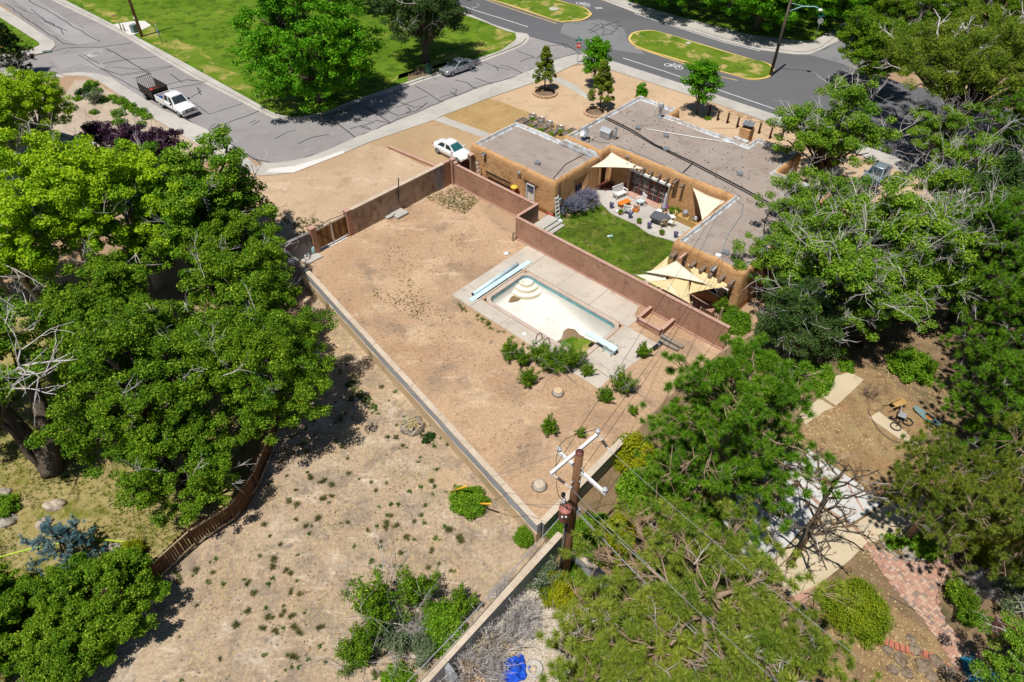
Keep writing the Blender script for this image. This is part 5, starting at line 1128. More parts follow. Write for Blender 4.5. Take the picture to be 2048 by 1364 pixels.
t = thing('wheeled_bin', at(858, 147, .1), R(60), 'dark green wheeled bin at the foot of the park tree', 'bin'); part('body', 'm_bin_green', t, lambda mb: mb.loft([[(-.27, -.3, .05), (.27, -.3, .05), (.27, .3, .05), (-.27, .3, .05)], [(-.32, -.36, 1.0), (.32, -.36, 1.0), (.32, .36, 1.0), (-.32, .36, 1.0)]])); part('lid', 'm_bin_green', t, lambda mb: mb.box((0, 0, 1.04), (.7, .78, .07)))
for s in (-1, 1): part('wheel', 'm_rubber', t, lambda mb: mb.tube([(s*.28, .3, .1), (s*.34, .3, .1)], .1, 8))
# posts of the rope fence in front of the house
pts = [(1416.5, 231.7), (1434.6, 240.5), (1453.9, 246.5), (1473.7, 254.8), (1495, 262), (1517, 267), (1539, 277), (1561.6, 281)]
ord_ = ['first', 'second', 'third', 'fourth', 'fifth', 'sixth', 'seventh', 'eighth']
for i, (x, y) in enumerate(pts):
    t = thing('fence_post', at(x, y), 0, 'dark wooden fence post in the sand, %s from the left of its row' % ord_[i], 'post', 'posts in the sandy front yard')
    part('shaft', 'm_dark_wood', t, lambda mb: mb.tube([(0, 0, 0), (.01, .01, 1.25)], [.12, .11], 8)); part('cap', 'm_rail_wood', t, lambda mb: mb.lathe([(.12, 1.25), (.1, 1.29), (0, 1.3)], (0, 0, 0), 8))
    if i < 7:
        q = at(*pts[i+1])-at(x, y); part('rope', 'm_rail_wood', t, lambda mb: mb.tube([(0, 0, 1.0), (q.x*.5, q.y*.5, .8), (q.x, q.y, 1.0)], .018, 4))
for i, (x, y, lb) in enumerate([(1471, 228, 'stone bed edging nearest the tree in front of the house'), (1489, 233.5, 'second stone bed edging along the boulevard pavement'), (1509, 240, 'long thin stone bed edging along the boulevard pavement'), (1535, 249, 'fourth stone bed edging by the fence posts'), (1556, 257, 'stone bed edging farthest right by the elm')]):
    t = thing('bed_edging', at(x, y), R(-35), lb, 'edging', 'little stone edged beds')
    for k in range(14):
        a = k*2*math.pi/14; mb = MB(); mb.box((.85*math.cos(a), .36*math.sin(a), .03), (.3, .1, .08), a+1.57+random.uniform(-.2, .2)); mb.build('stone', MATS['m_ring_stone'], t)
# stock tanks and raised beds
tk = None
for i, (x, y) in enumerate([(1065, 239), (1082, 246), (1098, 254), (1120, 263)]):
    lb = 'round galvanised planting tub, %s from the left on the orange gravel' % ord_[i]; p = at(x, y, .012)
    if tk is None:
        tk = thing('stock_tank', p, 0, lb, 'planter tub', 'round tubs on the gravel yard')
        part('tub', 'm_steel', tk, lambda mb: mb.lathe([(.44, 0), (.47, .02), (.44, .3), (.48, .56), (.45, .58), (.43, .5)], (0, 0, 0), 18)); part('soil', 'm_dirt_dark', tk, lambda mb: mb.lathe([(.44, .44), (.43, .5), (0, .52)], (0, 0, 0), 14))
    else: dup(tk, p, 0, lb)
bx = None
for i, (x, y) in enumerate([(1044, 247), (1061, 255), (1080, 262), (1101, 271), (1142, 268)]):
    lb = 'low rectangular raised bed, %s from the left on the orange gravel' % ord_[i]; p = at(x, y, .012)
    if bx is None:
        bx = thing('raised_bed', p, YAW+R(90), lb, 'raised bed', 'raised beds on the gravel yard')
        for c_, d_ in (((0, .42, .2), (1.5, .06, .4)), ((0, -.42, .2), (1.5, .06, .4)), ((.72, 0, .2), (.06, .78, .4)), ((-.72, 0, .2), (.06, .78, .4))): boxes('side_board', 'm_grey', bx, [(c_, d_)])
        boxes('soil', 'm_dirt_dark', bx, [((0, 0, .15), (1.38, .76, .28))])
    else: dup(bx, p, YAW+R(90), lb)
def stone_ring(px, py, r, n, lb, a0=0, a1=2*math.pi):
    t = thing('tree_ring', at(px, py), 0, lb, 'stone ring'); rs = random.Random(n)
    for k in range(n):
        a = a0+(a1-a0)*k/n; mb = MB(); mb.box((0, 0, 0), (2*math.pi*r/n*.95, .3, .26)); o = mb.build('stone', MATS['m_ring_stone'], t); bevel(o.data, .05, 1); o.location = (r*math.cos(a), r*math.sin(a), .13+rs.uniform(-.02, .03)); o.rotation_euler = (0, 0, a+1.57+rs.uniform(-.15, .15))
    part('soil', 'm_dirt_dark', t, lambda mb: mb.lathe([(r-.1, .05), (r*.5, .12), (0, .16)], (0, 0, 0), 20))
stone_ring(1090, 187, 1.35, 22, 'ring of reddish stones round the small pyramid tree'); stone_ring(1190, 226, 1.2, 18, 'ring of reddish stones round the slim tree by the house')

# ---------------------------------------------------- pool side
def hoop(px, py, lb):
    t = thing('pool_rail', at(px, py, .09), YAW, lb, 'handrail', 'curved pool ladder rails'); part('rail', 'm_iron', t, lambda mb: mb.tube([(0, -.3, 0), (0, -.3, .55), (0, -.18, .8), (0, .1, .8), (0, .3, .6), (0, .42, .1)], .035, 6)); part('foot_plate', 'm_iron', t, lambda mb: mb.lathe([(.09, 0), (.09, .03), (0, .04)], (0, -.3, 0), 8))
hoop(1077, 683, 'curved dark pool handrail, the left of the two'); hoop(1092, 693, 'curved dark pool handrail, the right of the two')
t = thing('diving_board', HW(14.0, -10.85, .05), YAW, 'pale aqua diving board on a low stand over the deep end', 'diving board')
b0, b1 = Vector(ab(1180, 668, .6)), Vector(ab(1228, 694, .6)); d = b1-b0
part('board', 'm_board', t, lambda mb: mb.box((-.35, 0, .58), (2.7, .52, .07))); part('stand', 'm_board', t, lambda mb: mb.box((.45, 0, .27), (.8, .4, .5)))
for s in (-1, 1): part('rail', 'm_steel', t, lambda mb: mb.tube([(.1, s*.36, 0), (.1, s*.36, .62), (.25, s*.36, .72), (.7, s*.36, .72), (.82, s*.36, .6), (.82, s*.36, 0)], .025, 6))
def pipe(p, q, r, mat, lb):
    t = thing('cover_roller', p, rotz(p, q), lb, 'pool cover tube', 'pool cover tubes on the deck'); L = (q-p).length
    part('tube', mat, t, lambda mb: mb.tube([(0, 0, r), (L, 0, r)], r, 10)); part('end_cap', 'm_black', t, lambda mb: mb.tube([(-.05, 0, r), (.0, 0, r)], r*.9, 10))
pipe(at(946, 591, .05), at(1035, 530, .05), .15, 'm_cyan_pipe', 'pale aqua pool cover tube with a black end')
t = thing('cover_board', at(941, 602, .05), rotz(at(941, 602), at(1060, 523)), 'long pale aqua plank lying beside the pool end', 'plank'); L = (at(941, 602)-at(1060, 523)).length
part('plank', 'm_cyan_pipe', t, lambda mb: mb.box((L/2, 0, .04), (L, .45, .07))); part('edge_strip', 'm_black', t, lambda mb: mb.tube([(.5, -.25, .08), (L*.82, -.25, .08)], .03, 5))
t = thing('skimmer_lid', at(1048.5, 667.5, .06), 0, 'round white skimmer lid set in the pool deck', 'lid'); part('rim', 'm_white', t, lambda mb: mb.lathe([(.17, 0), (.17, .02), (.13, .025)], (0, 0, 0), 14)); part('lid', 'm_rock', t, lambda mb: mb.lathe([(.13, 0), (.13, .022), (0, .024)], (0, 0, 0), 12))
t = thing('white_bucket', at(1013, 508), 0, 'small white bucket lid lying by the pool deck corner', 'bucket'); part('body', 'm_white', t, lambda mb: mb.lathe([(.2, 0), (.24, .06), (.2, .14), (0, .17)], (0, 0, 0), 12)); part('handle', 'm_black', t, lambda mb: mb.tube([(.2, 0, .1), (.3, 0, .16), (.28, .12, .1)], .025, 5))
t = thing('standpipe', at(1026, 482), 0, 'rusty standpipe with a valve at the end of the red wall', 'pipe'); part('riser', 'm_iron', t, lambda mb: mb.tube([(0, 0, 0), (0, 0, .8), (.2, 0, .85)], .05, 6)); part('valve', 'm_grey', t, lambda mb: mb.box((.1, 0, .9), (.2, .12, .12)))
t = thing('vent_pole', at(797, 421), 0, 'tall black pipe leaning against the tan wall', 'pipe'); part('pipe', 'm_cable_black', t, lambda mb: mb.tube([(0, 0, 0), tuple(at(797, 356, 3.5)-at(797, 421))], .05, 7)); part('clamp', 'm_iron', t, lambda mb: mb.lathe([(.1, 0), (.1, .08), (.05, .1)], (0, 0, 0), 8))
t = thing('concrete_pad', at(793, 433), YAW+R(90), 'broken concrete pad on the ground below the black pipe', 'slab')
part('slab', 'm_concrete', t, lambda mb: mb.box((.35, 0, .12), (1.3, 1.1, .24))); part('broken_edge', 'm_concrete', t, lambda mb: mb.box((-.6, .3, .1), (.6, .4, .2))); part('bar', 'm_iron', t, lambda mb: mb.bar((-.9, -.1, .22), (0, .1, .26), .05, .05))
t = thing('pump_slab', at(615, 512), YAW, 'pale slab with old blue topped pool pump by the dark wall', 'pump'); part('slab', 'm_concrete', t, lambda mb: mb.box((0, 0, .06), (2.2, 1.6, .12))); part('motor', 'm_grey', t, lambda mb: mb.tube([(-.4, 0, .3), (.3, 0, .3)], .17, 10)); part('filter', 'm_aqua', t, lambda mb: mb.lathe([(.24, .1), (.26, .3), (.26, .7), (.15, .85), (0, .9)], (.1, .55, 0), 12)); part('pipe', 'm_white', t, lambda mb: mb.tube([(.3, 0, .3), (.6, -.2, .3), (.6, -.5, .7), (.6, -.6, .1)], .05, 6))
def stump(px, py, r, h, lb, top='m_cutwood'):
    t = thing('tree_stump', at(px, py), 0, lb, 'stump'); part('bark', 'm_bark_pale', t, lambda mb: mb.lathe([(r*1.4, 0), (r*1.15, h*.4), (r*1.02, h*.97), (r, h)], (0, 0, 0), 14)); part('cut_face', top, t, lambda mb: mb.lathe([(r, h-.02), (r*.99, h+.01), (r*.2, h+.015), (r*.12, h-.03), (0, h-.03)], (0, 0, 0), 14))
stump(1116, 786, .33, .34, 'pale freshly cut stump near the yard shrubs'); stump(1079, 972, .36, .3, 'old greyish stump near the utility pole', 'm_pale_cap')
def rock(name, px, py, dims, mat, lb, seed, cat='boulder', group=None, rz=0):
    rs = np.random.default_rng(seed); bm = bmesh.new(); bmesh.ops.create_icosphere(bm, subdivisions=3, radius=1)
    k = rs.normal(size=(5, 3)); ph = rs.uniform(0, 6, 5)
    for v in bm.verts:
        p = np.array(v.co); f = 1+.1*sum(math.sin(2.2*(p @ k[i])+ph[i]) for i in range(5))/1.4-.16*abs(math.sin(2.6*(p @ k[1])+ph[2]))+.07*math.sin(6*(p @ k[3]))
        v.co = Vector((p[0]*dims[0]*f, p[1]*dims[1]*f, max(-.25, p[2])*dims[2]*f))
    me = bpy.data.meshes.new(name); bm.to_mesh(me); bm.free(); me.materials.append(MATS[mat]); o = link(name, me); o.location = at(px, py); o.rotation_euler = (0, 0, rz); return tag(o, lb, cat, group)
rock('boulder', 825, 853, (.85, .75, .75), 'm_boulder', 'big hollow topped grey boulder with dry leaves by the grey wall', 1)
t = thing('leaf_litter', at(822, 846, .82), 0, 'dry yellow leaves caught on top of the grey boulder', 'leaves'); 
rs_ = np.random.default_rng(3); P = np.stack([rs_.normal(size=120)*.28, rs_.normal(size=120)*.24, rs_.uniform(-.06, .05, 120)], 1); link('leaf', leaves('leaf', P, unit(rs_, 120)*.3+np.array([0, 0, 1]), np.full(120, .09), .6, MATS['m_litter'], rs_), t)['kind'] = 'stuff'
for i, (x, y, d, lb) in enumerate([(112, 1010, (.7, .5, .5), 'sandy boulder in the dry lawn, the upper of three'), (92, 1048, (.55, .42, .4), 'sandy boulder in the dry lawn, the lower round one'), (4, 1040, (.6, .9, .4), 'grey slab rock at the left edge of the dry lawn'), (252, 1108, (.75, .5, .35), 'pale grey rock beside the yellow hose end'), (228, 1098, (.5, .4, .3), 'small pale rock behind the green bush'), (12, 985, (.5, .4, .3), 'grey rock in tree shade at the left edge')]):
    rock('boulder', x, y, d, 'm_rock' if i < 2 else 'm_boulder', lb, 10+i, rz=i*.7)
for i, (x, y, r) in enumerate([(1775, 1300, .36), (1800, 1318, .45), (1828, 1300, .42), (1845, 1330, .5), (1815, 1345, .4), (1872, 1322, .45), (1895, 1345, .5), (1785, 1340, .38), (1862, 1352, .4), (1930, 1350, .45), (1822, 1278, .3), (1765, 1275, .35)]):
    rock('garden_stone', x, y, (r*.85, r*.8, r*.65), 'm_dark_rock', 'rounded brown stone in the rock pile below the brick path', 30+i, 'stone', 'rock pile below the brick path', i)
rock('garden_stone', 1818, 1105, (.55, .45, .4), 'm_boulder', 'pale rock at the foot of the leaning pine trunk', 50, 'stone'); rock('garden_stone', 1990, 1192, (.4, .4, .35), 'm_boulder', 'pale rock beside the grey dead shrub on the right', 51, 'stone'); rock('garden_stone', 1952, 1145, (.6, .4, .4), 'm_boulder', 'grey rock at the base of the right hand trunk', 52, 'stone')
# logs by the planter
for i, (a_, b_, lb) in enumerate([((1322, 674), (1366, 698), 'grey log lying past the planter, the upper one'), ((1318, 683), (1356, 703), 'grey log lying past the planter, the lower one')]):
    p, q = at(*a_), at(*b_); t = thing('log', p, rotz(p, q), lb, 'log', 'logs past the planter'); L = (q-p).length; part('trunk', 'm_log', t, lambda mb: mb.tube([(0, 0, .16), (L, 0, .15)], [.17, .14], 9)); part('cut_end', 'm_cutwood', t, lambda mb: mb.tube([(-.01, 0, .16), (.0, 0, .16)], .16, 9))
t = thing('tool_box', at(1314, 695), R(45), 'narrow black and grey box standing by the logs', 'box'); part('case', 'm_black', t, lambda mb: mb.box((0, 0, .15), (.9, .25, .3))); part('strap', 'm_steel', t, lambda mb: mb.box((.1, 0, .16), (.15, .27, .31)))
t = thing('flat_stone', at(903, 705), 0, 'grey broken tile on the dirt beyond the wall', 'tile') if 0 else None

# ---------------------------------------------------- courtyard
def slat_chair(name, a_, b_, rz, lb, wd=.62, rock_=True, seat='m_white', cat='chair', grp=None, back='m_white'):
    t = thing(name, HW(a_, b_, .05), YAW+rz, lb, cat, grp)
    for k in range(6): boxes('seat_slat', seat, t, [((0, -.22+k*.09, .42), (wd, .075, .03))])
    n = max(5, int(wd/.11))
    for k in range(n): mb = MB(); mb.bar((-wd/2+.05+k*(wd-.1)/(n-1), .26, .45), (-wd/2+.05+k*(wd-.1)/(n-1), .42, 1.05), .06, .025); mb.build('back_slat', MATS[back], t)
    mb = MB(); mb.box((0, .42, 1.07), (wd+.06, .06, .09)); mb.build('top_rail', MATS[back], t)
    for s in (-1, 1):
        boxes('armrest', 'm_white', t, [((s*(wd/2+.03), .02, .66), (.09, .62, .035))]); boxes('leg', 'm_white', t, [((s*(wd/2), -.24, .34), (.06, .06, .64)), ((s*(wd/2), .26, .34), (.06, .06, .64))])
        if rock_: mb = MB(); mb.tube([(s*wd/2, -.5, .1), (s*wd/2, -.2, .03), (s*wd/2, .2, .03), (s*wd/2, .6, .12)], .03, 5); mb.build('rocker', MATS['m_white'], t)
    return t
slat_chair('garden_bench', 2.55, 6.75, R(78), 'white slatted garden bench facing the orange table', 1.35, False, cat='bench')
slat_chair('rocking_chair', 4.75, 6.9, R(-25), 'white rocking chair with aqua seat nearest the glass doors', .68, grp='white rocking chairs', seat='m_board')
slat_chair('rocking_chair', 4.75, 4.95, R(195), 'white rocking chair seen from behind beside the lawn edge', .66, grp='white rocking chairs')
t = thing('coffee_table', HW(3.75, 5.75, .05), YAW+R(78), 'long orange wooden table before the white bench', 'table')
for k in range(4): boxes('top_board', 'm_orange', t, [((0, -.23+k*.155, .45), (1.25, .145, .04))])
boxes('leg', 'm_orange', t, [((x, y, .22), (.08, .08, .42)) for x in (-.5, .5) for y in (-.22, .22)]); boxes('shelf', 'm_orange', t, [((0, 0, .15), (1.0, .4, .03))])
t = thing('orange_box', HW(5.0, 5.85, .05), YAW+R(20), 'small orange planter box between the rocking chairs', 'planter')
for c_, d_ in (((0, .28, .2), (.6, .04, .34)), ((0, -.28, .2), (.6, .04, .34)), ((.28, 0, .2), (.04, .52, .34)), ((-.28, 0, .2), (.04, .52, .34))): boxes('side_board', 'm_orange', t, [(c_, d_)])
boxes('soil', 'm_dirt_dark', t, [((0, 0, .22), (.5, .5, .2))])
def pot(name, a_, b_, r, h, mat, lb, grp=None, z=.05):
    t = thing(name, HW(a_, b_, z), 0, lb, 'plant pot', grp); part('pot', mat, t, lambda mb: mb.lathe([(r*.72, 0), (r*.9, h*.5), (r, h*.9), (r*1.08, h*.92), (r*1.08, h), (r*.9, h), (r*.88, h*.85)], (0, 0, 0), 14)); part('soil', 'm_dirt_dark', t, lambda mb: mb.lathe([(r*.9, h*.84), (0, h*.88)], (0, 0, 0), 12)); return t
for i, (a_, b_) in enumerate([(3.1, 4.66), (5.33, 4.5), (7.55, 4.3), (10.05, 4.75)]): pot('flower_pot', a_, b_, .2, .52, 'm_blue_pot', 'tall cobalt blue pot on the patio edge, %s from the left' % ord_[i], 'blue pots along the patio edge')
for i, (a_, b_) in enumerate([(4.34, 4.38), (6.42, 4.35), (8.93, 4.25)]): pot('flower_pot', a_, b_, .2, .26, 'm_terracotta', 'low pot with leafy plant on the patio edge, %s from the left' % ord_[i], 'leafy pots along the patio edge')
pot('flower_pot', 8.15, 7.75, .18, .3, 'm_terracotta', 'terracotta pot with a palm like plant by the planter bench'); pot('flower_pot', 7.7, 7.8, .16, .26, 'm_terracotta', 'small terracotta pot behind the yellow chairs'); pot('flower_pot', 6.95, 7.55, .24, .42, 'm_yellow', 'yellow green pot with purple flowers by the glass doors'); pot('flower_pot', 6.6, 7.75, .2, .4, 'm_bin_green', 'dark green pot beside the purple flowers'); pot('flower_pot', 2.15, 7.75, .22, .35, 'm_black', 'dark pot with magenta flowers behind the white bench')
t = thing('white_stone', HW(3.9, 4.55, .05), 0, 'round white dish on the patio edge beside the first leafy pot', 'dish'); part('dish', 'm_white', t, lambda mb: mb.lathe([(.16, 0), (.24, .1), (.2, .16), (0, .13)], (0, 0, 0), 14))
t = thing('patio_table', HW(7.75, 5.65, .05), YAW+R(8), 'patio table under a dark grey fitted cover', 'table')
part('cover', 'm_cover', t, lambda mb: (mb.loft([[(x*1.0, y*.72, .52) for x, y in ((-.8, -.6), (-.62, -.8), (.62, -.8), (.8, -.6), (.8, .6), (.62, .8), (-.62, .8), (-.8, .6))], [(x*1.02, y*.74, .72) for x, y in ((-.8, -.6), (-.62, -.8), (.62, -.8), (.8, -.6), (.8, .6), (.62, .8), (-.62, .8), (-.8, .6))], [(x*.95, y*.68, .78) for x, y in ((-.8, -.6), (-.62, -.8), (.62, -.8), (.8, -.6), (.8, .6), (.62, .8), (-.62, .8), (-.8, .6))]], 0, False)))
for x in (-.55, .55):
    for y in (-.35, .35): part('leg', 'm_iron', t, lambda mb: mb.tube([(x, y, 0), (x, y, .55)], .03, 6))
t = thing('patio_umbrella', HW(7.45, 6.55, .05), 0, 'closed pale lilac patio umbrella standing by the covered table', 'umbrella')
part('canopy', 'm_umbrella', t, lambda mb: mb.lathe([(.05, 2.5), (.09, 2.3), (.12, 1.8), (.17, 1.2), (.2, .95), (.1, .9)], (0, 0, 0), 10)); part('pole', 'm_white', t, lambda mb: mb.tube([(0, 0, .1), (0, 0, 2.6)], .025, 6)); part('base', 'm_umbrella', t, lambda mb: mb.lathe([(.3, 0), (.3, .08), (.06, .14), (.05, .3)], (0, 0, 0), 14))
yc = None
for i, (a_, b_, r_, lb) in enumerate([(6.95, 6.75, R(20), 'yellow metal chair behind the covered table, at its left'), (8.35, 6.75, R(-20), 'yellow metal chair behind the covered table, by the pots'), (8.75, 5.95, R(-80), 'yellow metal chair right of the covered table, nearest the planter'), (8.3, 5.35, R(-130), 'yellow metal chair at the front right of the covered table')]):
    if yc is None:
        yc = thing('metal_chair', HW(a_, b_, .05), YAW+r_, lb, 'chair', 'yellow metal patio chairs')
        part('seat', 'm_white', yc, lambda mb: mb.box((0, 0, .45), (.48, .46, .05))); part('back_hoop', 'm_pale_yellow', yc, lambda mb: mb.tube([(-.25, .22, .45), (-.27, .3, .75), (-.14, .36, .98), (.14, .36, .98), (.27, .3, .75), (.25, .22, .45)], .028, 6)); part('back_panel', 'm_pale_yellow', yc, lambda mb: mb.bar((0, .24, .5), (0, .36, .95), .14, .02))
        for x in (-.22, .22):
            for y in (-.2, .2): part('leg', 'm_pale_yellow', yc, lambda mb: mb.tube([(x, y, .45), (x*1.2, y*1.2, 0)], .022, 5))
    else: dup(yc, HW(a_, b_, .05), YAW+r_, lb)
t = thing('planter_bench', HW(9.75, 7.3, .05), YAW, 'long yellow wooden planter box against the courtyard wall', 'planter')
for k in range(3): boxes('plank', 'm_plank', t, [((0, -.3, .1+k*.17), (2.2, .05, .155)), ((0, .3, .1+k*.17), (2.2, .05, .155))])
boxes('end_panel', 'm_plank', t, [((s*1.08, 0, .27), (.05, .55, .5)) for s in (-1, 1)]); boxes('lid', 'm_plank', t, [((0, 0, .55), (2.25, .68, .05))])
for a_, b_, r_, h_, lb in ((9.25, 7.35, .28, .5, 'large galvanised pail on the left of the wooden planter'), (10.35, 7.3, .24, .36, 'smaller steel pail on the right of the wooden planter')):
    t = thing('metal_pail', HW(a_, b_, .63), 0, lb, 'pail', 'pails on the wooden planter'); part('pail', 'm_steel', t, lambda mb: mb.lathe([(r_*.8, 0), (r_, h_), (r_*1.06, h_), (r_*.95, h_-.04), (r_*.8, .1), (0, .1)], (0, 0, 0), 14)); part('handle', 'm_chrome', t, lambda mb: mb.tube([(-r_, 0, h_), (0, r_*.3, h_+.14), (r_, 0, h_)], .015, 5))
t = thing('coiled_hose', HW(10.0, 7.2, .63), 0, 'black coil of hose on the wooden planter', 'hose'); part('coil', 'm_black', t, lambda mb: mb.tube([(.2*math.cos(k*.6), .2*math.sin(k*.6), .03+.012*k) for k in range(20)], .022, 5))
t = thing('lawn_toy', HW(5.8, .95, .02), .4, 'small pale aqua toy lying on the courtyard lawn', 'toy'); part('body', 'm_aqua', t, lambda mb: mb.box((0, 0, .06), (.34, .2, .1))); part('flap', 'm_white', t, lambda mb: mb.box((-.2, .06, .06), (.2, .18, .06), .5))
# ladder, steps, bits by the garage corner
t = thing('wooden_ladder', HW(.42, -.25, 0), YAW+R(90), 'pale wooden ladder leaning on the garage corner', 'ladder')
for s in (-1, 1): mb = MB(); mb.bar((s*.24, -.35, 0), (s*.24, .0, 2.35), .1, .05); mb.build('rail', MATS['m_white'], t)
for k in range(6): mb = MB(); z = .3+k*.38; mb.box((0, -.35+.15*z, z), (.44, .09, .04)); mb.build('rung', MATS['m_white'], t)
t = thing('garden_steps', HW(.6, -2.6, 0), YAW, 'pale concrete landing and steps beside the return wall', 'steps'); boxes('landing', 'm_concrete', t, [((-.1, .9, .22), (1.1, 2.2, .44))]); boxes('step', 'm_concrete', t, [((.65, .9, .15), (.36, 2.2, .3)), ((1.05, .9, .075), (.4, 2.2, .15))])
t = thing('stepping_stone', HW(.95, -.35, .012), 0, 'pale aqua stepping stone at the foot of the ladder', 'stone'); part('stone', 'm_board', t, lambda mb: mb.box((0, 0, .05), (.55, .45, .1), .4))
t = thing('toolbox', HW(.02, -.55, .44), YAW, 'red tools lying on the landing by the house wall', 'tools'); part('tray', 'm_red', t, lambda mb: mb.box((0, 0, .05), (.7, .18, .1))); part('handle', 'm_rail_wood', t, lambda mb: mb.bar((-.3, 0, .14), (.3, .02, .14), .05, .04))
t = thing('firewood', HW(.25, -3.9, .012), YAW+.5, 'yellow cut log lying by the return wall', 'log'); part('log', 'm_plank', t, lambda mb: mb.tube([(-.25, 0, .2), (.25, 0, .2)], .16, 9)); part('bark', 'm_bark', t, lambda mb: mb.box((-.1, -.3, .08), (.7, .3, .14), .5))
# lavender bed edging
t = thing('bed_wall', ORG, YAW, 'low curved stone edging round the lavender bed', 'edging')
cv = smooth([(.15, 1.0), (.85, .75), (1.45, 1.1), (1.7, 2.2), (1.75, 3.6), (1.55, 4.7)], 5)
for k in range(len(cv)-1):
    p, q = cv[k], cv[k+1]; mb = MB(); mb.box(((p.x+q.x)/2, (p.y+q.y)/2, .13), ((q-p).length*.95, .2, .26), math.atan2(q.y-p.y, q.x-p.x)); mb.build('stone', MATS['m_ring_stone'], t)
t = thing('low_adobe_wall', ORG, YAW, 'low curved adobe wall edging the lawn below the shade sails', 'wall')
cv = smooth([(12.5, -.9), (12.2, -2.2), (11.9, -3.6), (11.9, -4.7)], 5); mb = MB()
vs, fs = strip([(p.x, p.y) for p in cv], .28, 0); mb.loft([[(vs[2*i][0], vs[2*i][1], 0), (vs[2*i+1][0], vs[2*i+1][1], 0), (vs[2*i+1][0], vs[2*i+1][1], .5), (vs[2*i][0], vs[2*i][1], .5)] for i in range(len(cv))]); mb.build('body', MATS['m_low_stucco'], t)
mb = MB(); vs, fs = strip([(p.x, p.y) for p in cv], .34, 0); mb.loft([[(vs[2*i][0], vs[2*i][1], .505), (vs[2*i+1][0], vs[2*i+1][1], .505), (vs[2*i+1][0], vs[2*i+1][1], .56), (vs[2*i][0], vs[2*i][1], .56)] for i in range(len(cv))]); mb.build('cap', MATS['m_pale_cap'], t)
# things along the garage side passage
t = thing('step_ladder', HW(-9.0, -.75, 0), YAW+R(90), 'grey step ladder standing near the arched gate', 'ladder')
for s in (-1, 1): mb = MB(); mb.bar((s*.25, -.25, 0), (s*.18, .1, 2.5), .09, .05); mb.build('rail', MATS['m_steel'], t)
for k in range(6): mb = MB(); z = .3+k*.38; mb.box((0, -.25+.14*z, z), (.42, .09, .04)); mb.build('tread', MATS['m_white'], t)
t = thing('arched_gate', HW(-10.1, -1.45, 0), YAW+R(90), 'dark arched wooden gate between pier and adobe pillar', 'gate')
for k in range(8): x = -.62+k*.177; mb = MB(); h_ = 1.9+.5*math.cos(x*1.6); mb.box((x, 0, h_/2), (.17, .06, h_)); mb.build('plank', MATS['m_dark_wood'], t)
t = thing('adobe_pillar', HW(-10.1, -.5, 0), YAW, 'adobe gate pillar beside the arched gate and grey ladder', 'pillar'); part('shaft', 'm_tan_stucco', t, lambda mb: mb.box((0, 0, 1.3), (.42, .5, 2.6))); part('cap', 'm_red_cap', t, lambda mb: mb.box((0, 0, 2.63), (.48, .56, .08)))
t = thing('iron_gate', HW(-6.6, -.45, 0), YAW, 'black iron gate section leaning on the garage wall', 'gate')
for z in (.3, 1.55): boxes('rail', 'm_iron', t, [((0, 0, z), (3.2, .06, .14 if z > 1 else .06))])
for k in range(22): mb = MB(); mb.bar((-1.55+k*.147, -.12, .05), (-1.55+k*.147, .06, 1.6), .035, .035); mb.build('bar', MATS['m_iron'], t)
t = thing('toy_cart', HW(-4.35, -.6, 0), YAW, 'toy with a bright yellow roof and red side by the garage wall', 'toy'); part('roof', 'm_yellow', t, lambda mb: mb.lathe([(.36, 1.42), (.34, 1.55), (.2, 1.62), (0, 1.64)], (0, 0, 0), 10)); part('body', 'm_red', t, lambda mb: mb.box((0, 0, .35), (.6, .8, .55))); part('panel', 'm_black', t, lambda mb: mb.box((-.02, -.3, 1.0), (.4, .05, .4)))
for x in (-.25, .25):
    for y in (-.25, .25): part('post', 'm_red', t, lambda mb: mb.box((x, y, 1.0), (.07, .07, .85)))

# shade sails
def sail(corners, mat, lb, sagk=.14, n=10):
    C = [Vector(c) for c in corners]; cen = sum(C, Vector())/len(C); ring = []
    m = len(C)
    for i in range(m):
        p, q = C[i], C[(i+1) % m]
        for k in range(n):
            u_ = k/n; a = p.lerp(q, u_); a = a+(cen-a)*(sagk*4*u_*(1-u_)); ring.append(a)
    vs = []; fs = []; N = len(ring); lev = [1, .66, .33]
    for l in lev:
        for a in ring: b = cen.lerp(a, l); b = b-Vector((0, 0, .18*(1-l))); vs.append(b)
    for i in range(len(lev)-1):
        for k in range(N): fs.append((i*N+k, i*N+(k+1) % N, (i+1)*N+(k+1) % N, (i+1)*N+k))
    fs.append(tuple((len(lev)-1)*N+k for k in range(N)))
    t = thing('shade_sail', (0, 0, 0), 0, lb, 'shade sail', 'cream shade sails')
    mb = MB(); mb.add(vs, fs, 0, True); o = mb.build('cloth', MATS[mat], t); bm = bmesh.new(); bm.from_mesh(o.data); bmesh.ops.recalc_face_normals(bm, faces=bm.faces); bmesh.ops.solidify(bm, geom=bm.faces[:], thickness=.015); bm.to_mesh(o.data); bm.free()
    for c in C: d = (c-cen).normalized(); mb = MB(); mb.tube([c, c+d*.35], .015, 4); mb.build('tie', MATS['m_cable_grey'], t)
def W_(a_, b_, z): return HW(a_, b_, z)
sail([W_(.35, 7.8, 3.5), W_(.15, 5.0, 3.0), W_(4.2, 7.95, 3.15)], 'm_sail_pale', 'pale triangular sail in the corner over the courtyard door')
sail([W_(9.1, 8.0, 3.25), W_(12.4, 7.9, 3.3), W_(12.45, 4.2, 3.0)], 'm_sail_pale', 'pale triangular sail at the right end of the courtyard')
sail([at(1291, 544, 2.75), at(1353, 521, 3.0), at(1416, 568, 2.9)], 'm_sail_pale', 'topmost cream sail under the log ends of the right wing', .12)
sail([at(1294, 563, 2.45), at(1379, 552, 2.75), at(1381, 608, 2.35)], 'm_sail_gold', 'golden sail whose corner hangs over the red wall', .08)
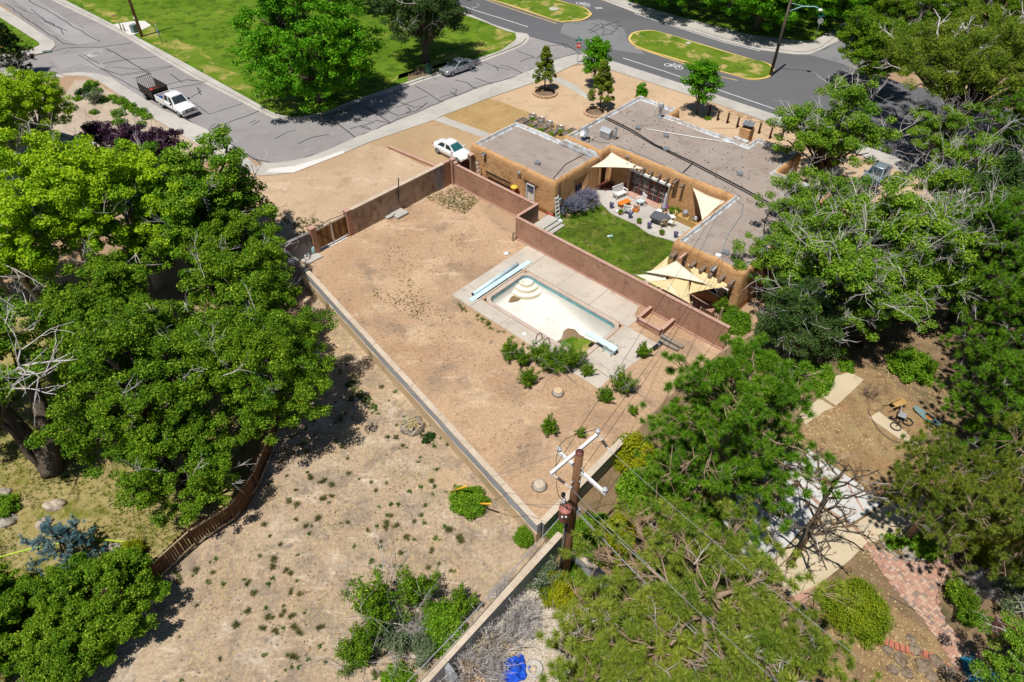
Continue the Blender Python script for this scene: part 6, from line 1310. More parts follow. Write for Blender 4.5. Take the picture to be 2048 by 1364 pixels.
sail([at(1377, 588, 2.5), at(1384, 550, 2.7), at(1432, 576, 2.7)], 'm_sail_gold', 'golden sail to the right of the biggest golden one', .07)
sail([at(1374, 527, 2.75), at(1391, 536, 2.75), at(1463, 572, 2.7), at(1430, 578, 2.6), at(1385, 550, 2.6)], 'm_sail_gold', 'long golden sail hung right under the log ends', .03)
sail([at(1272, 550, 2.42), at(1332, 543, 2.55), at(1332, 559, 2.5), at(1357, 591, 2.4)], 'm_sail_pale', 'cream sail lowest on the left against the red wall', .04)
sail([at(1338, 511, 2.95), at(1335, 532, 2.7), at(1300, 543, 2.6)], 'm_sail_gold', 'small cream sail at the corner of the right wing', .08)
for i, (a_, b_) in enumerate([(17.0, -4.55), (14.0, -3.3), (19.0, -3.6)]):
    t = thing('sail_post', HW(a_, b_, 0), 0, ['wooden post under the golden sail corner by the red wall', 'wooden post in shade under the cream sails', 'wooden post at the right end below the sails'][i], 'post', 'posts that carry the shade sails'); part('post', 'm_rail_wood', t, lambda mb: mb.box((0, 0, 1.2), (.12, .12, 2.4))); part('foot', 'm_concrete', t, lambda mb: mb.box((0, 0, .05), (.3, .3, .1)))
t = thing('swing_bench', HW(17.9, -3.3, 0), YAW, 'dark wooden bench frame in the shade below the golden sail', 'bench')
for k in range(5): boxes('seat_slat', 'm_fence_wood', t, [((0, -.2+k*.1, .45), (1.4, .08, .03))])
for k in range(4): boxes('back_slat', 'm_fence_wood', t, [((0, .3, .55+k*.13), (1.4, .03, .1))])
for x in (-.65, .65): part('side_frame', 'm_rail_wood', t, lambda mb: (mb.bar((x, -.3, 0), (x, .1, 1.2), .07, .07), mb.bar((x, .45, 0), (x, .1, 1.2), .07, .07)))
ground('paved_path', [HW(12.7, -4.75), HW(20.5, -4.75), HW(20.5, -1.0), HW(12.7, -1.0)], .008, 'm_paver', world=True)

# ---------------------------------------------------- near utility pole, wires, guys
PB = at(1128, 1153); PT = 11.1
t = thing('utility_pole', PB, 0, 'tall brown utility pole with white crossarms and a rusty transformer', 'utility pole')
part('shaft', 'm_pole_wood', t, lambda mb: mb.tube([(0, 0, 0), (0, 0, 4), (0, 0, 8), (0, 0, PT)], [.26, .235, .21, .185], 18))
part('top_cap', 'm_maroon', t, lambda mb: mb.lathe([(.19, PT-.04), (.195, PT+.02), (0, PT+.03)], (0, 0, 0), 18))
def arm(pa, pb, z, lb):
    a, b = at(*pa, z)-PB, at(*pb, z)-PB; a.z = b.z = z
    o = part('crossarm', 'm_white', t, lambda mb: mb.bar(a, b, .13, .15)); return a, b
a1, b1 = arm((1101, 948), (1196, 868), 10.72, '')
a2, b2 = arm((1117, 903), (1212, 988), 9.75, '')
def insul(p, parent=None):
    o = part('insulator', 'm_insulator', t, lambda mb: mb.lathe([(.03, .05), (.05, .16), (.11, .17), (.1, .22), (.06, .23), (.12, .25), (.11, .3), (.05, .32), (.07, .38), (0, .42)], tuple(p), 12))
insul(b1*.98+Vector((0, 0, 10.72*.02))); insul(a2*.97+Vector((0, 0, 9.75*.03))); insul(b2*.95+Vector((0, 0, 9.75*.05)))
for k in range(3):
    z = 10.3-k*.5; part('bolt', 'm_steel', t, lambda mb: mb.tube([(.1, -.2, z), (.16, -.32, z)], .035, 6))
for k in range(2):
    z = 9.2-k*.4; part('step_bolt', 'm_steel', t, lambda mb: mb.tube([(-.12, -.15, z), (-.26, -.26, z)], .03, 6))
tz = 6.55; tx = at(1131, 1016, tz+.95)-PB
part('transformer', 'm_transformer', t, lambda mb: mb.lathe([(.26, tz), (.29, tz+.05), (.29, tz+.85), (.31, tz+.87), (.31, tz+.93), (.1, tz+.98), (0, tz+.98)], (tx.x, tx.y, 0), 18))
part('transformer_band', 'm_black', t, lambda mb: mb.bar((tx.x-.25, tx.y+.2, tz+1.0), (tx.x+.25, tx.y-.15, tz+1.0), .05, .03))
for s in (-1, 1): part('bushing', 'm_lamp', t, lambda mb: mb.lathe([(.03, 0), (.06, .04), (.04, .1), (0, .12)], (tx.x+s*.09-.06, tx.y-.3, tz+.62), 8))
part('hanger', 'm_iron', t, lambda mb: mb.bar((tx.x, tx.y, tz+.5), (0, 0, tz+.5), .12, .5))
cu = at(1126, 995, 7.9)-PB; part('arrester', 'm_insulator', t, lambda mb: mb.lathe([(.06, 0), (.11, .05), (.08, .12), (.12, .17), (.08, .25), (.1, .32), (0, .36)], (cu.x+.05, cu.y-.05, 7.5), 10)); part('cutout', 'm_cable_black', t, lambda mb: mb.lathe([(.05, 0), (.1, .08), (.1, .26), (.04, .34), (0, .36)], (cu.x, cu.y, 7.95), 10))
part('conduit', 'm_log', t, lambda mb: mb.tube([(-.27, .0, 0), (-.27, 0, 5.4)], .06, 8)); part('conduit', 'm_iron', t, lambda mb: mb.tube([(-.2, -.14, 0), (-.2, -.14, 6.2)], .04, 6))
part('cable_box', 'm_grey', t, lambda mb: mb.box((.28, -.05, 6.6), (.2, .2, .3)))
part('jumper', 'm_cable_black', t, lambda mb: mb.tube(smooth([tuple(b1+Vector((-.05, .05, .3))), tuple((a1+b1)/2+Vector((-.6, .6, -.1))), tuple(a1+Vector((.3, -.4, -.6))), (tx.x, tx.y, 8.0)], 5), .015, 4))
def wire(p, q, r, mat, lb, sag=.3, grp='overhead wires at the utility pole', n=14):
    p, q = Vector(p), Vector(q); L = (q-p).length; mb = MB()
    mb.tube([p.lerp(q, k/n)-Vector((0, 0, 4*sag*(k/n)*(1-k/n))) for k in range(n+1)], r, 5); o = mb.build('wire', MATS[mat]); return tag(o, lb, 'wire', grp)
def dead_end(p, q):
    d = (q-p).normalized(); o = []
    mb = MB(); mb.tube([p, p+d*.95], .03, 6); mb.build('strain_rod', MATS['m_insulator'], t)
    mb = MB(); pr_ = []
    for k in range(9): pr_ += [(.035 if k % 2 else .085)]
    mb.tube([p+d*(.25+.045*k) for k in range(9)], pr_, 10); mb.build('strain_insulator', MATS['m_iron'], t)
q1 = at(1217, 898, 10.55)-PB; q2 = at(1138, 973, 10.55)-PB
s1, s2 = b1+Vector((.05, -.1, -.05)), a1+Vector((.12, .0, -.05)); dead_end(s1, q1); dead_end(s2, q2)
e1 = at(1720, 1318, 10.6); e2 = at(1640, 1440, 10.4)
wire(PB+q1, e1, .01, 'm_cable_grey', 'thin grey wire from the crossarm towards the right edge pines', .25)
wire(PB+q2, e2, .01, 'm_cable_grey', 'thin grey wire from the crossarm down across the bottom pine', .3)
for k, (ex, ey, r, z0, lb) in enumerate([(1640, 1500, .024, 6.7, 'thick pale cable running from the pole over the bottom pine'), (1655, 1490, .014, 6.5, 'thinner pale cable beside the thick one over the bottom pine'), (1720, 1470, .017, 7.3, 'upper pale cable leaving the pole right of the transformer')]):
    wire(PB+Vector((.2, -.1, z0)), at(ex, ey, 6.5), r, 'm_cable_grey', lb, .45)
wire(PB+Vector((-.25, -.1, 6.9)), at(700, 1480, 6.3), .024, 'm_cable_grey', 'pale cable from the pole along the capped wall to bottom edge', .4)
wire(PB+Vector((-.25, -.15, 6.4)), at(730, 1480, 6.0), .016, 'm_cable_black', 'dark cable from the pole along the capped wall to bottom edge', .4)
wire(PB+a2*.9+Vector((0, 0, 9.75*.1)), at(899, 984), .013, 'm_cable_grey', 'upper guy wire from the crossarm to a yellow guard', 0)
wire(PB+Vector((-.2, -.1, 7.2)), at(944, 1007), .013, 'm_cable_grey', 'lower guy wire from the transformer to a yellow guard', 0)
def guard(a_, b_, za, zb, lb):
    t_ = thing('guy_guard', at(*a_, za), 0, lb, 'guy guard', 'yellow guy wire guards'); q = at(*b_, zb)-at(*a_, za); part('sleeve', 'm_guard', t_, lambda mb: mb.tube([(0, 0, 0), tuple(q)], .05, 8)); part('anchor', 'm_steel', t_, lambda mb: mb.tube([(0, 0, -.1), (.02, 0, .12)], .08, 7))
def on_line(p, q, L): d = (q-p).normalized(); return p+d*L
for base, top, lb in ((at(899, 984), PB+a2*.9+Vector((0, 0, .98)), 'yellow guy guard left of the round bush'), (at(944, 1007), PB+Vector((-.2, -.1, 7.2)), 'yellow guy guard coming out of the round bush')):
    q = on_line(base, top, 2.4)-base; t_ = thing('guy_guard', base, 0, lb, 'guy guard', 'yellow guy wire guards'); part('sleeve', 'm_guard', t_, lambda mb: mb.tube([tuple(q*.08), tuple(q)], .055, 8)); part('anchor', 'm_steel', t_, lambda mb: mb.tube([tuple(q*-.02), tuple(q*.1)], .035, 6))
for k, (p, q, lb) in enumerate([(PB+b1, HW(16.6, -.6, 4.2), 'thin dark wire from the crossarm to the roof junction box'), (PB+a1, HW(12.0, 8.9, 4.1), 'thin dark wire crossing the pool wall near the sails'), (PB+b2, HW(19.4, 3.0, 4.6), 'thin dark wire crossing over the tall pine top'), (PB+Vector((0, 0, 9.2)), HW(16.9, -.6, 4.1), 'second dark wire from the pole to the roof junction box')]):
    wire(p, q, .012, 'm_cable_black', lb, .5)

# ---------------------------------------------------- curved picket fence
FP = [Vector((x*35/30, y*35/30)) for x, y in ((-13.6, 29.5), (-14.4, 27.4), (-15.0, 26.1), (-15.2, 25.0), (-15.5, 21.9), (-17.6, 19.8), (-19.0, 17.6), (-21.4, 15.6), (-23.7, 14.0), (-25.3, 13.5), (-28, 13.1))]
FP = [Vector(at(*p)[:2]) for p in ((572, 800), (556, 862), (545, 905), (530, 937), (490, 1022), (395, 1088), (318, 1157), (200, 1222), (80, 1290), (0, 1312), (-90, 1330))]
cvf = smooth([(p.x, p.y) for p in FP], 8); segs = []; d = 0
for i in range(len(cvf)-1): segs.append((d, cvf[i], cvf[i+1])); d += (cvf[i+1]-cvf[i]).length
def along(s):
    for s0, p, q in segs:
        L = (q-p).length
        if s <= s0+L: u_ = max(0, (s-s0)/L); return p.lerp(q, u_), math.atan2(q.y-p.y, q.x-p.x)
    return segs[-1][2], math.atan2(segs[-1][2].y-segs[-1][1].y, segs[-1][2].x-segs[-1][1].x)
ft = thing('picket_fence', (cvf[0].x, cvf[0].y, 0), 0, 'curved dark brown picket fence between the dry lawn and the bare field', 'fence')
base = Vector((cvf[0].x, cvf[0].y, 0)); rs = random.Random(8); FH = 1.65
pk = []
for k in range(3):
    mb = MB(); mb.box((0, 0, FH/2), (.138, .022, FH)); pk.append(mb.mesh('picket', MATS['m_fence_wood']))
s = .1; k = 0
while s < d-.1:
    p, a = along(s); o = link('picket', pk[k % 3], ft); n = Vector((-math.sin(a), math.cos(a)))
    o.location = (p.x-base.x-n.x*.03, p.y-base.y-n.y*.03, rs.uniform(-.05, .03)); o.rotation_euler = (rs.uniform(-.02, .02), rs.uniform(-.02, .02), a); s += .155; k += 1
s = 0; prev = None
while s < d:
    p, a = along(s); n = Vector((-math.sin(a), math.cos(a))); q = Vector((p.x-base.x+n.x*.09, p.y-base.y+n.y*.09, 0))
    part('post', 'm_fence_wood', ft, lambda mb: mb.box((q.x, q.y, FH*.5), (.11, .11, FH), a))
    if prev is not None:
        for z in (.28, FH-.12):
            zz = z; part('rail', 'm_rail_wood', ft, lambda mb: mb.bar((prev.x, prev.y, zz), (q.x, q.y, zz), .07, .1))
    prev = q; s += 2.35
# ---------------------------------------------------- loose things in the yards
def tubeobj(name, pts, r, mat, lb, cat, n=6):
    mb = MB(); mb.tube(smooth([tuple(p) for p in pts], 6), r, n); o = mb.build(name, MATS[mat]); return tag(o, lb, cat)
tubeobj('garden_hose', [at(x, y, .05) for x, y in ((-30, 1122), (0, 1114), (60, 1098), (110, 1088), (160, 1083), (210, 1080), (258, 1085))], .035, 'm_hose', 'bright yellow green garden hose across the dry lawn', 'hose')
tubeobj('garden_hose', [at(x, y, .05) for x, y in ((1780, 1193), (1815, 1212), (1850, 1232), (1880, 1252), (1891, 1250), (1893, 1238), (1880, 1215), (1872, 1200), (1880, 1170), (1890, 1140), (1898, 1122), (1920, 1112))], .028, 'm_dark_hose', 'thin dark hose looping over the brick path', 'hose')
tubeobj('garden_hose', [at(x, y, .05) for x, y in ((1735, 818), (1745, 840), (1760, 862), (1780, 878), (1800, 886))], .03, 'm_dark_hose', 'dark hose lying in the pine needle bed', 'hose')
def tarp(px, py, dims, mat, lb, seed, h=.5):
    rs_ = np.random.default_rng(seed); mb = MB(); n = 16; vs = []
    for i in range(n+1):
        for j in range(n+1):
            u_, v_ = i/n*2-1, j/n*2-1; r = min(1, math.hypot(u_, v_)*.9); z = h*(1-r)**.7*(1+.5*math.sin(5*u_+seed)*math.cos(4*v_))+.06*math.sin(11*u_+3*v_)+.05*math.sin(13*v_-4*u_)+.07
            vs.append((u_*dims[0]*(1+.15*math.sin(3*v_)), v_*dims[1]*(1+.2*math.sin(4*u_+1)), max(.01, z)))
    fs = [(i*(n+1)+j, (i+1)*(n+1)+j, (i+1)*(n+1)+j+1, i*(n+1)+j+1) for i in range(n) for j in range(n)]
    mb.add(vs, fs, 0, False); o = mb.build('tarp', MATS[mat]); o.location = at(px, py); o.rotation_euler = (0, 0, .8); return tag(o, lb, 'tarp')
tarp(1028, 1343, (.75, .55), 'm_tarp_blue', 'crumpled bright blue tarp by the grey dead brush at the bottom', 1, .5)
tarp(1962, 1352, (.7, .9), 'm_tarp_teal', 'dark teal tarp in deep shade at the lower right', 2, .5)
tarp(243, 590, (.5, 1.1), 'm_umbrella', 'pale blue white sheet lying in shade under the left trees', 3, .35)
t = thing('stone_ring', at(1068, 1338), 0, 'grey round stone ring beside the blue tarp', 'stone ring')
part('ring', 'm_concrete', t, lambda mb: mb.lathe([(.42, 0), (.45, .1), (.4, .16), (.3, .15), (.27, .02)], (0, 0, 0), 18)); part('stone', 'm_pale_cap', t, lambda mb: mb.lathe([(.18, 0), (.16, .1), (0, .14)], (0, 0, 0), 10))
t = thing('timber_edging', at(888, 1364), rotz(at(888, 1364), at(925, 1325)), 'pale timber strip on the ground by the wall buttress', 'timber'); L = (at(888, 1364)-at(925, 1325)).length*1.4; part('board', 'm_pale_cap', t, lambda mb: mb.box((L/2, 0, .08), (L, .08, .16))); part('stake', 'm_rail_wood', t, lambda mb: mb.box((L, 0, .12), (.08, .08, .3)))
# brick garden on the right
pav = thing('brick_patio', at(1850, 1160), 0); pav['kind'] = 'structure'
PAT = [at(x, y) for x, y in smooth([(1730, 1090), (1775, 1104), (1815, 1122), (1850, 1124), (1885, 1108), (1905, 1078), (1920, 1040), (1940, 1050), (1925, 1090), (1905, 1120), (1888, 1160), (1876, 1195), (1890, 1240), (1930, 1290), (1990, 1350), (1960, 1400), (1910, 1340), (1870, 1270), (1830, 1225), (1790, 1180), (1755, 1130), (1730, 1090)], 3)[:-1]]
ground('brick_bed', [p[:2] for p in PAT], .016, 'm_mortar', world=True)
def inside(x, y, poly):
    c = False; n = len(poly)
    for i in range(n):
        a, b = poly[i], poly[(i+1) % n]
        if (a[1] > y) != (b[1] > y) and x < (b[0]-a[0])*(y-a[1])/(b[1]-a[1])+a[0]: c = not c
    return c
cen = at(1850, 1160); cand = []; cs, sn = math.cos(.55), math.sin(.55)
for i in range(-95, 95):
    for j in range(-95, 95):       # basket pattern: pairs of bricks turned about
        for k in range(2):
            hz = (i+j) % 2; u_, v_ = i*.27+(0 if hz else (k-.5)*.135), j*.27+((k-.5)*.135 if hz else 0)
            x, y = cen.x+u_*cs-v_*sn, cen.y+u_*sn+v_*cs
            if inside(x, y, PAT): cand.append((x, y, .55+(0 if hz else math.pi/2)))
cand.sort(key=lambda c: c[0]**2+c[1]**2+0*c[2]); rs = random.Random(2)
bm_ = []
for m_ in ('m_paver', 'm_paver_dark', 'm_paver_tan'):
    mb = MB(); mb.box((0, 0, .03), (.258, .122, .05)); bm_.append(mb.mesh('paver_brick', MATS[m_]))
rest = MB()
for k, (x, y, a) in enumerate(cand):
    dz = rs.uniform(-.006, .008)
    if k < 300:
        o = link('paver_brick', bm_[rs.choice((0, 0, 0, 1, 2, 2))], pav); o.location = (x-cen.x, y-cen.y, .012+dz); o.rotation_euler = (0, 0, a+rs.uniform(-.03, .03))
    else: rest.box((x-cen.x, y-cen.y, .042+dz), (.258, .122, .05), a+rs.uniform(-.03, .03), rs.choice((0, 0, 0, 1, 2, 2)))
if rest.v: o = rest.build('paver_bricks', [MATS['m_paver'], MATS['m_paver_dark'], MATS['m_paver_tan']], pav); o['kind'] = 'stuff'
def edging(px, lb, step=.26, dim=(.2, .36, .12), mat='m_edge_brick'):
    pts = smooth([tuple(at(x, y)) for x, y in px], 4); t = thing('brick_edging', pts[0], 0, lb, 'edging'); acc = 0; me = None
    for i in range(len(pts)-1):
        p, q = pts[i], pts[i+1]; L = (q-p).length
        while acc < L:
            c = p.lerp(q, acc/L)-pts[0]
            if me is None: mb = MB(); mb.box((0, 0, dim[2]/2), dim); me = mb.mesh('brick', MATS[mat])
            o = link('brick', me, t); o.location = (c.x, c.y, random.uniform(-.02, .01)); o.rotation_euler = (0, 0, rotz(p, q)+random.uniform(-.06, .06)); acc += step
        acc -= L
edging([(1655, 1233), (1690, 1246), (1722, 1256), (1755, 1276), (1790, 1293), (1836, 1306)], 'row of red edging bricks below the mulch bed')
edging([(1838, 1305), (1870, 1318), (1902, 1344)], 'row of red edging bricks above the stone pile')
for px, lb, m_ in (([(1420, 1060), (1500, 960), (1548, 934), (1597, 974), (1640, 1015), (1592, 1072), (1520, 1150), (1450, 1150)], 'pavement', 'm_slab_grey'), ([(1553, 934), (1610, 895), (1690, 950), (1740, 985), (1762, 1008), (1702, 1048), (1646, 1011), (1602, 971)], 'pavement', 'm_slab_grey'),
                   ([(1595, 1075), (1644, 1019), (1702, 1053), (1735, 1085), (1700, 1120), (1640, 1168), (1580, 1195), (1560, 1170), (1520, 1155)], 'pavement', 'm_slab_tan'), ([(1706, 1051), (1766, 1012), (1800, 1000), (1860, 985), (1930, 1000), (1905, 1060), (1872, 1108), (1830, 1085), (1790, 1075), (1738, 1086)], 'pavement', 'm_slab_tan'),
                   ([(1640, 792), (1655, 757), (1700, 745), (1727, 760), (1702, 785), (1672, 812)], 'pavement', 'm_slab_tan'), ([(1638, 797), (1668, 816), (1650, 822), (1610, 850), (1600, 830)], 'pavement', 'm_slab_tan'), ([(1802, 875), (1812, 867), (1850, 900), (1900, 935), (1880, 950), (1848, 915)], 'pavement', 'm_slab_tan'), ([(1738, 836), (1757, 824), (1814, 866), (1799, 879)], 'pavement', 'm_slab_tan')):
    ground(lb, px, .05, m_, z0=0)
ground('brick_bed', [(1582, 1182), (1618, 1166), (1640, 1172), (1600, 1215), (1590, 1200)], .02, 'm_paver')
for px, lb in (([(1551, 936), (1600, 973), (1644, 1016)], 'red brick strip between the two grey slabs'), ([(1645, 1016), (1704, 1053), (1738, 1087)], 'red brick strip dividing the tan slabs'), ([(1692, 966), (1725, 1020)], 'short red brick strip beside the dead tree')):
    edging(px, lb, .24, (.22, .11, .075), 'm_paver')
t = thing('bed_kerb', at(1800, 1100), 0, 'curved grey kerb round the bed of the leaning pine', 'edging')
cv = smooth([tuple(at(x, y)) for x, y in ((1758, 1072), (1768, 1092), (1790, 1112), (1825, 1122), (1858, 1118), (1886, 1100))], 4); b0 = at(1800, 1100)
for i in range(len(cv)-1): p, q = cv[i]-b0, cv[i+1]-b0; mb = MB(); mb.box(((p.x+q.x)/2, (p.y+q.y)/2, .08), ((q-p).length*.97, .16, .16), rotz(p, q)); mb.build('kerb_stone', MATS['m_boulder'], t)
# jumble by the patio
t = thing('wheelbarrow', at(1792, 815), R(20), 'yellow wheelbarrow under the pines on the right', 'wheelbarrow')
part('tray', 'm_plank', t, lambda mb: mb.loft([[(-.35, -.22, .3), (.35, -.22, .3), (.35, .22, .3), (-.35, .22, .3)], [(-.5, -.28, .55), (.5, -.28, .55), (.5, .28, .55), (-.5, .28, .55)], [(-.46, -.25, .54), (.46, -.25, .54), (.46, .25, .54), (-.46, .25, .54)], [(-.32, -.2, .34), (.32, -.2, .34), (.32, .2, .34), (-.32, .2, .34)]]))
part('wheel', 'm_rubber', t, lambda mb: mb.tube([(.62, -.05, .2), (.62, .05, .2)], .2, 12))
for s in (-1, 1): part('handle', 'm_rail_wood', t, lambda mb: mb.bar((.55, s*.12, .22), (-1.0, s*.3, .6), .05, .05)); part('leg', 'm_iron', t, lambda mb: mb.bar((-.3, s*.24, .4), (-.35, s*.26, 0), .04, .04))
t = thing('kayak_board', at(1853, 836), R(-55), 'grey teal plastic sled with an orange patch under the right pines', 'sled'); part('hull', 'm_box_teal', t, lambda mb: mb.loft([[(x, -w_*.5, .12+abs(x)*.12), (x, w_*.5, .12+abs(x)*.12), (x, w_*.35, .03+abs(x)*.12), (x, -w_*.35, .03+abs(x)*.12)] for x, w_ in ((-1.0, .2), (-.8, .5), (0, .68), (.7, .55), (1.0, .15))])); part('patch', 'm_orange', t, lambda mb: mb.box((.1, 0, .16), (.4, .2, .03)))
t = thing('bicycle', at(1802, 850), R(25), 'black bicycle lying on the slab by the pine needle bed', 'bicycle')
for x in (-.52, .52): part('wheel', 'm_rubber', t, lambda mb: mb.tube([(x+.33*math.cos(k*math.pi/9), .33*math.sin(k*math.pi/9), .12) for k in range(19)], .035, 5))
part('frame', 'm_black', t, lambda mb: (mb.bar((-.52, 0, .14), (-.1, .1, .16), .05, .05), mb.bar((-.1, .1, .16), (.4, .5, .16), .05, .05), mb.bar((.52, 0, .14), (.38, .6, .2), .05, .05), mb.bar((-.25, .55, .16), (.4, .5, .16), .05, .05), mb.bar((-.1, .1, .16), (-.28, .62, .18), .05, .05)))
part('saddle', 'm_black', t, lambda mb: mb.box((-.3, .68, .2), (.26, .14, .08))); part('handlebar', 'm_steel', t, lambda mb: mb.tube([(.3, .65, .1), (.38, .64, .3), (.45, .66, .55)], .025, 5))
t = thing('garden_chair', at(1800, 838), R(60), 'grey folding garden chair beside the yellow wheelbarrow', 'chair'); part('seat', 'm_grey', t, lambda mb: mb.box((0, 0, .42), (.5, .48, .04))); part('back', 'm_grey', t, lambda mb: mb.box((0, .28, .75), (.5, .05, .6)))
for x in (-.22, .22):
    for y in (-.2, .22): part('leg', 'm_iron', t, lambda mb: mb.box((x, y, .21), (.04, .04, .42)))
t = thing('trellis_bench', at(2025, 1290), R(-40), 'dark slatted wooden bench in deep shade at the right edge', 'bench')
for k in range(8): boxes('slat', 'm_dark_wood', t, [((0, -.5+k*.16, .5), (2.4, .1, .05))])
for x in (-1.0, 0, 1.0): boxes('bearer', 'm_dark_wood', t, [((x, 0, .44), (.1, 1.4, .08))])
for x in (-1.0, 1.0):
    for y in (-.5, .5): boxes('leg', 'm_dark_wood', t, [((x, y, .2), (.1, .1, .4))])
# neighbour's flat roofed house behind the left trees
nh = thing('neighbour_house', at(40, 420), R(-25), 'neighbouring house with grey flat roof, seen between the left trees', 'house')
part('wall', 'm_tan_stucco', nh, lambda mb: mb.prism([(-9, -1), (2.5, -1), (2.5, 8), (-9, 8)], 0, 3.3)); part('roof', 'm_slab_grey', nh, lambda mb: mb.prism([(-8.7, -.7), (2.2, -.7), (2.2, 7.7), (-8.7, 7.7)], 3.31, 3.36))
part('parapet', 'm_coating', nh, lambda mb: mb.loft([[(x+a*.0, y, z) for x, y, z in ((-9, -1, 3.3), (2.5, -1, 3.3), (2.5, 8, 3.3), (-9, 8, 3.3))], [(-9, -1, 3.55), (2.5, -1, 3.55), (2.5, 8, 3.55), (-9, 8, 3.55)], [(-8.7, -.7, 3.55), (2.2, -.7, 3.55), (2.2, 7.7, 3.55), (-8.7, 7.7, 3.55)], [(-8.7, -.7, 3.37), (2.2, -.7, 3.37), (2.2, 7.7, 3.37), (-8.7, 7.7, 3.37)]], cap=False))

# ================================================================== VEGETATION
# kinds of plants, each built once
broadleaf('cotton', 11, 4.2, (0, 0, 7.8), (4.6, 4.6, 4.0), 20, 13, .55, 46000, .088, 'm_leaf_cotton', 'm_bark_pale', .34, twigs=8, bare=1, twig_mat='m_bark_pale', thick=.05)
broadleaf('cotton2', 12, 3.6, (0, 0, 6.8), (4.2, 4.2, 3.6), 18, 13, .52, 40000, .088, 'm_leaf_cotton', 'm_bark_pale', .3, twigs=6, bare=1, twig_mat='m_bark_pale', thick=.05)
broadleaf('elm', 21, 3.2, (0, 0, 6.4), (5.6, 5.6, 4.4), 32, 16, .56, 96000, .076, 'm_leaf_elm', 'm_bark', .38, twigs=14, thick=.04, fill=(.55, .9))
broadleaf('elm2', 22, 2.6, (0, 0, 5.1), (4.2, 4.2, 3.6), 24, 14, .5, 62000, .076, 'm_leaf_elm', 'm_bark', .3, twigs=8, thick=.035, fill=(.55, .9))
broadleaf('park', 31, 2.4, (0, 0, 6.4), (6.4, 6.4, 5.6), 38, 14, .72, 82000, .11, 'm_leaf_park', 'm_bark', .42, zlo=-.8, fill=(.55, .92))
broadleaf('mid', 41, 2.6, (0, 0, 4.9), (3.6, 3.6, 3.3), 20, 12, .48, 42000, .078, 'm_leaf_mid', 'm_bark', .24, twigs=8)
broadleaf('sparse', 51, 3.0, (0, 0, 6.4), (4.4, 4.4, 3.8), 20, 7, .62, 40000, .078, 'm_leaf_sage', 'm_bark_dark', .26, twigs=30, thick=.034, fill=(.4, 1.0), twl=1.7, fork_z=3.0)
broadleaf('sparse2', 52, 2.6, (0, 0, 5.6), (4.2, 4.2, 3.4), 18, 7, .6, 34000, .078, 'm_leaf_sage', 'm_bark_dark', .24, twigs=56, thick=.034, fill=(.4, 1.0), twl=1.9)
broadleaf('old', 61, 5.0, (-1.0, 1.6, 7.4), (3.6, 3.6, 2.6), 16, 10, .5, 22000, .08, 'm_leaf_sage', 'm_bark', .16, twigs=36, bare=1, thick=.045, lean=(-1.2, .8), fork_z=4.4)
broadleaf('juniper', 71, 1.6, (0, 0, 4.8), (2.4, 2.4, 4.0), 26, 9, .5, 28000, .1, 'm_leaf_juniper', 'm_bark', .3, asp=.4, twigs=30, up=.35)
broadleaf('bigjuniper', 72, 2.2, (0, 0, 6.2), (4.6, 4.6, 4.8), 34, 12, .65, 52000, .12, 'm_leaf_juniper', 'm_bark', .4, asp=.4, twigs=36, up=.4, thick=.05)
broadleaf('young', 81, 1.3, (0, 0, 3.5), (1.75, 1.75, 2.3), 16, 5, .55, 9500, .1, 'm_leaf_park', 'm_bark', .09, thick=.02)
broadleaf('plum', 91, 1.2, (0, 0, 2.8), (2.2, 2.2, 1.8), 14, 6, .5, 9500, .1, 'm_leaf_purple', 'm_bark_dark', .12, twigs=12, thick=.025)
# a small pyramid shaped street tree
def pyramid(key, seed):
    rs = np.random.default_rng(seed); n = 95; f = rs.uniform(0, 1, n)**.8; a = rs.uniform(0, 6.28, n); r = (1-f)**.75*1.35+.12
    C = np.stack([r*np.cos(a)*rs.uniform(.5, 1, n), r*np.sin(a)*rs.uniform(.5, 1, n), 1.25+f*3.9], 1); P, N, S = clump_leaves(rs, C, rs.uniform(.25, .42, n)*(1.15-f*.5), 7500, .09, .8)
    mb = MB(); mb.tube([(0, 0, 0), (.02, .02, 2.5), (0, 0, 5.0)], [.09, .07, .02], 7)
    for k in range(24): i = rs.integers(0, n); limb(mb, rs, (0, 0, C[i][2]*.8), C[i], .03, .012, .02, 3, 4)
    PROTO[key] = [('trunk', mb.mesh('trunk', MATS['m_bark'])), ('crown', leaves('crown', P, N, S, .6, MATS['m_leaf_olive'], rs))]
pyramid('pyramid', 5)
pine('pine', 101, 13.0, 4.7, 130, .36, .02, 'm_needle', 'm_bark_pine', .16, .6, twigs=16, nb=80, sub=15, tufts=1, spread=1.7)
pine('pine_open', 102, 8.0, 4.9, 130, .36, .02, 'm_needle_olive', 'm_bark_pine', .36, .45, twigs=30, tr=.3, nb=40, sub=20, tufts=1, spread=1.7)
pine('pine_dark', 103, 13.0, 4.8, 110, .38, .022, 'm_needle', 'm_bark_dark', .2, .6, twigs=40, nb=66, sub=14, tufts=1, spread=1.7)
broadleaf('umbrella', 106, 3.0, (0, 0, 8.0), (7.2, 7.2, 3.4), 44, 14, .7, 70000, .15, 'm_leaf_olive', 'm_bark_dark', .5, asp=.22, twigs=40, zlo=-.12, fill=(.55, 1.0), up=.7, thick=.09, twig_mat='m_twig_grey', lob_r=.3)
pine('dead_pine', 104, 9.5, 2.9, 14, .18, .011, 'm_needle_dead', 'm_bark', .3, twigs=12, tr=.15, nb=24, sub=6, keep=.6)
pine('blue_spruce', 105, 2.6, 1.8, 26, .16, .014, 'm_leaf_spruce', 'm_bark', .08, .9, twigs=0, tr=.07, nb=18, sub=11, tufts=3)
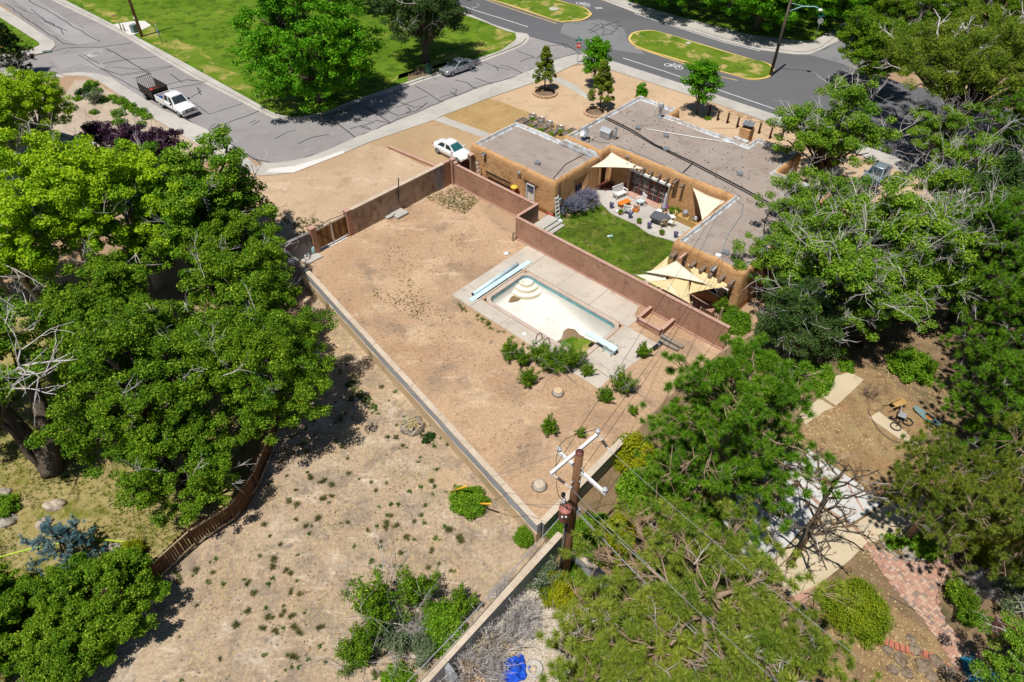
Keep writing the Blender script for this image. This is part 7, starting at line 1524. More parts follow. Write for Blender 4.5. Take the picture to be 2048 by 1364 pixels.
pine('dark_fir', 106, 7.0, 2.0, 26, .3, .024, 'm_leaf_dark', 'm_bark_dark', .08, twigs=0, tr=.15, nb=46, sub=9)
bush('shrub', 201, (1.5, 1.5, 1.5), 110, .3, 14000, .055, 'm_leaf_mid')
broadleaf('shrub_dark', 202, .5, (0, 0, 1.75), (2.5, 2.5, 1.75), 34, 9, .32, 46000, .06, 'm_leaf_elm', 'm_bark', .08, fill=(.6, 1.0), zlo=-.4, thick=.02, lob_r=.3)
bush('globe', 203, (1.8, 1.8, 2.3), 170, .4, 36000, .055, 'm_leaf_globe', .4)
bush('yellow', 204, (1.4, 1.4, 2.0), 80, .4, 11000, .065, 'm_leaf_yellow')
leggy('scrub', 205, 26, 1.75, 1.15, 5200, .058, 'm_leaf_elm')
leggy('scrub_tall', 207, 24, 2.3, 1.3, 7500, .056, 'm_leaf_elm', spreadk=.16, twigs=8)
leggy('scrub_grey', 206, 22, 1.4, 1.2, 3000, .055, 'm_leaf_grey', spreadk=.14, twigs=10)
bush('low', 207, (.5, .5, .4), 26, .16, 1300, .05, 'm_leaf_mid')
bush('low_dark', 208, (.5, .5, .35), 22, .16, 1100, .05, 'm_leaf_dark')
bush('clipped', 209, (1.5, 1.5, 1.9), 90, .45, 12000, .07, 'm_leaf_dark')
bush('ivy', 210, (.8, .8, 1.9), 50, .3, 6000, .075, 'm_leaf_park')
bush('deadleaf', 211, (1.4, 1.4, 1.2), 30, .3, 1500, .05, 'm_litter', stems=30, twigs=90, twl=.9, stem_mat='m_twig_grey')
dead_bush('deadgrey', 221, (1.2, 1.2, 1.3), 34, 'm_twig_grey', .028, 3, 4)
dead_bush('deadbrown', 222, (1.0, 1.0, 1.0), 26, 'm_twig_brown', .024, 3, 3)
def yucca(key, mat, n=90, L=.7, seed=4):
    rs = np.random.default_rng(seed); P = np.zeros((1, 3))+np.array([0, 0, .15]); D = np.array([[0, 0, 1.0]]); PROTO[key] = [('leaf_rosette', needles('leaf_rosette', P, D, n, L, .03, MATS[mat], rs, 1.1))]
yucca('yucca', 'm_leaf_mid')
def lavender(key, seed=6):
    rs = np.random.default_rng(seed); P = rs.normal(size=(60, 3))*np.array([.3, .3, .05])+np.array([0, 0, .1]); D = P*1.3+np.array([0, 0, .75]); D /= np.linalg.norm(D, axis=1, keepdims=True)
    a = needles('foliage', P, D, 26, .85, .016, MATS['m_leaf_grey'], rs, .5)
    P2 = P+D*.62; b = needles('flower_spikes', P2, D, 26, .62, .028, MATS['m_lavender'], rs, .62)
    P3 = rs.normal(size=(40, 3))*np.array([.55, .55, .04])+np.array([0, 0, .12]); D3 = P3*np.array([1, 1, 0])+np.array([0, 0, .5]); D3 /= np.linalg.norm(D3, axis=1, keepdims=True)
    c = needles('base_leaves', P3, D3, 30, .42, .03, MATS['m_leaf_mid'], rs, .7); PROTO[key] = [('foliage', a), ('flower_spikes', b), ('base_leaves', c)]
lavender('lavender')
def tuft(key, mat, n, L, seed, wd=.014):
    rs = np.random.default_rng(seed); P = rs.normal(size=(8, 3))*np.array([.07, .07, 0]); D = np.tile([[0, 0, 1.0]], (8, 1)); PROTO[key] = [('blades', needles('blades', P, D, n, L, wd, MATS[mat], rs, .8))]
for i in range(3): tuft('tuft%d' % i, 'm_weed_dry', 16, .25, 40+i, .011); tuft('weed%d' % i, 'm_weed', 12, .13, 50+i, .022)

def T(key, name, px, py, sc, rz, label, cat='tree', grp=None): return plant(key, name, at(px, py), rz, label, cat, grp, sc)
# --- park and far side
T('park', 'park_tree', 640, 205, 1.12, .4, 'broad bright green tree on the park lawn by the street bend')
T('bigjuniper', 'juniper_tree', 853, 128, (1.18, 1.18, 1.15), 1.2, 'dark grey green tree with a leaning trunk above the silver coupe')
T('elm2', 'street_tree', 765, 20, 1.2, 2.0, 'tree at the top edge behind the park tree')
T('elm2', 'street_tree', 330, -62, 1.0, .9, 'tree just past the top edge of the park lawn')
rs = random.Random(12)
for i, (x, y, s_) in enumerate([(1230, -52, 1.2), (1362, 22, 1.15), (1513, 60, 1.12), (1600, 20, 1.0), (1700, 62, 1.0)]):
    T('park', 'boulevard_tree', x, y, s_, i*1.3, ['green tree leftmost in the row across the boulevard', 'green tree with a pale trunk across from the first median', 'green tree with a thick trunk nearest the far pavement', 'green tree behind the street light across the boulevard', 'green tree right of the far side street corner'][i], 'tree', 'trees along the far side of the boulevard')
for i, (x, y, s_) in enumerate([(1480, -60, 1.1), (1650, -110, 1.1), (1000, -110, 1.0), (1850, -60, 1.2), (560, -150, 1.2), (1980, -10, 1.1)]):
    T('elm', 'distant_tree', x, y, s_, i*.9+.3, ['dark tree in the second row across the boulevard', 'dark tree far behind the street name sign', 'dark tree at the top edge over the first median', 'dark tree in the far right corner', 'dark tree far behind the park', 'dark tree behind the spreading pine'][i], 'tree')
# --- front yard
T('pyramid', 'pyramid_tree', 1089, 181, 1.0, 0, 'small pyramid shaped tree in a stone ring in the sandy yard')
T('young', 'young_tree', 1188, 172, 1.0, .6, 'round young tree nearest the stop sign')
T('pyramid', 'slim_tree', 1200, 219, 1.08, 2.2, 'slim dark tree at the corner of the house roof')
T('young', 'young_tree', 1392, 228, 1.08, 1.9, 'round young tree between the house and the boulevard')
T('ivy', 'ivy_pillar', 1282, 200, (1.0, 1.0, 1.25), 0, 'ivy covered pillar at the far corner of the house', 'ivy')
IV = [(-5.05, 13.0), (-5.05, 14.4), (-5.05, 15.8), (-5.05, 17.2), (-5.05, 18.6), (-3.9, 19.85), (-2.6, 19.85), (-1.3, 19.85), (0, 19.85)]
IL = ['ivy strip on the left house wall nearest the slim tree', 'ivy strip second along the left house wall', 'ivy strip third along the left house wall', 'ivy strip fourth along the left house wall', 'ivy strip on the left wall next to the pillar', 'ivy strip on the front wall next to the pillar', 'ivy strip second along the front wall', 'ivy strip third along the front wall', 'ivy strip on the front wall by the tall vent']
for i, (a_, b_) in enumerate(IV): plant('ivy', 'ivy', HW(a_, b_), YAW+(0 if i > 4 else R(90)), IL[i], 'ivy', None, (1.0, .42, 1.72 if i > 4 else 1.62))
T('low', 'agave', 1415, 238, (.9, .9, .9), 0, 'grey green plant under the round young tree by the house', 'plant')
for i, (x, y) in enumerate([(1065, 239), (1120, 263)]): p = at(x, y, .5); plant('low', 'tub_plant', p, i, ['green plant in the leftmost round tub', 'green plant in the rightmost round tub'][i], 'plant', 'plants in the tubs', .7)
for i, (x, y) in enumerate([(1061, 255), (1080, 262), (1101, 271), (1142, 268)]): p = at(x, y, .3); plant('low', 'bed_plant', p, i+2, 'leafy vegetables in a raised bed, %s from the left' % ord_[i], 'plant', 'plants in the raised beds', (1.1, .8, .8))
# --- left side: rock garden and corner
T('clipped', 'round_bush', -8, 92, 1.25, 0, 'dark clipped round bush on the corner lawn at the left edge', 'bush')
T('dark_fir', 'fir_tree', 46, 152, (1.05, 1.05, .85), 0, 'dark pointed conifer at the side street corner')
kinds = [('low', (183, 172)), ('low', (194, 184)), ('low', (200, 200)), ('low_dark', (165, 186)), ('low_dark', (178, 180)), ('low_dark', (176, 192)), ('low', (157, 199)), ('low', (226, 197)), ('low', (243, 205)), ('low', (258, 215)), ('low', (268, 222)), ('low', (281, 228)), ('low', (237, 230)), ('low', (240, 247)), ('low', (295, 236)), ('low_dark', (206, 203)), ('low', (284, 250)), ('low', (190, 226))]
KL = ['nearest the pavement corner', 'second from the pavement corner', 'just above the pale bare shrub', 'at the top left of the bed', 'left of the pale bare shrub, upper', 'left of the pale bare shrub, lower', 'by the cottonwood at the left', 'in the middle of the pavement side row', 'nearest the pickup trailer', 'beside the pickup bed', 'beside the pickup rear wheel', 'beside the pickup cab', 'alone in the middle gravel', 'alone in the lower gravel', 'nearest the pickup bonnet', 'right of the pale bare shrub', 'in front of the plum trees', 'below the pale bare shrub']
for i, (k, (x, y)) in enumerate(kinds): T(k, 'desert_shrub', x, y, random.uniform(1.2, 1.9), i*.7, ('dark' if k == 'low_dark' else 'green')+' low rock garden shrub '+KL[i], 'shrub', 'low shrubs in the rock garden')
T('scrub_grey', 'bare_shrub', 192, 205, 1.1, 0, 'pale leafless shrub among the rock garden plants', 'shrub')
for i, (x, y, s_) in enumerate([(215, 322, .9), (282, 334, .95), (340, 338, .92)]): T('plum', 'plum_tree', x, y, s_, i*1.4, ['dark purple plum tree, leftmost behind the cottonwoods', 'dark purple plum tree in the middle by the pavement', 'dark purple plum tree nearest the street bend'][i], 'tree', 'purple leaved plum trees')
# cottonwood grove
cw = [('cotton', 70, 385, 1.0, 0), ('cotton', 118, 345, .85, 1.3), ('cotton2', -30, 470, 1.1, 2.1), ('cotton', 215, 590, 1.12, .5), ('cotton2', 320, 575, 1.12, 2.6), ('cotton2', 105, 650, 1.15, 4.0), ('mid', 300, 455, .95, 1.1), ('cotton', 20, 600, .9, 3.2)]
cl = ['tallest yellow green cottonwood by the rock garden', 'yellow green cottonwood nearest the rock garden shrubs', 'yellow green cottonwood at the left edge beside the grey roof', 'big yellow green cottonwood with bare limbs in the middle of the grove', 'yellow green cottonwood with a pale bare limb towards the bare lot', 'yellow green cottonwood above the pale blue sheet', 'yellow green cottonwood just below the purple plums', 'yellow green cottonwood low on the left edge']
for i, (k, x, y, s_, rz) in enumerate(cw): T(k, 'cottonwood_tree', x, y, s_, rz, cl[i], 'tree', None)
T('mid', 'leafy_tree', 455, 505, 1.3, .3, 'mid green tree at the edge of the bare lot'); T('mid', 'leafy_tree', 410, 560, 1.2, 2.3, 'mid green tree behind the dark walls'); T('elm2', 'elm_tree', 505, 610, .85, 1.1, 'dark elm in front of the streaked dark wall')
el = [('elm', 350, 895, .9, 0), ('elm2', 300, 800, .92, 1.9), ('elm', 562, 838, .8, 3.0), ('elm2', 400, 1012, .74, .6), ('elm2', 245, 715, .95, 4.2), ('elm2', 505, 722, 1.0, 5.0)]
ll = ['biggest dark green elm left of the grey boundary wall', 'dark green elm beside the leaning old trunk', 'dark green elm overhanging the boundary wall', 'dark green elm hanging over the picket fence', 'dark green elm at the upper left of the dark clump', 'dark green elm at the top of the dark clump']
for i, (k, x, y, s_, rz) in enumerate(el): T(k, 'elm_tree', x, y, s_, rz, ll[i])
T('old', 'old_elm_tree', 100, 945, (1.15, 1.15, 1.05), 0.2, 'sparse old elm with thick leaning trunk and dead twigs at the left edge')
ot = [o for o in COL.objects if str(o.get('label')).startswith('sparse old elm with thick')][0]; bpy.context.view_layer.update(); iv = ot.matrix_world.inverted()
for pts_ in ([(103, 946, 0), (70, 893, 1.6), (30, 845, 3.2), (-15, 800, 5.0)], [(108, 944, 0), (96, 880, 2.0), (76, 800, 4.2), (40, 700, 7.0)]):
    mb = MB(); mb.tube(smooth([tuple(iv @ at(*q_)) for q_ in pts_], 4), [.5-.02*k_ for k_ in range(13)], 12); mb.build('trunk', MATS['m_bark'], ot)
T('sparse', 'old_elm_tree', 20, 800, .9, 2.0, 'sparse elm with pale dead twigs at the left edge')
# bottom left
T('shrub_dark', 'large_bush', 238, 1232, 1.02, 0, 'large dark green bush over the bottom end of the picket fence', 'bush'); T('shrub_dark', 'large_bush', 88, 1268, .9, 2.0, 'dark green bush left of the largest one', 'bush'); T('shrub_dark', 'large_bush', -5, 1262, .95, 3.0, 'soft green bush cut by the lower left edge', 'bush'); T('shrub_dark', 'large_bush', 160, 1310, .85, 4.0, 'dark green bush in front of the fence corner', 'bush'); T('shrub', 'small_bush', 240, 1145, 1.1, 1.0, 'small green bush against the fence below the yellow hose', 'bush')
T('blue_spruce', 'blue_spruce_tree', 148, 1118, 1.1, 0, 'small powder blue spruce on the dry lawn'); T('yellow', 'yellow_shrub', 270, 1108, .55, 0, 'yellowish shrub against the fence by the hose end', 'shrub'); T('shrub', 'small_bush', 5, 1020, .8, 0, 'small green bush at the left edge beside the grey slab rock', 'bush')
# field bottom centre
for i, (k, x, y, s_, lb) in enumerate([('scrub_tall', 765, 1230, 1.35, 'leggy green shrub standing highest in the bottom scrub'), ('scrub_tall', 835, 1195, 1.1, 'leggy green shrub near the wire in the bottom scrub'), ('shrub', 885, 1262, 1.1, 'dense green shrub against the capped wall'), ('scrub_grey', 800, 1275, 1.2, 'grey twiggy shrub in the middle of the bottom scrub'), ('scrub_tall', 722, 1325, .95, 'rounded green shrub at the lower left of the scrub'), ('shrub', 795, 1366, .7, 'bright green shrub cut by the bottom edge'), ('scrub_grey', 845, 1315, .9, 'grey twiggy shrub beside the capped wall'), ('scrub_tall', 735, 1285, .8, 'leggy green shrub behind the rounded one'), ('scrub', 920, 1222, .95, 'leggy green shrub farthest right by the wall'), ('deadgrey', 838, 1268, .9, 'bare grey bush inside the bottom scrub')]):
    T(k, 'field_shrub', x, y, s_, i*1.1, lb, 'shrub')
T('shrub', 'round_bush', 938, 1008, .92, 0, 'round green bush between the two yellow guy guards', 'bush'); T('shrub', 'small_bush', 1049, 1078, (.5, .5, .7), 2, 'small yellow green bush at the foot of the boundary wall', 'bush'); T('low_dark', 'small_bush', 857, 878, 1.1, 2, 'small olive bush beside the big grey boulder', 'bush')
# pool yard shrubs
for i, (k, x, y, s_, lb) in enumerate([('scrub', 1022, 714, 1.05, 'leggy green shrub left of the pool rails'), ('scrub_tall', 1076, 722, .95, 'leggy green shrub beside the pool rails'), ('scrub_tall', 1126, 742, 1.05, 'biggest bushy shrub beside the pool corner'), ('scrub', 1058, 768, .95, 'small leggy shrub below the pool rails'), ('scrub_tall', 1245, 780, 1.0, 'green shrub at the tip of the pool deck'), ('scrub', 1283, 712, .8, 'thin shrub on the right edge of the pool deck'), ('scrub', 1210, 802, .8, 'upright little shrub below the deck tip'), ('scrub_tall', 1100, 738, .95, 'tall leggy shrub in the middle of the poolside clump'), ('scrub_tall', 1150, 728, .85, 'tall leggy shrub at the right of the poolside clump'), ('scrub', 1045, 728, .9, 'leggy shrub at the left of the poolside clump'), ('scrub', 1175, 750, .7, 'low ragged shrub against the deck below the diving board'), ('scrub', 1100, 862, .85, 'lone green shrub in the middle of the dirt'), ('scrub', 1160, 872, .5, 'thin pale shrub behind the crossarm'), ('scrub', 1265, 828, .5, 'tiny shrub near the big pine')]):
    T(k, 'yard_shrub', x, y, s_*.85, i*1.7, lb, 'shrub')
# courtyard plants
plant('lavender', 'lavender_bush', HW(.85, 1.75, .05), 0, 'nearer blue grey lavender bush by the garage wall', 'lavender', None, 1.08); plant('lavender', 'lavender_bush', HW(.95, 3.6, .05), 1.5, 'farther lavender bush below the garage window', 'lavender', None, 1.08)
for i, (a_, b_) in enumerate([(4.34, 4.38), (6.42, 4.35), (8.93, 4.25)]): plant('low', 'pot_plant', HW(a_, b_, .25), i, 'green plant in the low patio edge pot, %s from the left' % ord_[i], 'plant', 'plants in the patio edge pots', (.55, .55, 1.0))
plant('yucca', 'pot_plant', HW(8.15, 7.75, .3), 0, 'spiky plant in the terracotta pot by the planter', 'plant', None, 1.0); plant('low', 'pot_plant', HW(7.7, 7.8, .25), 0, 'leafy plant in the small pot behind the chairs', 'plant', None, (.7, .7, 1.4))
tuft('petunia', 'm_lavender', 14, .3, 70, .06)
def flowers(a_, b_, z, mat, lb, s_=1.0):
    rs_ = np.random.default_rng(9); P = unit(rs_, 220)*np.array([.3, .3, .22])*rs_.uniform(.5, 1, (220, 1)); P[:, 2] += .15; N = P+np.array([0, 0, .3]); N /= np.linalg.norm(N, axis=1, keepdims=True)
    t = thing('flowers', HW(a_, b_, z), 0, lb, 'flowers'); link('petals', leaves('petals', P*s_, N, np.full(220, .06), .8, MATS[mat], rs_), t); link('foliage', leaves('foliage', P*.85*s_, N, np.full(220, .06), .5, MATS['m_leaf_mid'], rs_), t)
flowers(6.95, 7.55, .45, 'm_purple', 'purple flowers in the yellow green pot'); flowers(2.15, 7.75, .38, 'm_magenta', 'magenta flowers behind the white bench')
for i, (a_, b_) in enumerate([(12.75, -1.6), (12.5, -2.6), (12.3, -3.4)]): plant('low', 'bed_plant', HW(a_, b_), i, 'low green plant behind the curved wall, %s from the house' % ord_[i], 'plant', 'plants behind the low curved wall', .8)
# --- right side
R_ = [('sparse', 'elm_tree', 1592, 562, .92, 5.5, 'sparse elm hanging over the right end of the house roof'), ('juniper', 'juniper_tree', 1570, 560, (1.0, 1.0, .85), 0, 'dark juniper against the right end of the house'), ('sparse', 'elm_tree', 1628, 398, 1.05, .3, 'sparse elm with dark forked trunk beside the house roof'), ('sparse', 'elm_tree', 1628, 345, .62, 2.4, 'sparse elm at the far right corner of the roof'), ('sparse2', 'elm_tree', 1850, 352, .8, 1.1, 'twiggy elm behind the pale blue grey car'), ('sparse2', 'elm_tree', 1880, 490, 1.0, 2.0, 'twiggy elm right of the pale blue grey car'), ('sparse', 'elm_tree', 1688, 648, 1.1, 4.2, 'sparse elm in the thick of the right hand trees'), ('sparse2', 'elm_tree', 1610, 690, 1.1, 5.1, 'elm full of grey dead twigs by the big pine'), ('sparse2', 'elm_tree', 1800, 640, 1.1, .7, 'elm full of grey twigs above the needle bed'), ('sparse', 'elm_tree', 1530, 620, .75, 3.0, 'small sparse elm over the end of the red wall'), ('sparse', 'elm_tree', 1720, 690, .8, 1.5, 'sparse elm just above the small tan slab'),
      ('umbrella', 'pine_tree', 1885, 292, (1.12, 1.12, 1.12), .4, 'wide spreading pine with dark limbs at the top right'), ('elm2', 'elm_tree', 1722, 190, 1.1, 2.0, 'dense dark elm at the bend of the boulevard'), ('elm', 'elm_tree', 1800, 120, 1.0, 2.6, 'dark elm behind the spreading pine, beyond the side street'), ('elm', 'elm_tree', 1960, 110, 1.0, .6, 'dark elm in the top right corner beyond the pine'), ('pine_dark', 'pine_tree', 1900, 640, (.95, .95, .8), 1.5, 'green pine in the middle of the right hand trees'), ('pine_dark', 'pine_tree', 1990, 940, (.85, .85, .75), 2.5, 'green pine above the leaning trunk on the right'), ('bigjuniper', 'juniper_tree', 1570, 720, .62, 2.5, 'dark juniper between the big pine and the needle bed'), ('pine_dark', 'pine_tree', 2010, 390, (1.1, 1.1, .85), 3.0, 'dark pine at the right edge of the upper trees'), ('bigjuniper', 'juniper_tree', 1960, 560, .95, 1.2, 'dark olive juniper at the right edge'), ('pine_dark', 'pine_tree', 1965, 800, (.8, .8, .8), 5.0, 'olive pine behind the blue sled'), ('pine_dark', 'pine_tree', 2070, 760, (.9, .9, .85), 2.0, 'dark pine cut by the right edge'), ('bigjuniper', 'juniper_tree', 2065, 1010, .75, 4.0, 'dark juniper cut by the right edge near the brick path'), 
      ('pine', 'pine_tree', 1400, 1030, (.98, .98, .95), .2, 'big rounded bright green pine right of the pool'), ('pine_open', 'pine_tree', 1365, 1318, (1.08, 1.08, .92), 0, 'spreading pine seen from above with bare radiating limbs'), ('pine_open', 'pine_tree', 1500, 1490, (.8, .8, .85), 2.2, 'pine cut by the bottom edge near the rock pile'), ('pine_open', 'pine_tree', 1275, 1405, (1.0, 1.0, .8), 4.0, 'pine cut by the bottom edge beside the gravel'),
      ('dead_pine', 'dead_pine_tree', 1578, 1130, (1.1, 1.1, 1.0), 0, 'dead brown pine over the grey slabs'), ('pine_open', 'pine_tree', 1812, 1080, (.6, .6, .9), 3.3, 'leaning pine in the kerbed bed'), ('pine_open', 'pine_tree', 1968, 1160, (.8, .8, 1.1), 5.2, 'pine with thick trunk behind the grey dead shrub')]
for k, nm, x, y, s_, rz, lb in R_: T(k, nm, x, y, s_, rz, lb)
S_ = [('yellow', 'yellow_shrub', 1265, 920, 1.15, 0, 'yellow green shrub at the end of the short grey wall', 'shrub'), ('shrub', 'green_shrub', 1288, 985, 1.35, 1.0, 'glossy green shrub below the yellow green one', 'shrub'), ('shrub', 'green_shrub', 1150, 1085, .95, 2.0, 'green climbing shrub around the utility pole', 'shrub'), ('shrub', 'green_shrub', 1190, 1065, .9, 1.0, 'green shrub behind the utility pole by the short grey wall', 'shrub'), ('shrub', 'green_shrub', 1112, 1062, .55, 1.5, 'small green creeper left of the utility pole transformer', 'shrub'), ('yellow', 'yellow_shrub', 1235, 1075, .9, 1.5, 'olive shrub on the slope right of the utility pole', 'shrub'), ('shrub', 'green_shrub', 1165, 1140, .85, 3.0, 'dark leafy shrub right of the utility pole base', 'shrub'), ('yellow', 'yellow_shrub', 1115, 1190, .8, 2.0, 'yellow tinged shrub in front of the utility pole', 'shrub'), ('scrub_grey', 'twiggy_shrub', 1088, 1165, 1.1, 0, 'grey twiggy shrub beside the utility pole base', 'shrub'), ('deadgrey', 'dead_shrub', 1035, 1245, 1.3, 0, 'big bare grey shrub standing by the capped wall', 'dead shrub'), ('deadgrey', 'dead_shrub', 1010, 1195, .8, 2, 'smaller bare grey shrub up against the capped wall', 'dead shrub'), ('deadleaf', 'dead_shrub', 985, 1300, 1.1, 0, 'brown dead brush above the blue tarp', 'dead shrub'), ('deadleaf', 'dead_shrub', 945, 1345, 1.1, 2, 'brown dead brush at the bottom edge by the buttress', 'dead shrub'), ('deadgrey', 'dead_shrub', 990, 1355, .8, 3, 'tangle of grey twigs beside the blue tarp', 'dead shrub'), ('deadbrown', 'dead_shrub', 900, 1368, .7, 3, 'small brown twig bush at the wall buttress', 'dead shrub'),
      ('globe', 'globe_shrub', 1706, 1232, 1.1, 0, 'rounded golden green globe shrub below the tan slabs', 'shrub'), ('yucca', 'yucca_plant', 1676, 712, 1.2, 0, 'spiky green yucca in a clearing on the right', 'yucca'), ('shrub', 'green_shrub', 1838, 1095, .75, 0, 'green plant at the foot of the leaning pine', 'shrub'), ('low', 'green_shrub', 1780, 1085, 1.3, 0, 'low olive plant left of the leaning pine', 'shrub'), ('sparse', 'elm_tree', 1990, 1425, .62, 1.0, 'thin elm cut by the bottom right corner', 'tree'), ('deadgrey', 'dead_shrub', 1948, 1175, .9, 0, 'grey dead shrub beside the brick path', 'dead shrub'), ('scrub', 'green_shrub', 1905, 1195, .9, 0, 'green scrub edging the brick path on the right', 'shrub'), ('scrub_grey', 'green_shrub', 2020, 1200, 1.7, 0, 'blue green shrub at the right edge', 'shrub'), ('scrub', 'green_shrub', 1925, 1240, .9, 2, 'green scrub above the teal tarp', 'shrub'), ('yellow', 'yellow_shrub', 1965, 1105, .9, 1, 'yellow green shrub under the thick pine trunk', 'shrub'), ('deadbrown', 'dead_shrub', 1735, 790, 1.0, 1, 'brown dead bush beside the small tan slab', 'dead shrub'), ('low', 'green_shrub', 1690, 735, 1.4, 1, 'low yellow green plants behind the tan slab', 'shrub'), ('shrub', 'green_shrub', 1620, 760, 1.2, 4, 'dark shrub beside the small tan slab', 'shrub'), ('shrub', 'green_shrub', 1820, 740, 1.3, 4, 'green shrub behind the yellow wheelbarrow', 'shrub'), ('shrub', 'green_shrub', 1470, 650, 1.0, 2, 'green shrub at the end of the long red wall', 'shrub'), ('scrub', 'green_shrub', 1440, 625, .9, 2, 'pale feathery shrub leaning over the red wall', 'shrub')]
for k, nm, x, y, s_, rz, lb, cat in S_: T(k, nm, x, y, s_, rz, lb, cat)
# thick pruned limbs radiating at the top of the spreading pine, seen from above
lb_ = [o for o in COL.objects if o.get('label') == 'spreading pine seen from above with bare radiating limbs'][0]; rsn = np.random.default_rng(17)
for k in range(10):
    a = k*.63+rsn.uniform(-.15, .15); L = rsn.uniform(1.9, 3.0); mb = MB(); e = (L*math.cos(a), L*math.sin(a), 6.3+rsn.uniform(.2, 1.4)); pt = limb(mb, rsn, (0, 0, 5.9), e, .15, .06, .08, 5, 7)
    for q in range(2): spray(mb, rsn, pt[3+q], np.array([math.cos(a+rsn.uniform(-.8, .8)), math.sin(a+rsn.uniform(-.8, .8)), .5]), 1.1, .05, 1, 5)
    mb.build('bare_limb', MATS['m_limb'], lb_)
# --- weeds and tufts
def poly_w(px): return [tuple(at(x, y)[:2]) for x, y in px]
FLD = poly_w([(615, 700), (800, 760), (1000, 980), (1060, 1075), (980, 1190), (900, 1180), (830, 1364), (330, 1364), (360, 1240), (335, 1150), (500, 1040), (560, 900)])
xs = [p[0] for p in FLD]; ys = [p[1] for p in FLD]; rs = random.Random(21); cnt = 0; pr0 = {}
while cnt < 225:
    x, y = rs.uniform(min(xs), max(xs)), rs.uniform(min(ys), max(ys))
    if not inside(x, y, FLD): continue
    if math.sin(x*.9)+math.sin(y*.8+x*.4) < rs.uniform(-1.9, 1.2) or (x > -3 and rs.random() < .7): continue
    k = rs.choice(['tuft0', 'tuft1', 'tuft2', 'tuft0', 'tuft1', 'weed0', 'weed1', 'weed2']); lab = 'spiky grass tuft growing in the bare field' if k[0] == 't' else 'low green weed growing in the bare field'
    if k not in pr0: pr0[k] = plant(k, 'grass_tuft' if k[0] == 't' else 'weed', (x, y, 0), 0, lab, 'grass tuft' if k[0] == 't' else 'weed', 'grass tufts in the bare field' if k[0] == 't' else 'weeds in the bare field', rs.uniform(.7, 1.25))
    else: dup(pr0[k], (x, y, 0), rs.uniform(0, 6), scale=rs.uniform(.6, 1.3)*(1.0 if k[0] == 't' else .85))
    cnt += 1
def scatter(name, px, n, L, k, wd, mat, seed, clump=None, spread=.8, zz=0.0):
    W = poly_w(px); rs_ = np.random.default_rng(seed); P = []; a = np.array(W); lo, hi = a.min(0), a.max(0); r2 = random.Random(seed)
    while len(P) < n:
        x, y = r2.uniform(lo[0], hi[0]), r2.uniform(lo[1], hi[1])
        if inside(x, y, W) and (clump is None or math.sin(x*clump)+math.sin(y*clump*1.1+x*.5) > r2.uniform(-1.2, 1.4)): P.append((x, y, zz))
    P = np.array(P); D = np.tile([[0, 0, 1.0]], (n, 1)); o = link(name, needles(name, P, D, k, L, wd, MATS[mat], rs_, spread)); o['kind'] = 'stuff'; return o
def litter(name, px, n, size, mat, seed, clump=None, zz=.02):
    W = poly_w(px); rs_ = np.random.default_rng(seed); P = []; a = np.array(W); lo, hi = a.min(0), a.max(0); r2 = random.Random(seed)
    while len(P) < n:
        x, y = r2.uniform(lo[0], hi[0]), r2.uniform(lo[1], hi[1])
        if inside(x, y, W) and (clump is None or math.sin(x*clump)+math.sin(y*clump*1.1+x*.5) > r2.uniform(-.6, 1.8)): P.append((x, y, zz))
    P = np.array(P); N = rs_.normal(size=(n, 3))*.25+np.array([0, 0, 1]); o = link(name, leaves(name, P, N, size*rs_.uniform(.6, 1.5, n), .6, MATS[mat], rs_)); o['kind'] = 'stuff'; return o
scatter('yard_weeds', [(740, 560), (800, 545), (870, 590), (905, 640), (870, 655), (790, 620), (745, 590)], 260, .11, 12, .016, 'm_weed_dry', 1, 1.4)
scatter('yard_weeds', [(780, 480), (920, 470), (960, 520), (850, 560), (740, 540)], 130, .1, 10, .016, 'm_weed_dry', 2, 1.1)
scatter('yard_weeds', [(850, 395), (915, 372), (960, 400), (930, 430), (870, 410)], 900, .15, 9, .012, 'm_weed_dry', 3, 1.0)
scatter('yard_weeds', [(640, 560), (900, 620), (1060, 800), (1060, 980), (800, 720)], 150, .09, 9, .016, 'm_weed_dry', 4, .9)
scatter('lot_weeds', [(540, 430), (650, 440), (640, 480), (560, 500)], 160, .24, 14, .02, 'm_weed_dry', 5, 1.3)
scatter('deck_weeds', [(905, 598), (935, 618), (1030, 678), (1100, 720), (1095, 728), (1020, 684), (925, 622)], 34, .34, 14, .03, 'm_grass_blade', 6)
scatter('field_weeds', [(640, 800), (1000, 1000), (1040, 1080), (900, 1180), (820, 1364), (340, 1364), (380, 1180), (560, 960)], 420, .11, 10, .012, 'm_weed_dry', 17, 1.6)
scatter('field_weeds', [(700, 760), (745, 800), (765, 830), (745, 830), (690, 770)], 130, .16, 9, .03, 'm_weed', 7)
scatter('dry_grass', [(-60, 700), (180, 790), (240, 900), (480, 1010), (280, 1130), (20, 1300), (-80, 1340)], 3600, .2, 5, .018, 'm_grass_blade', 8, .8)
scatter('dry_grass', [(-60, 1320), (100, 1290), (190, 1330), (150, 1400), (-60, 1420)], 500, .24, 6, .02, 'm_grass_blade', 9)
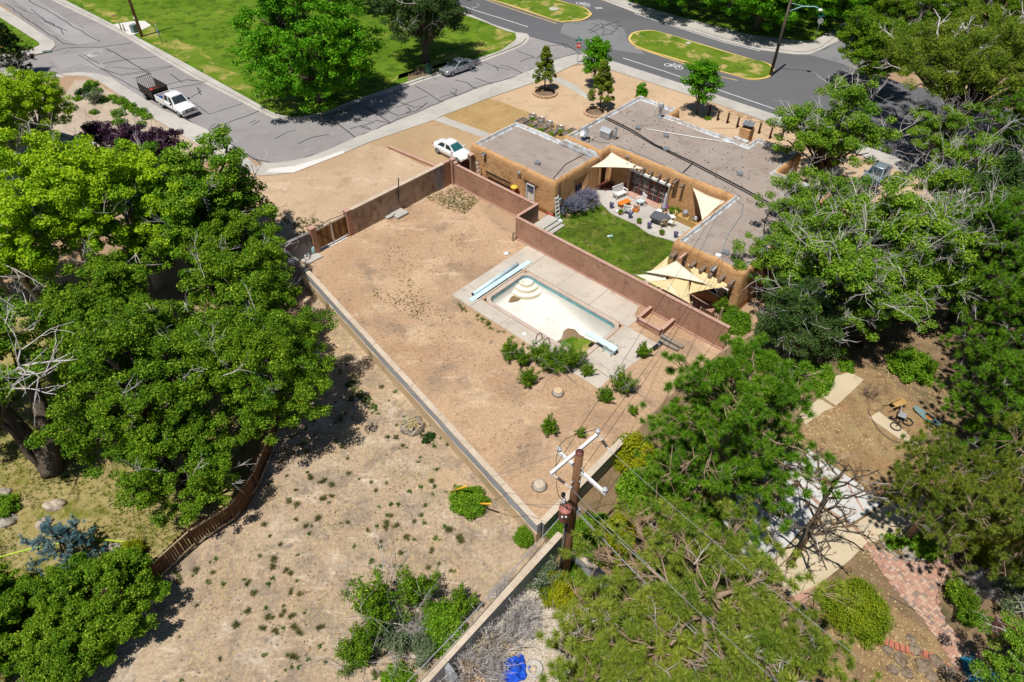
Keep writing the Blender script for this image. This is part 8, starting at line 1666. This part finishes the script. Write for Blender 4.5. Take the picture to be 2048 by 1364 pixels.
scatter('lawn_grass', [(1120, 470), (1210, 415), (1330, 480), (1330, 540), (1275, 548), (1130, 470)], 2200, .12, 5, .02, 'm_grass_blade', 10, 1.2)
litter('leaf_litter', [(620, 640), (800, 780), (1010, 990), (1050, 1080), (860, 1200), (800, 1364), (380, 1364), (360, 1200), (600, 900)], 5200, .045, 'm_litter', 11, 1.1)
litter('leaf_litter', [(640, 660), (700, 660), (700, 730), (650, 740)], 900, .05, 'm_litter', 12)
litter('leaf_litter', [(1620, 820), (1760, 760), (1960, 930), (1740, 985)], 2200, .045, 'm_needle_dead', 13, 1.2)
litter('pine_needle_litter', [(1240, 930), (1400, 900), (1560, 650), (2040, 600), (2048, 1364), (1200, 1364)], 9000, .05, 'm_litter', 14, .7)
def pebbles(name, px, n, r, mats, seed):
    W = poly_w(px); a = np.array(W); lo, hi = a.min(0), a.max(0); r2 = random.Random(seed); mb = MB(); c = 0
    while c < n:
        x, y = r2.uniform(lo[0], hi[0]), r2.uniform(lo[1], hi[1])
        if not inside(x, y, W): continue
        s = r*r2.uniform(.5, 1.5); mb.box((x, y, s*.3+.008), (s*2, s*1.5, s), r2.uniform(0, 3), r2.randrange(len(mats)), 0, 0, .55); c += 1
    o = mb.build(name, [MATS[m] for m in mats]); o['kind'] = 'stuff'
pebbles('gravel', [(1085, 1140), (1115, 1180), (1135, 1220), (1150, 1300), (1170, 1380), (890, 1380), (985, 1220), (1040, 1165)], 5500, .035, ['m_pale_cap', 'm_concrete_new', 'm_rock', 'm_slab_tan'], 1)
pebbles('yard_stones', [(640, 560), (905, 620), (1190, 790), (1210, 900), (1075, 1030), (800, 740)], 900, .03, ['m_rock', 'm_boulder', 'm_dirt_dark'], 2)
pebbles('yard_stones', [(640, 500), (900, 380), (1030, 480), (900, 590), (640, 550)], 500, .035, ['m_rock', 'm_boulder', 'm_dirt_dark'], 3)
pebbles('field_stones', [(640, 700), (1030, 1070), (900, 1180), (800, 1364), (380, 1364), (560, 950)], 900, .03, ['m_rock', 'm_boulder', 'm_pale_cap'], 4)
